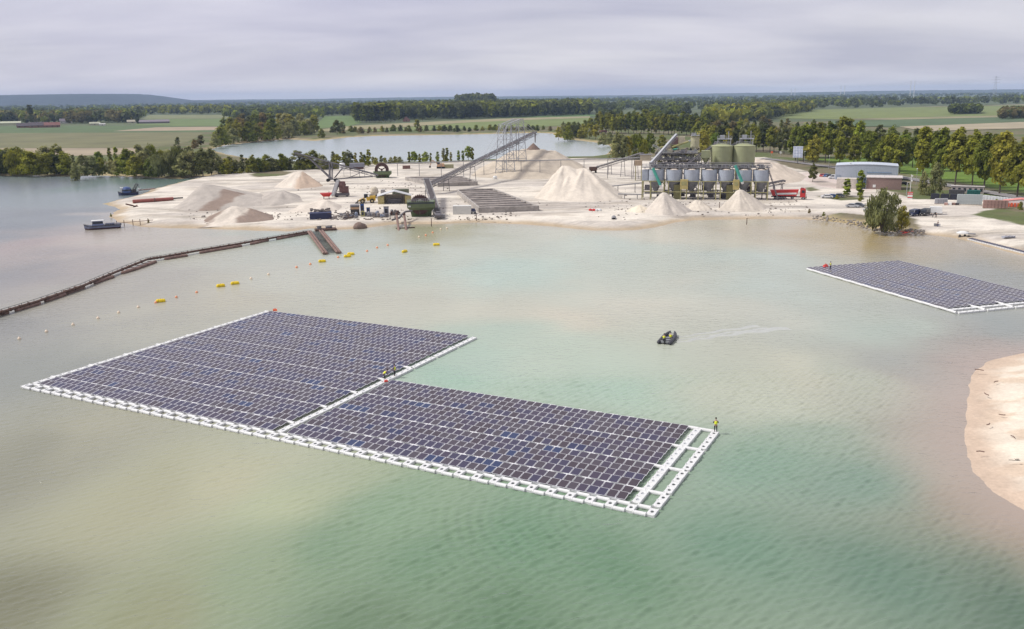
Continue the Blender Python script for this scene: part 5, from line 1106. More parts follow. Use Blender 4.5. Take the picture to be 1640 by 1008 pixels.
for i in range(120):
    x, y = pr_.uniform(1052, 1116), pr_.uniform(238, 274); dy = pr_.uniform(-.5, 9.5); b = MB(); a_ = L.p(x, y, dy); q = pr_.random()
    if q < .35: c_ = a_ + Vector((pr_.uniform(-4, 4), pr_.uniform(-1, 1), pr_.choice((0, 0, 1.5, -2)))); b.tube(a_, c_, pr_.uniform(.12, .32), n=8); nm = 'process_pipe'
    elif q < .6: c_ = a_ + Vector((pr_.uniform(-5, 5), 0, pr_.uniform(-2.5, 2.5))); b.truss(a_, c_, .7, .7, 4, .12); nm = 'chute_truss'
    else: b.box(tuple(a_), (pr_.uniform(.8, 2.4), pr_.uniform(.8, 2), pr_.uniform(.6, 1.9)), pr_.uniform(-.2, .2), pr_.uniform(.6, 1)); nm = 'machine_box'
    b.build(nm, [frame_d, frame_d, olive, galv, scrapm, beige, frame_d, dsteel][i % 8], t)
A, B = seg(1042, 264, 1083.5, 217.5, YW_ - 6, YW_ + 2); conveyor('belt_conveyor', 'slim silver-covered conveyor rising steeply over the washing plant', A, B, 1.2, (.15,), n=12, fm=gsteel, cover=galv)
L = Loc(1031, 290); t = L.root('transfer_house', 'small beige transfer house on stilts left of the washing plant', 'plant house'); b = MB(); b.box((L.x(1033), 1, L.z(254)), (17 * L.s, 3.2, 9 * L.s)); b.build('house', beige, t); b = MB(); b.box((L.x(1022), 0, L.z(262)), (12 * L.s, 3, 8 * L.s)); b.build('annex', mat('annex_tan', (.44, .34, .24), .8), t); b = MB(); b.box((L.x(1033), 1, L.z(249.2)), (19 * L.s, 3.8, .3)); b.build('roof', gsteel, t)
for x in (1018, 1027, 1040): b = MB(); b.box((L.x(x), 1.2, L.z(262) / 2 - .1), (.35, 2.4, L.z(262))); b.build('leg', olive, t)
A, B = seg(957, 268, 1028, 246, Yof(960, 277), Yof(1030, 288)); conveyor('belt_conveyor', 'long low dark conveyor running up to the transfer house from the double heap', A, B, 1.4, (.3, .6, .88), n=12)
A, B = seg(1216, 298, 1256, 290, Yof(1230, 312)); conveyor('belt_conveyor', 'short dark loading conveyor right of the silos above the red truck', A, B, 1.6, (.25, .6, .92), n=8)
L = Loc(950, 277); t = L.root('mobile_feeder', 'small dark rusty feeder machine behind the double-peaked heap', 'feeder'); b = MB(); b.prism([(-1.8, -1), (1.8, -1), (1.8, 1), (-1.8, 1)], .9, 1.6); b.box((0, 0, 2.3), (4.2, 2.4, 1.4), taper=1.0); b.build('hopper', rust, t); b = MB(); b.truss((-1, 0, 1.0), (2.5, 0, 3.4), .9, .7, 4, .12); b.build('boom', frame_d, t)
for x in (-1.3, 1.3): b = MB(); b.tube((x, -1.2, .5), (x, 1.2, .5), .55, n=12); b.build('wheel', tyre, t)
# thin pipe galleries
def pipeline_on_posts(label, pts, Ys, posts, r=.22, m_=gsteel):
    W_ = [RY(a, b, y) for (a, b), y in zip(pts, Ys)]; t = thing('overhead_pipe', label, 'pipe gallery', (W_[0].x, W_[0].y, LZ)); b = MB(t.location); b.path(W_, r, 8); b.path([q + Vector((0, .7, .1)) for q in W_], r * .6, 6); b.build('pipe', m_, t)
    n = 0
    for a, c in zip(W_[:-1], W_[1:]):
        for k in range(posts): q = a.lerp(c, (k + .5) / posts); b = MB(t.location); b.beam(Vector((q.x, q.y, LZ - .3)), q, .26); b.beam(q - Vector((0, .6, .2)), q + Vector((0, 1.2, -.2)), .2); b.build('post', m_, t)
pipeline_on_posts('long thin overhead pipe on posts crossing the whole yard to the plant', [(619, 262.5), (760, 258), (880, 257), (1032, 253)], [Yof(619, 282), Yof(760, 283), Yof(880, 284), Yof(1032, 288)], 4)
pipeline_on_posts('short upper pipe on posts left of the silos', [(976, 299), (1031, 293)], [Yof(990, 308), Yof(1030, 308)], 2, .2)
pipeline_on_posts('short lower pipe on posts left of the silos', [(990, 311), (1031, 312)], [Yof(1000, 318), Yof(1030, 319)], 2, .2)
# ------------------------------------------------------------------ tall stacker conveyor and its towers
YA, YB_ = Yof(690, 312), Yof(853, 272)
A, B = RY(689, 295, YA), RY(857, 212, YB_)
tc_ = conveyor('stacker_conveyor', 'very long dark conveyor slanting up to the top of the highest sand heap', A, B, 2.0, (.12, .34), truss_h=1.3, n=26)
b = MB(tc_.location); b.tube(B - Vector((0, 0, .2)), B - Vector((0, 0, 5.5)), .45, .30, n=8); b.build('drop_chute', gsteel, tc_)
d = (B - A); nn = Vector((-d.y, d.x, 0)).normalized()
for k, (fx, pxs, top) in enumerate(((.655, (800, 808), 199), (.79, (820, 831), 191))):
    q = A.lerp(B, fx); tz = RY(pxs[0], top, q.y).z; t = thing('lattice_tower', ['left lattice tower that carries the long stacker conveyor', 'right and taller lattice tower that carries the long stacker conveyor'][k], 'lattice tower', (q.x, q.y, LZ - .2))
    for s_ in (-1, 1):
        for e in (-1, 1):
            b = MB(t.location); b.beam(Vector((q.x + e * 2.2, q.y, LZ - .2)) + nn * s_ * 3.0, Vector((q.x + e * 1.2, q.y, tz)) + nn * s_ * 1.9, .34); b.build('leg', galv, t)
    b = MB(t.location); nb = 7
    for i in range(nb):
        z0 = LZ + (tz - LZ) * i / nb; z1 = LZ + (tz - LZ) * (i + 1) / nb; f0, f1 = i / nb, (i + 1) / nb
        cn = lambda e, s_, z, f: Vector((q.x + e * (2.2 - 1.0 * f), q.y, z)) + nn * s_ * (3.0 - 1.1 * f)
        for (e0, s0, e1, s1) in ((-1, -1, 1, -1), (1, -1, 1, 1), (1, 1, -1, 1), (-1, 1, -1, -1)):
            b.beam(cn(e0, s0, z1, f1), cn(e1, s1, z1, f1), .20)
            if i % 2: b.beam(cn(e0, s0, z0, f0), cn(e1, s1, z1, f1), .14)
            else: b.beam(cn(e1, s1, z0, f0), cn(e0, s0, z1, f1), .14)
    b.build('bracing', galv, t)
q0, q1 = A.lerp(B, .655), A.lerp(B, .79); z0, z1 = RY(800, 199, q0.y).z, RY(820, 191, q1.y).z
t = thing('stay_frame', 'slanting steel stays over the two lattice towers of the stacker conveyor', 'stays', (q0.x, q0.y, LZ)); b = MB(t.location)
for s_ in (-1, 1):
    o = nn * s_ * 1.7; a_ = Vector((q0.x, q0.y, z0)) + o; c_ = Vector((q1.x, q1.y, z1)) + o; b.beam(a_, c_, .36); b.beam(a_ + Vector((0, 0, -.9)), c_ + Vector((0, 0, -.9)), .2)
    b.beam(c_, B + o * .5, .13); b.beam(c_, A.lerp(B, .92) + o * .5, .13); b.beam(a_, A.lerp(B, .45) + o * .5, .13); b.beam(a_, A.lerp(B, .55) + o * .5, .13)
    for i in range(6): f = i / 6; b.beam(a_.lerp(c_, f), a_.lerp(c_, f + 1 / 6) + Vector((0, 0, -.9)), .14)
b.build('stays', galv, t)
A, B = RY(701, 343, Yof(703, 349)), RY(683, 287, Yof(684, 318)); conveyor('belt_conveyor', 'wide steep conveyor rising from the green bucket-wheel tank', A, B, 2.1, (.8,), truss_h=1.2, n=12, fm=gsteel)
L = Loc(702, 349); t = L.root('drive_unit', 'dark drive unit with wheels at the foot of the steep conveyor', 'drive unit'); b = MB(); b.box((0, 0, 1.2), (2.0, 2.0, 1.8), taper=.7); b.tube((-1.1, -1.0, .8), (1.1, -1.0, .8), .8, n=12); b.build('gearbox', frame_d, t); b = MB(); b.box((1.6, .3, .5), (1.2, 1.4, 1.0)); b.build('motor', gsteel, t)
# ------------------------------------------------------------------ bucket wheels
def bucket_wheel(label, px, py, wpx, hpx, wr, wdx, wz, rail=True, flip=1):
    L = Loc(px, py); s = L.s; t = L.root('bucket_wheel_washer', label, 'sand washer'); w, h = wpx * s, hpx * s
    def ringp(z, f, y0, y1): return [(-w / 2 * f, y0, z), (w / 2 * f, y0, z), (w / 2 * f, y1, z), (-w / 2 * f, y1, z)]
    b = MB(); b.hull2(ringp(h * .38, .78, .9, 4.2), ringp(h * .62, 1.0, -.6, 5.4)); b.hull2(ringp(h * .62, 1.0, -.6, 5.4), ringp(h, 1.02, -.7, 5.5)); b.build('tank', green, t)
    b = MB(); b.hull2(ringp(-.2, .70, 1.2, 4.0), ringp(h * .38, .78, .9, 4.2)); b.build('base', mat('machine_green_dark', (.085, .125, .05), .7), t)
    for x in (-.62, -.1, .42): b = MB(); b.box((w / 2 * x, .7, h * .25), (.22, .22, h * .5 + .4)); b.build('leg', green, t)
    if rail: b = MB(); rails(b, (-w / 2 * .98, -.7, h), (w / 2 * .98, -.7, h), 1.0, 12, .1); rails(b, (w / 2 * .98, -.7, h), (w / 2 * .98, 5.3, h), 1.0, 6, .1); b.build('railing', galv, t); b = MB(); b.box((0, -.72, h * .93), (w * .94, .08, h * .12)); b.build('sign_panel', mat('dark_panel', (.05, .055, .06), .6), t); b = MB(); b.box((-w * .42, -.74, h * .72), (.9, .05, .5)); b.build('plate', white_p, t)
    R_ = wr * s; cz = wz * s; cx = wdx * s; n = 28; o = link('bucket_wheel', None, t)
    COL.objects.unlink(o); bpy.data.objects.remove(o)
    b = MB()
    for y in (.6, 3.4):
        for i in range(n):
            a0, a1 = 2 * pi * i / n, 2 * pi * (i + 1) / n
            pts = [(cx + r_ * cos(a), y + dy, cz + r_ * sin(a)) for dy in (0, .18) for r_, a in ((R_ * .60, a0), (R_, a0), (R_, a1), (R_ * .60, a1))]
            b.hull2(pts[:4], pts[4:])
        for i in range(3): a = pi * i / 1.5 - pi / 2; b.beam((cx, y, cz), (cx + R_ * .8 * cos(a), y, cz + R_ * .8 * sin(a)), .3)
    b.tube((cx, -.2, cz), (cx, 4.2, cz), .45, n=10); o = b.build('wheel', wheelbrown, t)
    me = None
    for i in range(n):
        a = 2 * pi * i / n
        if me is None:
            q = MB(); q.add([(-.34, .7, -.45), (.34, .7, -.25), (.34, 3.5, -.25), (-.34, 3.5, -.45), (-.30, .7, .42), (.16, .7, .5), (.16, 3.5, .5), (-.30, 3.5, .42)], [(0, 1, 2, 3), (7, 6, 5, 4), (0, 4, 5, 1), (1, 5, 6, 2), (2, 6, 7, 3), (3, 7, 4, 0)]); me = q.mesh('bucket', wheelbrown)
        k = link('bucket', me, o); k.location = (cx + R_ * .95 * cos(a), 0, cz + R_ * .95 * sin(a)); k.rotation_euler = (0, -a + pi / 2, 0)
bucket_wheel('green sand washing tank with a big brown bucket wheel at the water side', 675, 347.5, 44, 24, 14.2, -1.5, 18.5)
bucket_wheel('smaller far green sand washer with brown bucket wheel under the left stacker', 613, 285.5, 28, 10, 10.2, -1, 12.5, rail=False)
# two outlet pipes into the lake
L = Loc(640, 360, .4); t = L.root('outlet_pipes', 'two rusty outlet pipes sloping from the washer into the lake', 'outlet pipes')
for a, c in ((636, 344), (648, 345)):
    b = MB(); b.tube(L.p(a, c + 1, 6), L.p(a + 2.5, 371.5, -11), .38, n=10); b.build('pipe', rust2, t); b = MB(); b.tube(L.p(a, c + 1, 6), L.p(a, c - 4, 6.2), .4, n=10); b.build('elbow', rust, t)
b = MB(); b.path([L.p(628, 352, 4), L.p(640, 349, 5), L.p(645, 343, 6), L.p(650, 339, 7), L.p(660, 338, 9)], .32, 8); b.build('hose', frame_d, t); b = MB(); b.beam(L.p(634, 366, -6), L.p(664, 365, -6), .35); b.build('crossbeam', rust, t)
# ------------------------------------------------------------------ left stacker
YL = Yof(560, 295)
A, B = RY(473, 246, YL + 4), RY(604, 281, YL + 2); t = conveyor('stacker_conveyor', 'thin left stacker conveyor reaching out over the pointed heap', A, B, 1.3, (), truss_h=.9, n=20, fm=frame_d)
b = MB(t.location)
for dy in (-1.3, 1.3):
    e = Vector((0, dy, 0)); b.beam(RY(494, 252, YL + 4) + e * .4, RY(531, 287, YL) + e, .42); b.beam(RY(528, 262, YL + 3) + e * .6, RY(528, 287, YL) + e, .5); b.beam(RY(532, 262, YL + 3) + e * .6, RY(532, 287, YL) + e, .3); b.beam(RY(509, 268, YL) + e, RY(528, 262, YL) + e, .3); b.beam(RY(548, 270, YL) + e, RY(536, 285, YL) + e, .3); b.beam(RY(580, 276, YL) + e, RY(556, 286, YL) + e, .26); b.beam(RY(531, 287.5, YL) + e, RY(598, 283, YL) + e, .3)
b.build('undercarriage', frame_d, t)
for x in (526, 538):
    b = MB(t.location); q = RY(x, 288.5, YL); b.tube(q - Vector((0, 1.6, 0)), q + Vector((0, 1.6, 0)), .75, n=14); b.build('wheel', tyre, t)
L = Loc(549, 284); t = L.root('screen_house', 'white drum and grey tilted screen box on thin stilts by the left stacker', 'screening plant')
b = MB(); b.lathe((0, 0, 0), [(1.4, L.z(273)), (1.5, L.z(272)), (1.5, L.z(264)), (1.1, L.z(262))], 14); b.build('drum', white_p, t); b = MB(); b.box((L.x(572), 1, L.z(266)), (24 * L.s, 3, 6 * L.s), taper=.93); b.build('screen_box', mat('screen_grey', (.24, .24, .28), .5), t); b = MB(); b.box((L.x(571), 1, L.z(270.2)), (22 * L.s, 2.6, 1.4)); b.build('sieve', wheelbrown, t)
for x in (551, 561, 575, 583): b = MB(); b.box((L.x(x), 1, L.z(271) / 2 - .1), (.16, 2.4, L.z(271) + .3)); b.build('stilt', gsteel, t)
# ------------------------------------------------------------------ crusher, red hopper, wheel loader
L = Loc(548, 316); t = L.root('mobile_crusher', 'rusty mobile crusher with a steep grey belt beside a red hopper', 'crusher')
b = MB(); b.truss(L.p(534, 314, 0), L.p(543.5, 290, 2), 1.6, .8, 8, .16); b.build('belt_frame', frame_d, t); b = MB(); b.beam(L.p(534, 313, -.3), L.p(543.5, 289, 1.7), 1.9, .3); b.build('belt', gsteel, t)
b = MB(); b.box(tuple(L.p(549, 300, 2)), (2.6, 2.8, 4.2)); b.box(tuple(L.p(553, 305, 2)), (3, 2.4, 3)); b.lathe(tuple(L.p(548, 296, 2)), [(1.6, -1), (1.8, 0), (1.2, 1.2)], 12); b.build('crusher_body', mat('crusher_brown', (.16, .085, .075), .75, var=.3), t); b = MB(); b.box((0, 1.5, 1.0), (6, 2.6, 1.0)); b.build('chassis', frame_d, t)
for x in (-2, 2): b = MB(); b.tube((x, .3, .6), (x, 2.8, .6), .6, n=12); b.build('wheel', tyre, t)
L = Loc(523, 319); t = L.root('feed_hopper', 'red open-topped feed hopper left of the crusher belt', 'hopper'); b = MB(); hh = L.z(309.5); b.hull2([(-1.2, -.8, 1.0), (1.2, -.8, 1.0), (1.2, .8, 1.0), (-1.2, .8, 1.0)], [(-2.4, -1.5, hh), (2.2, -1.5, hh), (2.2, 1.5, hh), (-2.4, 1.5, hh)]); b.build('hopper', redp, t); b = MB()
for x in (-1, 1): b.box((x, 0, .45), (.3, 1.6, 1.3))
b.build('stand', frame_d, t)
L = Loc(588, 325.5); t = L.root('wheel_loader', 'yellow wheel loader with its bucket lowered to the left', 'wheel loader')
b = MB(); b.prism([(-.2, -1.0), (3.2, -1.0), (3.2, 1.0), (-.2, 1.0)], .95, 2.3); b.box((2.2, 0, 2.4), (2.4, 1.7, .6), taper=.85); b.build('engine_body', yellow, t); b = MB(); b.box((-1.6, 0, 1.15), (2.2, 1.2, .8)); b.build('front_frame', yellow, t)
b = MB(); b.box((-.35, 0, 2.75), (1.5, 1.5, 1.5), taper=.92); o = b.build('cab', glassd, t); b = MB(); b.box((-.35, 0, 3.56), (1.7, 1.7, .16)); b.build('roof', cont_white, o)
b = MB()
for y in (-.75, .75): b.beam((-.9, y, 1.9), (-3.4, y, .8), .25, .4)
b.build('lift_arm', yellow, t); b = MB(); b.hull2([(-3.4, -1.5, 1.5), (-3.4, -1.5, .3), (-4.5, -1.5, .12), (-3.7, -1.5, .7)], [(-3.4, 1.5, 1.5), (-3.4, 1.5, .3), (-4.5, 1.5, .12), (-3.7, 1.5, .7)]); b.build('bucket', dsteel, t)
for x in (-1.7, 1.9):
    for y in (-1.05, 1.05): b = MB(); b.tube((x, y - .28, .85), (x, y + .28, .85), .86, n=18); o = b.build('wheel', tyre, t); b = MB(); b.tube((x, y - .31, .85), (x, y + .31, .85), .42, n=12); b.build('rim', mat('rim_beige', (.5, .42, .26), .6), o)
L = Loc(600, 317); t = L.root('concrete_mixer_truck', 'pale beige drum machine parked behind the yellow wheel loader', 'mixer'); b = MB(); b.lathe((0, 0, 2.4), [(.01, -1.6), (1.3, -1.2), (1.7, 0), (1.3, 1.4), (.6, 2.0)], 14); b.build('drum', mat('drum_beige', (.52, .46, .36), .7), t); b = MB(); b.box((1.2, 0, 1.0), (6.4, 2.2, .7)); b.build('chassis', frame_d, t); b = MB(); b.box((3.4, 0, 2.2), (1.9, 2.2, 1.9), taper=.9); b.build('cab', mat('cab_grey', (.4, .38, .36), .5), t)
for x in (-1.4, .2, 3.2): b = MB(); b.tube((x, -1.2, .55), (x, 1.2, .55), .55, n=12); b.build('wheel', tyre, t)
# ------------------------------------------------------------------ shed, containers and scrap by the shore
L = Loc(632, 327); t = L.root('open_shed', 'open yellow-walled shed with a shallow pale gable roof', 'shed'); hw = 27 * L.s; ze, zr = L.z(314), L.z(306.5)
for s_, nm in ((-1, 'roof'), (1, 'roof')):
    b = MB(); b.hull2([(0, -.6, zr), (s_ * hw, -.6, ze), (s_ * hw, -.6, ze - .2), (0, -.6, zr - .2)], [(0, 6, zr), (s_ * hw, 6, ze), (s_ * hw, 6, ze - .2), (0, 6, zr - .2)]); b.build(nm, roofgrey, t)
for x in (-.78, .80): b = MB(); b.box((hw * x, 2.6, ze / 2 - .1), (hw * .36, 5.4, ze + .2)); b.build('side_room', shed_y, t)
b = MB(); b.box((0, 5.6, ze / 2), (hw * 1.3, .2, ze)); b.build('back_wall', sandm, t); b = MB(); b.box((0, 3, .9), (hw * .8, 2.4, 1.6)); b.build('stored_machine', frame_d, t)
for x in (-.42, .46): b = MB(); b.box((hw * x, -.3, ze / 2), (.22, .22, ze)); b.build('post', dsteel, t)
def container(label, px, py, w, h, d_, m_, rz=0, group=None, ribs=8, name='shipping_container', door=True):
    L = Loc(px, py); t = L.root(name, label, 'container', group); t.rotation_euler.z += rz; W_, H_, D_ = w * L.s, h * L.s, d_
    b = MB(); b.box((0, D_ / 2, H_ / 2 - .05), (W_, D_, H_)); b.build('body', m_, t); b = MB()
    for i in range(ribs): b.box((-W_ / 2 + W_ * (i + .5) / ribs, -.03, H_ / 2), (W_ / ribs * .45, .07, H_ * .86))
    b.box((0, D_ / 2, H_ - .02), (W_ * 1.01, D_ * 1.01, .12)); b.build('rib', m_, t)
    if door: b = MB(); b.box((W_ / 2 - .5, -.08, H_ * .48), (.8, .06, H_ * .8)); b.build('door', dsteel, t)
    return t
container('white site container left of the yellow shed', 611, 321, 13, 9.5, 2.4, cont_white)
container('low long white tank container on the sand before the concrete bays', 740, 343.5, 29, 13, 3.0, cont_white, -.06, ribs=5, door=False)
L = Loc(758, 343); t = L.root('covered_trailer', 'small trailer under a dark blue cover beside the white container', 'trailer'); b = MB(); b.box((0, .8, .7), (1.9, 1.4, .6)); b.build('bed', gsteel, t); b = MB(); b.box((0, .8, 1.35), (1.8, 1.5, .8), taper=.55); b.build('cover', navy, t)
for x in (-.6, .6): b = MB(); b.tube((x, .0, .3), (x, .2, .3), .32, n=10); b.build('wheel', tyre, t)
container('navy blue open container filled with grey scrap by the shore', 514, 351, 34, 9, 4, navy, ribs=14, door=False)
L = Loc(514, 349); t = L.root('scrap_pile', 'grey scrap heaped in and behind the navy container', 'scrap pile', None); srg = random.Random(4); b = MB()
for i in range(40): x, y = srg.uniform(-3.5, 3.3), srg.uniform(.3, 3.6); b.box((x, y, srg.uniform(1.75, 2.6)), (srg.uniform(.3, 1.3), srg.uniform(.3, .9), srg.uniform(.2, .7)), srg.uniform(0, 3))
o = b.build('scrap', scrapm, t); o['kind'] = 'stuff'
L = Loc(540, 352); t = L.root('scrap_pile', 'tangle of loose pipes and girders right of the navy container', 'scrap pile'); o_ = []
for i in range(26):
    a = srg.uniform(0, 6.28); x, y, z = srg.uniform(-2.4, 4), srg.uniform(-.3, 3), srg.uniform(.1, 1.8); l_ = srg.uniform(.9, 2.2); e = Vector((cos(a) * l_, sin(a) * l_ * .6, srg.uniform(-.5, .7))); b = MB(); (b.tube if i % 2 else b.beam)(Vector((x, y, z)) - e, Vector((x, y, z)) + e, .13); b.build('girder' if i % 2 == 0 else 'loose_pipe', [rust, scrapm, wheelbrown, gsteel][i % 4], t)
L = Loc(569, 345); t = L.root('machine_housing', 'grey-roofed tan machine housing beside the blue box', 'machine'); b = MB(); b.box((0, 1, 1.6), (14 * L.s, 2.4, 3.2)); b.build('body', dsteel, t); b = MB(); b.box((0, .9, 3.3), (15 * L.s, 2.8, .5), taper=.9); b.build('roof', gsteel, t); b = MB(); b.box((0, -.24, 2.4), (13 * L.s, .06, .7)); b.build('panel', mat('tan_panel', (.5, .33, .2), .6), t)
def small_box(label, px, py, w, h, m_, name='equipment_box', d_=1.6):
    L = Loc(px, py); t = L.root(name, label, 'equipment'); b = MB(); b.box((0, d_ / 2, h * L.s / 2), (w * L.s, d_, h * L.s)); b.build('body', m_, t); b = MB(); b.box((0, d_ / 2, h * L.s), (w * L.s * 1.06, d_ * 1.06, .12)); b.box((0, -.04, h * L.s * .5), (w * L.s * .6, .06, h * L.s * .6)); b.build('lid', dsteel, t)
small_box('bright blue upright box right of the machine housing', 580.5, 341, 6, 14, blue); small_box('small blue box on the scrap row', 590, 341, 5.5, 7.5, blue); small_box('grey upright cabinet among the scrap', 619, 346, 8, 14, mat('cabinet_grey', (.36, .36, .40), .6)); small_box('pale yellow tank beside the blue upright box', 581, 347, 6, 9, mat('pale_yellow', (.5, .48, .2), .7))
for k, (px, py, n_, lb) in enumerate(((596, 347, 22, 'row of old grey pumps and motors on the shore yard'), (610, 348, 20, 'old grey machine parts beside the grey cabinet'), (632, 344, 20, 'reddish steel offcuts left of the green washer'), (562, 350, 14, 'low scattered metal parts in front of the machine housing'))):
    L = Loc(px, py); t = L.root('scrap_pile', lb, 'scrap pile')
    for i in range(n_):
        x, y = srg.uniform(-2.2, 2.2), srg.uniform(-.4, 2.4); s_ = srg.uniform(.3, .9); b = MB()
        if i % 3 == 0: b.tube((x - s_, y, s_ * .6), (x + s_, y + .3, s_ * .6), s_ * .55, n=10)
        elif i % 3 == 1: b.lathe((x, y, 0), [(s_ * .6, 0), (s_ * .6, s_ * 1.6), (s_ * .3, s_ * 2)], 10)
        else: b.box((x, y, s_ * .7), (s_ * 1.6, s_, s_ * 1.4), srg.uniform(0, 3))
        b.build('machine_part', [gsteel, scrapm, frame_d, wheelbrown if k == 2 else mat('part_blue_grey', (.2, .23, .3), .6)][i % 4], t)
container('green-roofed low container behind the pale shed', 642, 312, 26, 8, 2.6, mat('dull_green', (.12, .13, .085), .7), .05, ribs=10, door=False)
# ------------------------------------------------------------------ concrete bays
def bay_block(label, cn, h, nwall, fillz, wt=.6):
    P = [G(a, b) for a, b in cn]; c = sum((Vector(p) for p in P), Vector()) / 4; t = thing('concrete_bays', label, 'storage bays', (c.x, c.y, LZ - .2)); o = t.location
    for i in range(4):
        b = MB(o); a, d_ = P[i], P[(i + 1) % 4]; b.beam(a + Vector((0, 0, h / 2 - .2)), d_ + Vector((0, 0, h / 2 - .2)), wt, h + .2); b.build('outer_wall', conc, t)
    for k in range(1, nwall):
        f = k / nwall; b = MB(o); a, d_ = P[0].lerp(P[3], f), P[1].lerp(P[2], f); b.beam(a + Vector((0, 0, h / 2 - .2 - .03)), d_ + Vector((0, 0, h / 2 - .23)), wt * .9, h - .15); b.build('dividing_wall', conc, t)
    b = MB(o); m_ = 7; q = [[P[0].lerp(P[1], i / m_).lerp(P[3].lerp(P[2], i / m_), j / (nwall * 2)) + Vector((0, 0, fillz + .5 * float(fbm(i * .9, j * .7, 2)))) for i in range(m_ + 1)] for j in range(nwall * 2 + 1)]
    b.add([tuple(v) for r_ in q for v in r_], [(j * (m_ + 1) + i, j * (m_ + 1) + i + 1, (j + 1) * (m_ + 1) + i + 1, (j + 1) * (m_ + 1) + i) for j in range(nwall * 2) for i in range(m_)]); b.build('sand_fill', mat('bay_fill', (.25, .215, .19), .95, var=.35, scale=.4), t, smooth=True)
bay_block('large block of low concrete storage bays filled with grey sand', [(768, 341), (862, 338), (790, 309), (733, 311)], 1.9, 9, .95)
bay_block('farther low concrete bays beneath the slanting stacker conveyor', [(702, 299), (764, 296.5), (742, 288), (650, 289)], 1.7, 3, .8)
L = Loc(706, 270); t = L.root('excavator', 'pale orange excavator on the bank behind the overhead pipe', 'excavator'); b = MB(); b.box((0, 0, 1.9), (4.4, 2.8, 1.7), taper=.85); b.build('house', mat('faded_orange', (.55, .34, .2), .6), t); b = MB(); b.box((-1.2, -.8, 3.1), (1.5, 1.2, 1.3)); b.build('cab', glassd, t); b = MB(); b.beam((-1.6, .5, 2.5), (-4.6, .5, 4.6), .5); b.beam((-4.6, .5, 4.6), (-6, .5, 1.6), .4); b.build('boom', mat('faded_orange', (.55, .34, .2), .6), t); b = MB(); b.box((-6, .5, 1.0), (1.2, 1.3, 1.0), taper=.7); b.build('bucket', dsteel, t)
for y in (-1.2, 1.2): b = MB(); b.prism([(-2.3, y - .35), (2.3, y - .35), (2.3, y + .35), (-2.3, y + .35)], 0, 1.0); b.build('track', tyre, t)
container('pale olive container beside the orange excavator', 718, 270, 17, 6, 2.5, mat('pale_olive_sheet', (.36, .34, .2), .8), ribs=6, door=False)
container('red-brown open hopper wall behind the overhead pipe', 651, 271, 12, 5, 3, mat('red_brown', (.2, .11, .09), .8), ribs=4, door=False)
# fuel drum, white bits
for px, py, lb in ((793, 287, 'round white plastic tank on the sand below the lattice tower'),):
    L = Loc(px, py); t = L.root('water_tank', lb, 'tank'); b = MB(); b.lathe((0, 0, 0), [(.9, 0), (1.0, .2), (1.0, 1.1), (.7, 1.5), (.2, 1.55)], 14); b.build('tank', white_p, t); b = MB(); b.lathe((0, 0, 0), [(.25, 1.5), (.25, 1.65)], 10); b.build('lid', gsteel, t)
L = Loc(952, 338); t = L.root('bag_pile', 'small pile of white sacks on the open sand before the double heap', 'sack pile')
for i in range(9): b = MB(); b.lathe((srg.uniform(-2, 2), srg.uniform(-.5, .8), 0), [(.55, -.05), (.7, .25), (.6, .6), (.2, .75)], 10); b.build('sack', white_p if i % 4 else redp, t)
L = Loc(983, 352.5, .9); t = L.root('drain_pipe', 'dark round pipe mouth sticking out of the sandy shore', 'pipe'); b = MB(); b.tube((0, -1.2, .25), (0, 2, .5), .75, n=14); b.build('pipe', gsteel, t); b = MB(); b.tube((0, -1.25, .25), (0, -1.2, .25), .6, n=14); b.build('opening', mat('pipe_dark', (.01, .01, .01), .9), t)
b = MB(); b.tube((2.5, .6, .1), (10, 1.2, .1), .22, n=8); b.build('hose', dsteel, t)
# poles on the shore
for i, (x, y, h) in enumerate(((1152, 337, 12), (1196, 357, 6), (763, 351, 9), (691, 372 - 12, 9))):
    L = Loc(x, y, .9); t = L.root('marker_post', ['thin dark post standing in front of the right pointed heap', 'short dark post at the waterline below the right pointed heap', 'thin post on the shore below the concrete bays', 'short rusty mooring post on the shore right of the green washer'][i], 'post'); b = MB(); b.tube((0, 0, -.6), (0, 0, h * L.s), .14, .10, n=8); b.build('pole', rust, t); b = MB(); b.tube((0, 0, h * L.s), (0, 0, h * L.s + .15), .2, n=8); b.build('cap', dsteel, t)
# red pipe lengths on the left sand spit
L = Loc(246, 324); t = L.root('pipe_stack', 'two long red-brown steel pipes lying parallel on the left sand spit', 'pipes'); redpipe = mat('red_oxide', (.27, .085, .065), .7, var=.2)
for y, z in ((0, .62), (1.5, .62)):
    b = MB(); b.tube((L.x(217.5), y - .1, z), (L.x(274), y + 2.5, z), .62, n=14); o = b.build('pipe', redpipe, t); b = MB(); b.tube((L.x(247), y + 1.2, z), (L.x(248.2), y + 1.25, z), .75, n=14); b.build('flange', rust, o)
L = Loc(283, 319); t = L.root('hose_roll', 'short dark pipe lying beside the right end of the red pipes', 'pipe'); b = MB(); b.tube((-1.6, 0, .3), (2.4, .6, .3), .3, n=10); b.build('pipe', dsteel, t); b = MB(); b.tube((-2, 0, .3), (-1.6, 0, .3), .42, n=10); b.build('flange', rust, t)
L = Loc(211, 331); t = L.root('wreck_beams', 'low rusty beams half buried on the sand spit tip', 'beams')
for (a, c, e, f) in ((203, 328, 213, 331), (209, 330, 220, 333.5), (213, 333, 219, 331)): b = MB(); b.beam(L.p(a, c, .0) + Vector((0, 0, .3)), L.p(e, f, 0) + Vector((0, 0, .3)), .7, .5); b.build('beam', rust2, t)
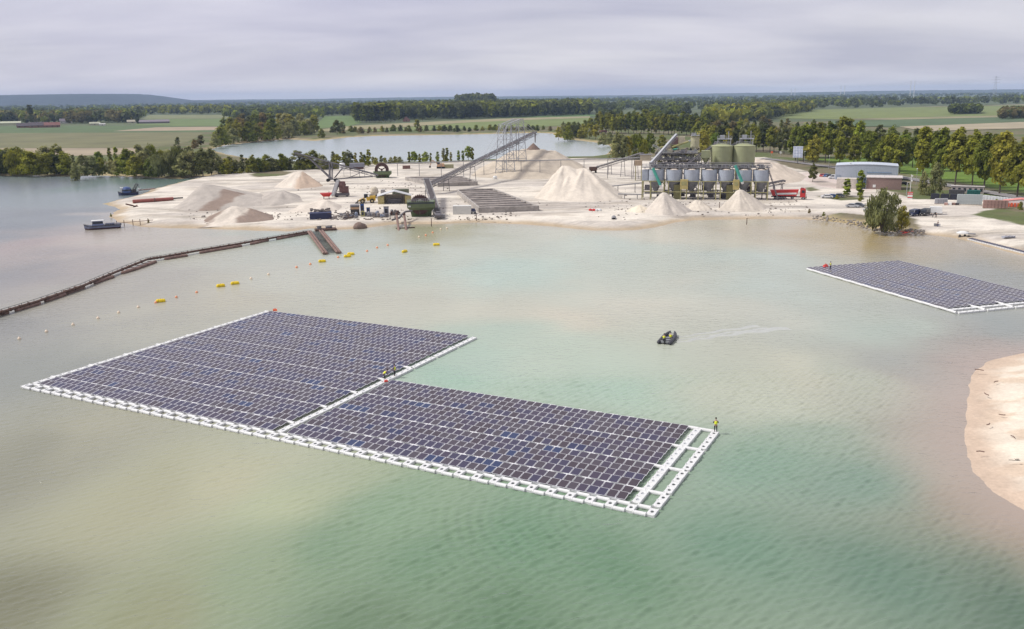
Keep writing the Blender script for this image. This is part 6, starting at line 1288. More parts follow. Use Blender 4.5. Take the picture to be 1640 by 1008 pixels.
# ------------------------------------------------------------------ vessels on the left
def vessel(label, px, py, w, hullm, kind, rz=0, under=None):
    L = Loc(px, py, 0); t = L.root('work_launch' if kind == 'launch' else 'work_barge', label, 'boat'); t.rotation_euler.z += rz; W_ = w * L.s; a = W_ / 2
    pts = lambda f, xo: [(-a * 1.0 * xo, 0), (-a * .72, -1.5 * f), (a * .9 * xo, -1.5 * f), (a * xo, -1.0 * f), (a * xo, 1.0 * f), (a * .9 * xo, 1.5 * f), (-a * .72, 1.5 * f)]
    A_ = [(x, y, -.3) for x, y in pts(.8, .93)]; B_ = [(x, y, .45) for x, y in pts(.97, .98)]; C_ = [(x, y, 1.15 + (.5 if x < -a * .9 else 0)) for x, y in pts(1, 1)]
    b = MB(); b.hull2(A_, B_); b.build('lower_hull', under or hullm, t); b = MB(); b.hull2(B_, C_); b.build('hull', hullm, t)
    b = MB(); b.path([Vector(v) for v in C_ + [C_[0]]], .13, 6); b.build('fender_rail', dsteel, t)
    return L, t, a
L, t, a = vessel('small grey-blue motor launch with a white cabin moored at the left sand shore', 165, 366.5, 50, mat('launch_grey_blue', (.16, .18, .26), .5), 'launch', under=mat('hull_maroon', (.06, .025, .03), .6))
b = MB(); b.box((-a * .25, 0, 1.9), (a * .62, 2.1, 1.5), taper=.88); o = b.build('cabin', mat('launch_cabin', (.2, .24, .38), .4), t); b = MB(); b.box((-a * .25, 0, 2.72), (a * .66, 2.2, .16)); b.build('roof', white_p, o); b = MB(); b.box((-a * .25, 0, 2.1), (a * .57, 2.16, .6)); b.build('window', glassd, o)
b = MB(); b.box((a * .4, 0, 1.35), (a * .5, 1.6, .5)); b.build('engine_cover', navy, t); b = MB(); rails(b, (a * .1, -1.35, 1.15), (a * .9, -1.3, 1.15), .8, 6, .07); b.build('railing', galv, t)
L, t, a = vessel('dark blue workboat with a round wheelhouse and crane behind the spit', 206, 312.5, 28, navy, 'barge')
b = MB(); b.lathe((-a * .15, 0, 0), [(2.0, 1.1), (2.0, 2.4), (1.5, 3.3), (.4, 3.6)], 14); o = b.build('wheelhouse', mat('wheelhouse_blue', (.06, .10, .24), .5), t); b = MB(); b.lathe((-a * .15, 0, 0), [(2.04, 1.9), (2.02, 2.5)], 14, cap=False); b.build('window', glassd, o); b = MB(); b.box((-a * .62, 0, 2.3), (1.3, 1.6, 2.2)); b.build('deckhouse', white_p, t)
b = MB(); b.truss((a * .4, 0, 1.2), (a * .95, .5, 4.6), .9, .9, 5, .14); b.tube((a * .95, .5, 4.6), (a * 1.2, .5, 2), .06); b.box((a * .6, 0, 1.8), (1.6, 1.6, 1.2)); b.build('crane', dsteel, t)
L = Loc(233, 306, .4); t = L.root('ramp_pontoon', 'small rusty landing ramp right of the dark blue workboat', 'ramp'); b = MB(); b.beam((-3, -1, .5), (4, .6, .8), 1.6, .35); b.build('ramp', rust2, t); b = MB(); b.box((-2.6, -1.0, .9), (1.2, 1.0, .9)); b.build('white_box', white_p, t)
L = Loc(205, 361, .6); t = L.root('jetty', 'thin wooden mooring jetty on posts beside the motor launch', 'jetty'); b = MB(); b.beam(L.p(187, 359, 0) + Vector((0, 0, .4)), L.p(240, 359.5, 3) + Vector((0, 0, .9)), .5, .12); b.build('plank', rust2, t)
for x in (190, 200, 212, 222, 233): b = MB(); q = L.p(x, 360, .6 + (x - 190) * .04); b.tube((q.x, q.y, -.5), (q.x, q.y, 1.6), .1, n=6); b.build('post', rust, t)

# stones and crumbs of clay lying about the yard
b = MB(); rb_ = random.Random(77)
for i in range(900):
    px, py = rb_.choice(((500, 345), (560, 340), (620, 350), (700, 335), (420, 345), (760, 345), (820, 330), (1000, 335), (960, 320), (650, 300), (560, 305), (330, 345), (1090, 325), (1150, 330), (1250, 330)))
    P = G(px + rb_.gauss(0, 30), min(352, py + rb_.gauss(0, 8))); r_ = rb_.choice((.12, .16, .22, .3, .45)); b.lathe((P.x, P.y, LZ + .05), [(r_ * .7, -r_ * .4), (r_, .1 * r_), (r_ * .5, r_ * .6)], 5)
tag(b.build('yard_rubble', mat('rubble', (.22, .19, .165), .9, var=.4, scale=.2)), kind='stuff')
# ------------------------------------------------------------------ hall, sign, vehicles on the right
hallblue = mat('hall_sheet', (.50, .55, .62), .5, var=.06); brickm = None
def brick_mat():
    m = bpy.data.materials.new('brown_brick'); m.use_nodes = True; n = m.node_tree; bs = n.nodes['Principled BSDF']; t = n.nodes.new('ShaderNodeTexCoord'); b = n.nodes.new('ShaderNodeTexBrick')
    b.inputs['Color1'].default_value = (.20, .115, .095, 1); b.inputs['Color2'].default_value = (.27, .16, .135, 1); b.inputs['Mortar'].default_value = (.30, .25, .23, 1); b.inputs['Scale'].default_value = 1.0; b.inputs['Brick Width'].default_value = .44; b.inputs['Row Height'].default_value = .14; b.inputs['Mortar Size'].default_value = .02
    mp = n.nodes.new('ShaderNodeMapping'); mp.inputs['Rotation'].default_value = (pi / 2, 0, 0); n.links.new(t.outputs['Object'], mp.inputs[0]); n.links.new(mp.outputs[0], b.inputs['Vector']); n.links.new(b.outputs[0], bs.inputs['Base Color']); bs.inputs['Roughness'].default_value = .85; return m
L = Loc(1386, 289); t = L.root('industrial_hall', 'light blue sheet-clad hall with a gently curved roof', 'hall')
x0_, x1_ = L.x(1343), L.x(1430); zb = L.z(268.5); zr = L.z(265.5); D_ = 15; n_ = 10
prof = [(x0_ + (x1_ - x0_) * i / n_, zb + (zr - zb) * .8 * sin(pi * (.06 + .88 * i / n_))) for i in range(n_ + 1)]
b = MB(); b.hull2([(x0_, 0, -.3)] + [(x, 0, z) for x, z in prof] + [(x1_, 0, -.3)], [(x0_, D_, -.3)] + [(x, D_, z) for x, z in prof] + [(x1_, D_, -.3)]); b.build('walls', hallblue, t)
for i in range(n_):
    (xa, za), (xb, zb_) = prof[i], prof[i + 1]; b = MB(); b.hull2([(xa, -.25, za + .02), (xb, -.25, zb_ + .02), (xb, -.25, zb_ + .18), (xa, -.25, za + .18)], [(xa, D_ + .2, za + .02), (xb, D_ + .2, zb_ + .02), (xb, D_ + .2, zb_ + .18), (xa, D_ + .2, za + .18)]); b.build('roof_sheet', mat('hall_roof', (.52, .56, .63), .5, var=.05), t)
b = MB()
for i in range(40): b.box((x0_ + (x1_ - x0_) * (i + .5) / 40, -.04, zb / 2), (.22, .08, zb - .3))
b.build('wall_rib', hallblue, t); b = MB(); b.box((L.x(1404), -.12, L.z(277.5)), (34 * L.s, .08, .35)); b.build('stripe', mat('hall_stripe', (.24, .34, .50), .5), t); b = MB(); b.lathe((L.x(1363), 4, L.z(266)), [(.4, 0), (.5, .5), (.1, .7)], 10); b.build('roof_vent', white_p, t)
b = MB(); b.box((L.x(1348), -.1, L.z(286)), (2.2, .1, 2.6)); b.build('door', mat('hall_door', (.3, .35, .42), .5), t)
L2 = Loc(1416, 304); t = L2.root('brick_office', 'low brown brick office with glass corner in front of the blue hall', 'office'); xa, xb = L2.x(1391), L2.x(1439); zt = L2.z(287)
b = MB(); b.box(((xa + xb) / 2, 5, zt / 2 - .1), (xb - xa, 10, zt + .2)); b.build('walls', brick_mat(), t); b = MB(); b.box(((xa + xb) / 2, 5, zt + .14), (xb - xa + .5, 10.5, .28)); b.build('roof', mat('office_roof', (.55, .50, .47), .7), t)
b = MB(); b.box((L2.x(1384), 2, zt / 2), (13 * L2.s, 5, zt * .95)); b.build('glass_corner', glassd, t); b = MB()
for i in range(5): b.box((L2.x(1378 + 3 * i), -.53, zt / 2), (.12, .06, zt * .95))
for z in (.35, .7): b.box((L2.x(1384), -.53, zt * z), (13 * L2.s, .06, .1))
b.build('mullion', mat('mullion_blue', (.2, .28, .38), .4), t); b = MB(); b.box((L2.x(1364), 3, zt * .42), (30 * L2.s, 5, zt * .9)); b.build('link_wall', mat('link_wall_cream', (.56, .50, .44), .8), t); b = MB(); b.box((L2.x(1402), -.05, L2.z(299)), (1.1, .08, 1.1)); b.build('notice_board', white_p, t)
b = MB(); b.lathe((L2.x(1414), 4, zt + .2), [(.3, 0), (.3, .5)], 8); b.build('roof_vent', white_p, t)
# tilted panel board on a post
L = Loc(1277, 262); t = L.root('solar_board', 'tilted board of twelve pale solar panels on a single post', 'solar board'); b = MB(); b.tube((0, .2, -.2), (0, .2, L.z(250)), .25, n=10); b.build('post', gsteel, t)
cz = L.z(245); w_, h_ = 14 * L.s, 16.5 * L.s
b = MB(); b.hull2([(-w_ / 2, -.9 - .1, cz - h_ / 2), (w_ / 2, -.9 - .1, cz - h_ / 2), (w_ / 2, .9 - .1, cz + h_ / 2), (-w_ / 2, .9 - .1, cz + h_ / 2)], [(-w_ / 2, -.75, cz - h_ / 2), (w_ / 2, -.75, cz - h_ / 2), (w_ / 2, 1.05, cz + h_ / 2), (-w_ / 2, 1.05, cz + h_ / 2)]); b.build('frame', mat('board_frame', (.75, .76, .78), .5), t)
q = None
for i in range(3):
    for j in range(4):
        b = MB(); xx = -w_ / 2 + w_ * (i + .5) / 3; f = (j + .5) / 4; zz_ = cz - h_ / 2 + h_ * f; yy = -1.03 - .02 + 1.8 * f - .0; e = h_ / 4 * .43; g_ = 1.8 / 4 * .43
        b.add([(xx - w_ / 6 * .88, yy - g_, zz_ - e), (xx + w_ / 6 * .88, yy - g_, zz_ - e), (xx + w_ / 6 * .88, yy + g_, zz_ + e), (xx - w_ / 6 * .88, yy + g_, zz_ + e), (xx - w_ / 6 * .88, yy - g_ + .06, zz_ - e), (xx + w_ / 6 * .88, yy - g_ + .06, zz_ - e), (xx + w_ / 6 * .88, yy + g_ + .06, zz_ + e), (xx - w_ / 6 * .88, yy + g_ + .06, zz_ + e)], [(0, 1, 2, 3), (7, 6, 5, 4), (0, 4, 5, 1), (1, 5, 6, 2), (2, 6, 7, 3), (3, 7, 4, 0)]); b.build('solar_panel', mat('board_glass', (.40, .44, .54), .2), t)
# tipper truck
L = Loc(1262, 319); t = L.root('tipper_truck', 'red tipper truck and trailer with a white stripe beside the silos', 'truck'); s = L.s
def trk(x): return L.x(x)
b = MB(); z0, z1 = L.z(314), L.z(305.5); b.hull2([(trk(1235), -1.2, z1), (trk(1239), -1.2, z0), (trk(1274), -1.2, z0), (trk(1277), -1.2, z1 + .3)], [(trk(1235), 1.2, z1), (trk(1239), 1.2, z0), (trk(1274), 1.2, z0), (trk(1277), 1.2, z1 + .3)]); b.build('tipper_body', redp, t)
b = MB(); b.hull2([(trk(1243), -1.25, z0 + .4), (trk(1274), -1.25, z0 + .7), (trk(1274), -1.25, z0 + 1.35), (trk(1243), -1.25, z0 + 1.05)], [(trk(1243), -1.18, z0 + .4), (trk(1274), -1.18, z0 + .7), (trk(1274), -1.18, z0 + 1.35), (trk(1243), -1.18, z0 + 1.05)]); b.build('white_stripe', white_p, t)
b = MB(); b.box((trk(1262), 0, z0 - .35), (trk(1288) - trk(1238), 1.0, .4)); b.build('chassis', frame_d, t)
b = MB(); b.box((trk(1283), 0, (L.z(316) + L.z(303)) / 2 + .1), (8 * s, 2.4, L.z(303) - L.z(316)), taper=.94); o = b.build('cab', redp, t); b = MB(); b.box((trk(1287.1), 0, L.z(307)), (.12, 2.1, 1.1)); b.box((trk(1283.5), -1.2, L.z(307)), (1.0, .12, .9)); b.build('window', glassd, o); b = MB(); b.box((trk(1282), 0, L.z(302.6)), (6 * s, 2.2, .5), taper=.7); b.build('roof_fairing', mat('dark_red', (.2, .02, .02), .5), o)
b = MB(); b.box((trk(1286.9), 0, L.z(314)), (.3, 2.3, .7)); b.build('bumper', white_p, o)
for x in (1243, 1247.5, 1252, 1256.5, 1268, 1284): b = MB(); b.tube((trk(x), -1.2, .52), (trk(x), 1.2, .52), .52, n=14); o = b.build('wheel', tyre, t); b = MB(); b.tube((trk(x), -1.23, .52), (trk(x), 1.23, .52), .26, n=10); b.build('rim', galv, o)
# cars
def car(label, px, py, paint, rz=0.0, kind='car', group=None):
    L = Loc(px, py); t = L.root({'car': 'parked_car', 'van': 'parked_van'}[kind], label, kind, group); t.rotation_euler.z += rz
    if kind == 'car': W_, lo, hi, prof = 4.3, .62, 1.42, [(-2.15, .35), (-2.15, .80), (-1.3, .92), (-.65, 1.40), (.9, 1.42), (1.75, .98), (2.15, .85), (2.15, .35)]
    else: W_, lo, hi, prof = 5.2, .7, 2.0, [(-2.6, .35), (-2.6, 1.0), (-1.9, 1.2), (-1.3, 1.95), (2.5, 2.0), (2.6, .9), (2.6, .35)]
    hw = .88 if kind == 'car' else .98
    b = MB(); b.hull2([(x, -hw, z) for x, z in prof], [(x, hw, z) for x, z in prof]); b.build('body', paint, t)
    b = MB()
    if kind == 'car': g = [(-1.15, .95), (-.6, 1.33), (.85, 1.35), (1.5, 1.0)]
    else: g = [(-1.75, 1.25), (-1.25, 1.82), (-.2, 1.82), (-.2, 1.25)]
    b.hull2([(x, -hw - .015, z) for x, z in g], [(x, hw + .015, z) for x, z in g]); b.build('side_window', glassd, t)
    b = MB()
    if kind == 'car': b.hull2([(-1.26, -.72, .95), (-.70, -.68, 1.38), (-.72, -.68, 1.40), (-1.30, -.72, .96)], [(-1.26, .72, .95), (-.70, .68, 1.38), (-.72, .68, 1.40), (-1.30, .72, .96)])
    else: b.hull2([(-1.88, -.8, 1.25), (-1.36, -.76, 1.88), (-1.40, -.76, 1.90), (-1.93, -.8, 1.26)], [(-1.88, .8, 1.25), (-1.36, .76, 1.88), (-1.40, .76, 1.90), (-1.93, .8, 1.26)])
    b.build('windscreen', glassd, t)
    for x in (-W_ * .31, W_ * .31):
        for y in (-hw + .08, hw - .08): b = MB(); b.tube((x, y - .12, .33), (x, y + .12, .33), .33, n=14); o = b.build('wheel', tyre, t); b = MB(); b.tube((x, y - .13, .33), (x, y + .13, .33), .18, n=10); b.build('rim', galv, o)
    for y in (-.6, .6): b = MB(); b.box((-W_ / 2 - .01, y, .72), (.06, .3, .14)); b.build('headlight', white_p, t); b = MB(); b.box((W_ / 2 + .01, y, .78), (.06, .26, .16)); b.build('tail_light', redp, t)
cw = mat('car_white', (.7, .7, .7), .3, var=.02); cs = mat('car_silver', (.42, .43, .45), .3, metal=.3, var=.02); cbk = mat('car_black', (.02, .02, .025), .25, var=.02); cb_ = mat('car_blue', (.05, .13, .33), .3, var=.02); cr_ = mat('car_red', (.45, .03, .03), .3, var=.02); cgy = mat('car_grey', (.12, .13, .15), .3, var=.02); cnv = mat('car_navy', (.025, .035, .08), .3, var=.02)
for a in (('white van parked against the left end of the blue hall', 1336, 287, cw, .15, 'van'), ('red car parked first in the row left of the white van', 1317, 283.3, cr_, 1.3), ('blue car parked in the row left of the white van', 1323, 283.5, cb_, 1.3), ('black car parked nearest the white van', 1328.5, 284, cbk, 1.3),
 ('white car parked left of the low shrub row', 1324, 317.5, cw, .1), ('bright blue car parked between the white car and the grey car', 1332, 317, cb_, .1), ('grey car parked right of the bright blue car by the bright trees', 1343, 316, cgy, .1), ('silver car parked on the sand left of the large willow', 1365, 332.5, cs, 2.9), ('dark grey car close behind the silver car on the sand', 1375, 331.5, cgy, 2.9), ('white car half hidden by the large willow', 1393, 338.5, cw, 2.9),
 ('black car parked at the right corner of the brick office', 1446, 296.5, cbk, .4), ('dark blue van parked right of the large willow', 1463, 345.5, cnv, 1.15, 'van'), ('black van parked beside the dark blue van', 1481, 344.5, cbk, 1.3, 'van')): car(*a)
L = Loc(1498, 343.5); t = L.root('box_trailer', 'white rounded box trailer parked right of the black van', 'trailer'); b = MB(); b.box((0, 1.3, 1.35), (4.0, 2.1, 1.9), taper=.90); b.build('body', white_p, t); b = MB(); b.box((0, 1.3, .35), (4.2, 1.9, .15)); b.tube((2.1, 1.3, .4), (3.4, 1.3, .4), .06); b.build('frame', gsteel, t)
for y in (.25, 2.35): b = MB(); b.tube((0, y - .12, .32), (0, y + .12, .32), .33, n=12); b.build('wheel', tyre, t)
# low flat office units and stacked floats
L = Loc(1545, 310); t = L.root('site_office', 'long low site cabin with a row of dark windows by the road', 'site cabin'); xa, xb = L.x(1527), L.x(1569); b = MB(); b.box(((xa + xb) / 2, 1.5, 1.25), (xb - xa, 3, 2.7)); b.build('walls', mat('cabin_pinkish', (.46, .40, .38), .8), t); b = MB(); b.box(((xa + xb) / 2, 1.5, 2.68), (xb - xa + .3, 3.3, .18)); b.build('roof', mat('cabin_roof', (.5, .46, .44), .8), t)
for i in range(6): b = MB(); b.box((xa + (xb - xa) * (i + .5) / 6, -.02, 1.45), (.9, .08, 1.2)); b.build('window', glassd, t)
container('dark grey flat-roofed container below the low site cabin', 1532, 311.5, 20, 6, 2.5, mat('dark_grey_sheet', (.10, .095, .10), .7), .05, ribs=6, door=False)
container('dark teal container behind the grey float stacks', 1559, 313.5, 17, 7, 2.5, mat('dark_teal', (.02, .12, .11), .6), .03, ribs=6, door=False)
L = Loc(1513, 320); t = L.root('covered_stack', 'long stack under a black sheet left of the grey float stacks', 'covered stack')
for x in (1500, 1513, 1525): b = MB(); b.box((L.x(x), 1, .95), (12.5 * L.s, 2.2, 2.1), taper=.85); b.build('covered_bale', mat('black_sheet', (.018, .02, .03), .5), t)
flg = mat('float_grey_green', (.46, .50, .49), .6, var=.10)
fs_me = None
def float_stack(px, py, h, label, group, m_, w=1.5, n_=10):
    L = Loc(px, py); t = L.root('float_stack', label, 'float stack', group); t.rotation_euler.z += .12; hh = h * L.s
    key = (m_.name, n_, round(hh, 1)); 
    if key not in FSM:
        b = MB()
        for i in range(n_): z = hh * (i + .5) / n_; b.box((0, 0, z), (w, w * .9, hh / n_ * .82)); b.box((0, 0, z + hh / n_ * .46), (w * .9, w * .8, hh / n_ * .16))
        q = MB(); q.box((0, 0, .03), (w * 1.05, w, .12)); FSM[key] = (b.mesh('floats', m_), q.mesh('pallet', mat('pallet_wood', (.3, .2, .13), .9)))
    link('floats', FSM[key][0], t); link('pallet', FSM[key][1], t)
FSM = {}
for i in range(9): float_stack(1534.5 + i * 4.4, 327.6 + .10 * i, 14.5, f'tall grey-green float stack, {ORD[i]} from the black sheet in the front row', 'tall grey-green float stacks', flg, 1.02)
for i in range(12): float_stack(1576 + i * 4.9, 322.2 + .55 * i, 8.2, f'low pale float stack, {ORD[i]} from the tall stacks in the rear row', 'low pale float stacks in the rear', mat('float_pale', (.60, .62, .63), .6), 1.15, 6)
for i in range(5): float_stack(1499 + i * 4.0, 326.5, 7.5, f'small grey float stack, {ORD[i]} from the left below the black sheet', 'small grey float stacks', mat('float_mid', (.42, .42, .44), .6), .95, 6)
redpal = mat('reddish_pallets', (.40, .25, .21), .85, var=.2)
for i in range(7): float_stack(1577 + i * 5.6, 333 + .1 * i, 11, f'reddish-brown pallet stack, {ORD[i]} from the grey-green stacks', 'reddish pallet stacks', redpal, 1.25, 9)
for i, x in enumerate((1515, 1521, 1527, 1533)):
    L = Loc(x, 328.5); t = L.root('part_crate', ['low crate of pink parts left of the tall stacks', 'white sack crate left of the tall stacks', 'brown crate directly left of the tall stacks', 'dark low crate at the foot of the first tall stack'][i], 'crate'); b = MB(); b.box((0, 0, .35), (1.2, .9, .7)); b.build('crate', [redpal, white_p, rust2, dsteel][i], t); b = MB(); b.box((0, 0, .74), (.9, .7, .14), taper=.8); b.build('content', [mat('pink_parts', (.6, .42, .38), .8), white_p, redpal, gsteel][i], t)
L = Loc(1628, 332); t = L.root('striped_tent', 'low white tent with red roof edge and orange front at the right border', 'tent'); xa, xb = L.x(1611), L.x(1655); b = MB(); b.hull2([(xa, 0, 0), (xa, 0, 1.9), ((xa + xb) / 2, 0, 2.5), (xb, 0, 1.9), (xb, 0, 0)], [(xa, 5, 0), (xa, 5, 1.9), ((xa + xb) / 2, 5, 2.5), (xb, 5, 1.9), (xb, 5, 0)]); b.build('canvas', mat('white_canvas', (.7, .66, .64), .8), t); b = MB(); b.hull2([(xa - .2, -.1, 1.9), ((xa + xb) / 2, -.1, 2.55), (xb + .2, -.1, 1.9), ((xa + xb) / 2, -.1, 2.8)], [(xa - .2, 5.1, 1.9), ((xa + xb) / 2, 5.1, 2.55), (xb + .2, 5.1, 1.9), ((xa + xb) / 2, 5.1, 2.8)]); b.build('roof', mat('pink_red_canvas', (.62, .25, .22), .8), t)
for i in range(5): b = MB(); b.box((xa + .6 + i * 1.0, -.25, .75), (.7, .2, 1.3)); b.build('front_flap', mat('orange_red_cloth', (.7, .12, .05), .7), t)
# camera mast and small red booth
L = Loc(1457, 314); t = L.root('camera_mast', 'slim white camera mast with lamps above the red booth', 'mast'); b = MB(); b.tube((0, 0, -.2), (0, 0, L.z(283)), .13, .09, n=8); b.build('pole', white_p, t)
for z in (285, 292): b = MB(); b.box((.2, -.2, L.z(z)), (.7, .4, .5)); b.build('lamp_head', white_p, t)
b = MB(); b.tube((-1.2, .5, -.2), (-1.2, .5, L.z(295)), .1, n=8); b.beam((-1.3, .5, L.z(295)), (.2, .2, L.z(294)), .12); b.build('bracket', galv, t)
L = Loc(1457, 319); t = L.root('ticket_booth', 'small white booth with red bands at the site entrance', 'booth'); b = MB(); b.box((0, .7, 1.1), (1.7, 1.4, 2.4)); b.build('walls', white_p, t); b = MB(); b.box((0, .7, 2.35), (1.9, 1.6, .2)); b.build('roof', redp, t)
for z in (.6, 1.8): b = MB(); b.box((0, -.02, z), (1.72, .06, .35)); b.build('red_band', redp, t)
# street lamps along the road
for i, (x, y) in enumerate(((1278, 262), (1327, 271), (1467, 296))):
    L = Loc(x + (i == 0) * 10, y); t = L.root('street_lamp', ['street lamp by the road right of the solar board', 'street lamp behind the parked cars and the blue hall', 'street lamp between brick office and feathery willow'][i], 'street lamp'); b = MB(); b.tube((0, 0, -.2), (0, 0, 6.5), .1, .06, n=8); b.build('pole', galv, t); b = MB(); b.lathe((0, 0, 6.5), [(.25, 0), (.35, .15), (.1, .35)], 10); b.build('lamp_head', white_p, t)
# signs at the far road end
for i, (x, y, m_, lb) in enumerate(((1236, 250, orangem, 'orange and white warning sign at the far end of the road'), (1250, 250.5, white_p, 'small white road sign at the far end of the road'))):
    L = Loc(x, y); t = L.root('road_sign', lb, 'sign'); b = MB(); b.tube((0, 0, -.2), (0, 0, 2.6), .08, n=8); b.build('post', galv, t); b = MB(); b.tube((0, -.12, 2.3), (0, -.08, 2.3), .75, n=14); b.build('sign_plate', m_, t)
# ------------------------------------------------------------------ beach things
def kayak(label, px, py, length, m_, rz):
    L = Loc(px, py, .35); t = L.root('kayak', label, 'kayak'); t.rotation_euler.z += rz; a = length / 2; b = MB(); n_ = 8
    rings = []
    for i in range(9):
        f = i / 8 * 2 - 1; w = .40 * (1 - abs(f) ** 2.2) + .02; z = .10 + .22 * abs(f) ** 2
        rings.append([(f * a, w * cos(k * pi / 4 + pi / 8), z + .22 * sin(k * pi / 4 + pi / 8) * (1 - .5 * abs(f))) for k in range(n_)])
    for A_, B_ in zip(rings[:-1], rings[1:]): b.hull2(A_, B_)
    b.build('hull', m_, t); b = MB(); b.lathe((0, 0, .30), [(.42, 0), (.46, .08), (.36, .10)], 12); b.build('cockpit_rim', dsteel, t); return t
kayak('red kayak pulled up at the foot of the large willow', 1451, 372.5, 4.2, redm, .35); kayak('small red kayak lying left of the larger red kayak', 1446, 374, 2.6, redm, .1)
kayak('yellow kayak lying on the open beach', 1487, 358, 3.6, mat('kayak_yellow', (.75, .55, .05), .45), -.35)
L = Loc(1500, 363); t = L.root('bundle', 'grey and white bundle of gear beside the yellow kayak', 'gear'); 
for x in (-.5, .1, .7): b = MB(); b.box((x, 0, .45), (.45, .7, .9), .2); b.build('pack', grey_cloth if x < .3 else white_p, t)
L = Loc(1542, 374.5); t = L.root('covered_dinghy', 'upturned white dinghy on the beach above the float strip', 'dinghy'); b = MB(); 
rr = []
for i in range(9):
    f = i / 8 * 2 - 1; w = .75 * (1 - abs(f) ** 2.5) + .03; rr.append([(f * 1.7, w * cos(k * pi / 7), .02 + .75 * sin(k * pi / 7) * (1 - .6 * f * f)) for k in range(8)])
for A_, B_ in zip(rr[:-1], rr[1:]): b.hull2(A_, B_)
b.build('hull', white_p, t, smooth=False); b = MB(); b.beam((-1.5, 0, .62), (1.5, 0, .62), .08, .12); b.build('keel', gsteel, t); b = MB(); b.box((2.3, -.5, .15), (1.8, .9, .3)); b.build('deck_board', gsteel, t)
L = Loc(1616, 382); t = L.root('rowing_boat', 'small grey boat lying tilted on the beach at the right', 'boat'); t.rotation_euler.z += .7; b = MB(); rr = []
for i in range(9):
    f = i / 8 * 2 - 1; w = .7 * (1 - max(0, f) ** 2.2 * .95); rr.append([(f * 1.9, w * cos(pi + k * pi / 7), .62 + .55 * sin(pi + k * pi / 7)) for k in range(8)])
for A_, B_ in zip(rr[:-1], rr[1:]): b.hull2(A_, B_)
b.build('hull', mat('boat_grey', (.36, .37, .42), .5), t); b = MB(); b.box((-.6, 0, .66), (.3, 1.3, .08)); b.box((.5, 0, .66), (.3, 1.2, .08)); b.build('thwart', gsteel, t)
A, B = G(1553, 383.5, .25), G(1662, 411, .25); t = thing('float_strip', 'strip of dark panels on white floats moored along the beach edge', 'float strip', A); d = B - A; n_ = 26; rz = atan2(d.y, d.x)
for i in range(n_):
    q = A.lerp(B, (i + .5) / n_) - A; b = MB(); b.box((0, 0, .05), (d.length / n_ * .9, 1.5, .32)); o = b.build('float', white_pe, t); o.location = q; o.rotation_euler = (0, 0, rz)
    b = MB(); b.box((0, .1, .31), (d.length / n_ * .72, 1.05, .10)); o2 = b.build('panel', GL[2], t); o2.location = q + Vector((0, 0, .0)); o2.rotation_euler = (.12, 0, rz)
for i, (x, y) in enumerate(((1537, 380.3), (1545, 380.0), (1551, 381.3))):
    L = Loc(x, y, .2); t = L.root('mooring_block', ['left dark mooring block at the waterline by the float strip', 'middle dark mooring block at the waterline by the float strip', 'right dark mooring block at the waterline by the float strip'][i], 'block'); b = MB(); b.box((0, 0, .3), (.7, .6, .7), taper=.8); b.build('block', dsteel, t); b = MB(); b.tube((0, 0, .6), (0, 0, .85), .12, n=8); b.build('ring', gsteel, t)
P = G(1499, 350); person('person in dark clothes standing behind the yellow kayak on the beach', P, facing(P) + 2.0, 'walk', vest=dark_cloth, arms=dark_cloth)
P = G(1501.5, 363.5); person('person in a light shirt standing beside the gear bundle', P, facing(P) - .6, 'stand', vest=grey_cloth, legs=bluecloth, arms=skin)
P = G(1494, 348.5); person('person in grey sitting on the sand by the white box trailer', P, facing(P) + 1.4, 'bend', vest=grey_cloth)
# driftwood on the close sand bank
L = Loc(1629, 739, .9); t = L.root('driftwood', 'small black tangle of driftwood on the close sand bank', 'driftwood'); black = mat('charred_wood', (.015, .012, .012), .9); t.location.z = .95
for i in range(11):
    a = i * .9; b = MB(); e = Vector((cos(a) * srg.uniform(.1, .35), sin(a) * srg.uniform(.08, .22), srg.uniform(.03, .26))); b.tube((0, 0, .06), tuple(e), .04, .015, n=6); b.build('twig', black, t)
b = MB(); b.path([Vector((0, 0, .05)), Vector((-.35, -.12, .03)), Vector((-.55, -.1, .02)), Vector((-.8, -.22, .02))], .028, 6); b.build('branch', black, t)
for i, (x, y, s_) in enumerate(((1568, 593, .35), (1595, 612, .28), (1580, 632, .3), (1605, 665, .22), (1583, 680, .25), (1622, 700, .2), (1570, 724, .25))):
    L = Loc(x, y, .8); t = L.root('driftwood_stick', f'short brown stick on the close sand bank, {ORD[i]} from the top', 'stick', 'sticks on the close sand bank'); b = MB(); b.path([Vector((-s_ * 1.6, 0, .05)), Vector((0, .1, .06)), Vector((s_ * 1.7, -.05, .05))], .05 * (1 + s_), 6); b.build('stick', rust2, t); t.rotation_euler.z += i * 1.1
# stones at the inlet
stone = mat('shore_stone', (.25, .22, .19), .9, var=.3)
b = MB(); 
for i in range(240):
    px = srg.uniform(1296, 1480); py = 345 + (px - 1296) * .16 + srg.uniform(-5, 6) if px < 1400 else 371 + srg.uniform(-6, 4); P = G(px, py, .7); r_ = srg.uniform(.15, .5); b.lathe(tuple(P), [(r_ * .6, -r_ * .4), (r_, 0), (r_ * .7, r_ * .5), (r_ * .2, r_ * .7)], 6)
tag(b.build('shore_stones', stone), kind='stuff')
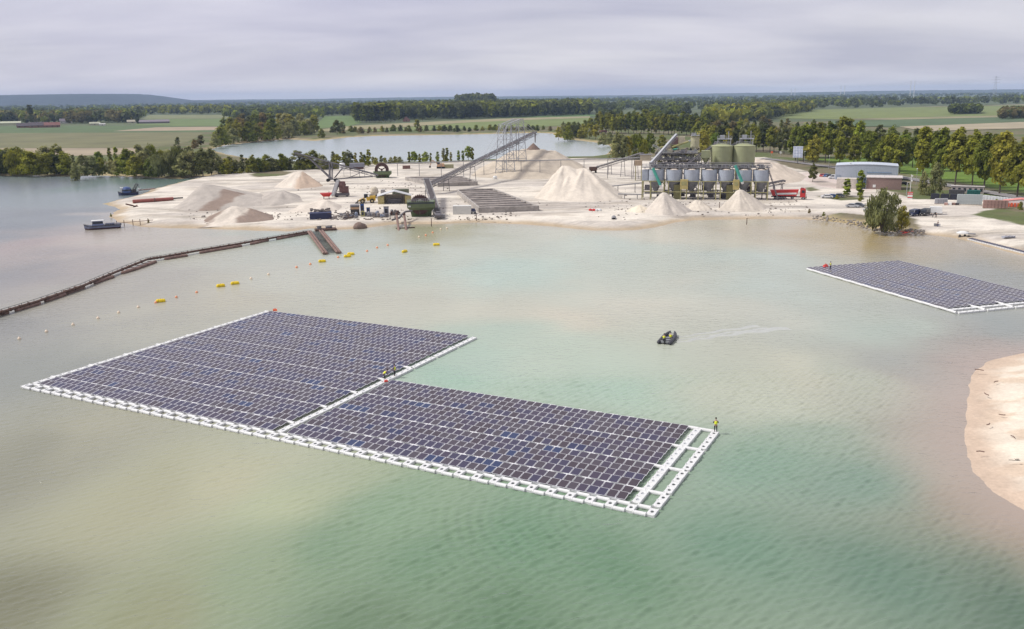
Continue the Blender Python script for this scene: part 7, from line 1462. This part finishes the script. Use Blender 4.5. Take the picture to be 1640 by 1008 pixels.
# ------------------------------------------------------------------ far buildings, pylons
brick_far = mat('far_brick', (.24, .13, .10), .85); roof_red = mat('far_roof_red', (.22, .10, .085), .85); roof_dark = mat('far_roof_dark', (.10, .08, .09), .85); wall_w = mat('far_wall_white', (.6, .58, .55), .8); barn_grey = mat('barn_purple_grey', (.20, .17, .19), .8)
def house(label, px, py, w, hw, hr, wallm, roofm, d_=9, rz=0, name='farmhouse', cat='house', gable=False, nwin=3):
    L = Loc(px, py); t = L.root(name, label, cat); t.rotation_euler.z += rz; W_ = w * L.s / 2; h1, h2 = hw * L.s, (hw + hr) * L.s
    b = MB(); b.box((0, d_ / 2, h1 / 2 - .2), (W_ * 2, d_, h1 + .4)); 
    if gable: b.add([(-W_, 0, h1), (W_, 0, h1), (0, 0, h2), (-W_, d_, h1), (W_, d_, h1), (0, d_, h2)], [(0, 1, 2), (5, 4, 3)])
    else: b.add([(-W_, 0, h1), (-W_, d_, h1), (-W_, d_ / 2, h2), (W_, 0, h1), (W_, d_, h1), (W_, d_ / 2, h2)], [(0, 2, 1), (3, 4, 5)])
    b.build('wall', wallm, t)
    for s_ in (-1, 1):
        b = MB()
        if gable: b.hull2([(s_ * (W_ + .4), -.4, h1 - .2), (0, -.4, h2), (0, -.4, h2 + .3), (s_ * (W_ + .4), -.4, h1 + .1)], [(s_ * (W_ + .4), d_ + .4, h1 - .2), (0, d_ + .4, h2), (0, d_ + .4, h2 + .3), (s_ * (W_ + .4), d_ + .4, h1 + .1)])
        else: y0 = -.4 if s_ < 0 else d_ + .4; b.hull2([(-W_ - .4, y0, h1 - .2), (-W_ - .4, d_ / 2, h2), (-W_ - .4, d_ / 2, h2 + .3), (-W_ - .4, y0, h1 + .1)], [(W_ + .4, y0, h1 - .2), (W_ + .4, d_ / 2, h2), (W_ + .4, d_ / 2, h2 + .3), (W_ + .4, y0, h1 + .1)])
        b.build('roof', roofm, t)
    for i in range(nwin): b = MB(); b.box((-W_ + 2 * W_ * (i + .5) / nwin, -.03, h1 * .55), (1.3, .1, 1.4)); b.build('window', glassd, t)
    return t
house('brick farmhouse with a dark roof beside the dark columnar tree', 62, 205, 24, 3.2, 4.2, brick_far, roof_dark, 12); house('smaller brick farm building right of the farmhouse', 84, 204.5, 20, 3, 4, brick_far, roof_red, 11); house('low brick barn left of the farmhouse', 40, 205, 20, 2.5, 3.5, brick_far, roof_dark, 11); house('white house half hidden in the farm wood', 28, 193, 12, 3, 3, wall_w, roof_dark, 9); house('grey-roofed house at the right side of the farm wood', 106, 198, 16, 3, 3.5, wall_w, barn_grey, 10)
house('pale yellow low glasshouse at the left border', 14, 201, 30, 3, 2, mat('glasshouse_pale', (.5, .5, .34), .6), mat('glasshouse_roof', (.46, .47, .33), .5), 16, name='glasshouse', cat='glasshouse', nwin=0)
house('long purple-grey barn roof at the edge of the green field', 246, 198, 44, 2.4, 2.6, barn_grey, barn_grey, 26, name='long_barn', cat='barn', nwin=0); house('tan barn at the left end of the long barn', 212, 197.5, 14, 2, 2.4, mat('tan_wall', (.4, .36, .27), .8), mat('tan_roof', (.36, .33, .25), .8), 12, name='barn', cat='barn', nwin=1)
house('white trailer-like shed on the lawn before the farm wood', 164, 201.5, 8, 2, .8, wall_w, wall_w, 4, name='white_shed', cat='shed', nwin=1); house('pale shed on the lawn left of the white trailer-like shed', 152, 201, 14, 2.4, 2, mat('cream_wall', (.5, .47, .36), .8), mat('cream_roof', (.4, .4, .3), .8), 8, name='lawn_shed', cat='shed', nwin=1)
house('red-roofed brick house with white gable foot by the poplar plantation', 651, 195, 11, 2.2, 5.2, mat('gable_brick', (.32, .17, .14), .85), roof_red, 12, gable=True, nwin=1)
house('white low farm hall in the far right fields', 1286, 173.5, 34, 2.6, 2, wall_w, mat('hall_roof_grey', (.42, .42, .44), .7), 30, name='farm_hall', cat='barn', nwin=0); house('long white-walled sheds on the far right plain', 1345, 166.5, 26, 2, 1.8, wall_w, wall_w, 40, name='far_hall', cat='barn', nwin=0); house('short white shed left of the long white sheds on the plain', 1322, 167, 9, 2, 1.2, wall_w, wall_w, 30, name='far_shed', cat='shed', nwin=0)
house('long pale industrial hall on the far plain above the far lake', 522, 172.5, 78, 1.6, 2.2, mat('far_hall_beige', (.42, .38, .35), .8), mat('far_hall_roof', (.40, .36, .34), .8), 60, name='far_hall', cat='hall', nwin=0); house('pale tower at the left end of the far industrial hall', 488, 174, 5, 8, .6, mat('far_tower_pink', (.45, .36, .33), .8), roof_dark, 12, name='far_tower', cat='tower', nwin=0); house('small grey house in the trees left of the poplar plantation', 515, 185, 10, 2.4, 2.6, mat('grey_house', (.22, .22, .26), .8), roof_dark, 12, nwin=1); house('greenhouse roofs behind the wood right of the poplar belt', 1182, 184, 36, 1.6, 1.6, mat('greenhouse_pale', (.36, .42, .48), .5), mat('greenhouse_roof', (.36, .42, .5), .5), 40, name='glasshouse', cat='glasshouse', nwin=0)
house('pink-walled cottage among the bushes at the poplar belt corner', 966, 214, 11, 2.6, 1.8, mat('pink_wall', (.5, .37, .32), .8), roof_red, 8, nwin=2)
for i, (x, y, w) in enumerate(((175, 178, 7), (108, 180, 6), (420, 172, 6), (455, 175, 5), (950, 161.5, 5), (1052, 163, 8), (1206, 167, 6), (1070, 171, 6), (880, 167, 4), (330, 176, 5), (365, 172, 6), (1408, 160, 6))):
    house(['tiny pale house below the wooded hill, right of the farm', 'tiny pale house below the wooded hill, above the farm wood', 'tiny pale house left of the far industrial tower', 'tiny pale house between far tower and wood', 'tiny white building on the horizon above the straight belt', 'tiny white sheds on the horizon right of the straight belt', 'tiny white building beyond the right wood', 'tiny pale roof in the distant trees above the silos', 'tiny white building within the dark poplar wood', 'tiny pale house above the far lake wood', 'tiny pale house right above the far lake wood', 'tiny white building left of the twin mast pylons'][i], x, y, w, 1.8, 1.4, wall_w, [roof_red, roof_dark][i % 2], 10, nwin=1)
def pylon(label, px, py, top, kind, dist=None):
    L = Loc(px, py); t = L.root('power_pylon', label, 'pylon'); h = L.z(top); t_ = max(.35, L.s * .55)
    if kind == 'mono':
        for s_ in (-1, 1):
            b = MB(); b.tube((s_ * 2.6 * L.s, 0, -.3), (s_ * 2.4 * L.s, 0, h), t_ * .9, t_ * .45, n=8); b.build('mast', white_p, t)
            b = MB()
            for z in (.70, .82, .94): b.beam((s_ * 2.4 * L.s, 0, h * z), (s_ * 4.2 * L.s, 0, h * z + .5), t_ * .4)
            b.build('arm', galv, t)
    else:
        for sx_ in (-1, 1):
            for sy in (-1, 1): b = MB(); b.beam((sx_ * 2.6 * L.s, sy * 2 * L.s, -.3), (sx_ * .5 * L.s, sy * .4 * L.s, h), t_ * .45); b.build('leg', galv, t)
        b = MB()
        for i in range(7):
            f0, f1 = i / 7, (i + 1) / 7; e = lambda f: (2.6 - 2.1 * f) * L.s
            for sy in (-1, 1): b.beam((-e(f0), sy * e(f0) * .75, h * f0), (e(f1), sy * e(f1) * .75, h * f1), t_ * .3); b.beam((e(f0), sy * e(f0) * .75, h * f0), (-e(f1), sy * e(f1) * .75, h * f1), t_ * .3)
        b.build('bracing', galv, t); b = MB()
        for z, w in ((.72, 5), (.84, 6.5), (.95, 4.5)): b.beam((-w * L.s, 0, h * z), (w * L.s, 0, h * z), t_ * .5)
        b.build('arm', galv, t)
    return t, L, h
PY = [pylon('pair of white tubular pylons tallest on the right horizon', 1460, 158, 133, 'mono'), pylon('lattice pylon near the right border horizon', 1592, 158, 128, 'lattice'), pylon('smaller pair of tubular pylons left of the tall white pair', 1349, 156, 138.5, 'mono'), pylon('faint small pair of pylons farthest left on the right horizon', 1270, 155, 143, 'mono')]
t = thing('power_line', 'thin power lines strung between the pylons on the right horizon', 'power line', PY[0][0].location)
tops = [Matrix.Translation(p[0].location) @ Vector((0, 0, p[2] * .93)) for p in (PY[3], PY[2], PY[0], PY[1])]; d = tops[3] - tops[2]; tops.append(tops[3] + d)
for k in range(3):
    b = MB(t.location)
    for A, B in zip(tops[:-1], tops[1:]):
        pts = [A.lerp(B, i / 10) + Vector((0, (k - 1) * 5, -6 * k - 18 * (i / 10) * (1 - i / 10))) for i in range(11)]
        b.path(pts, .10 + .03 * (A.length > 2600), 4)
    b.build('cable', gsteel, t)
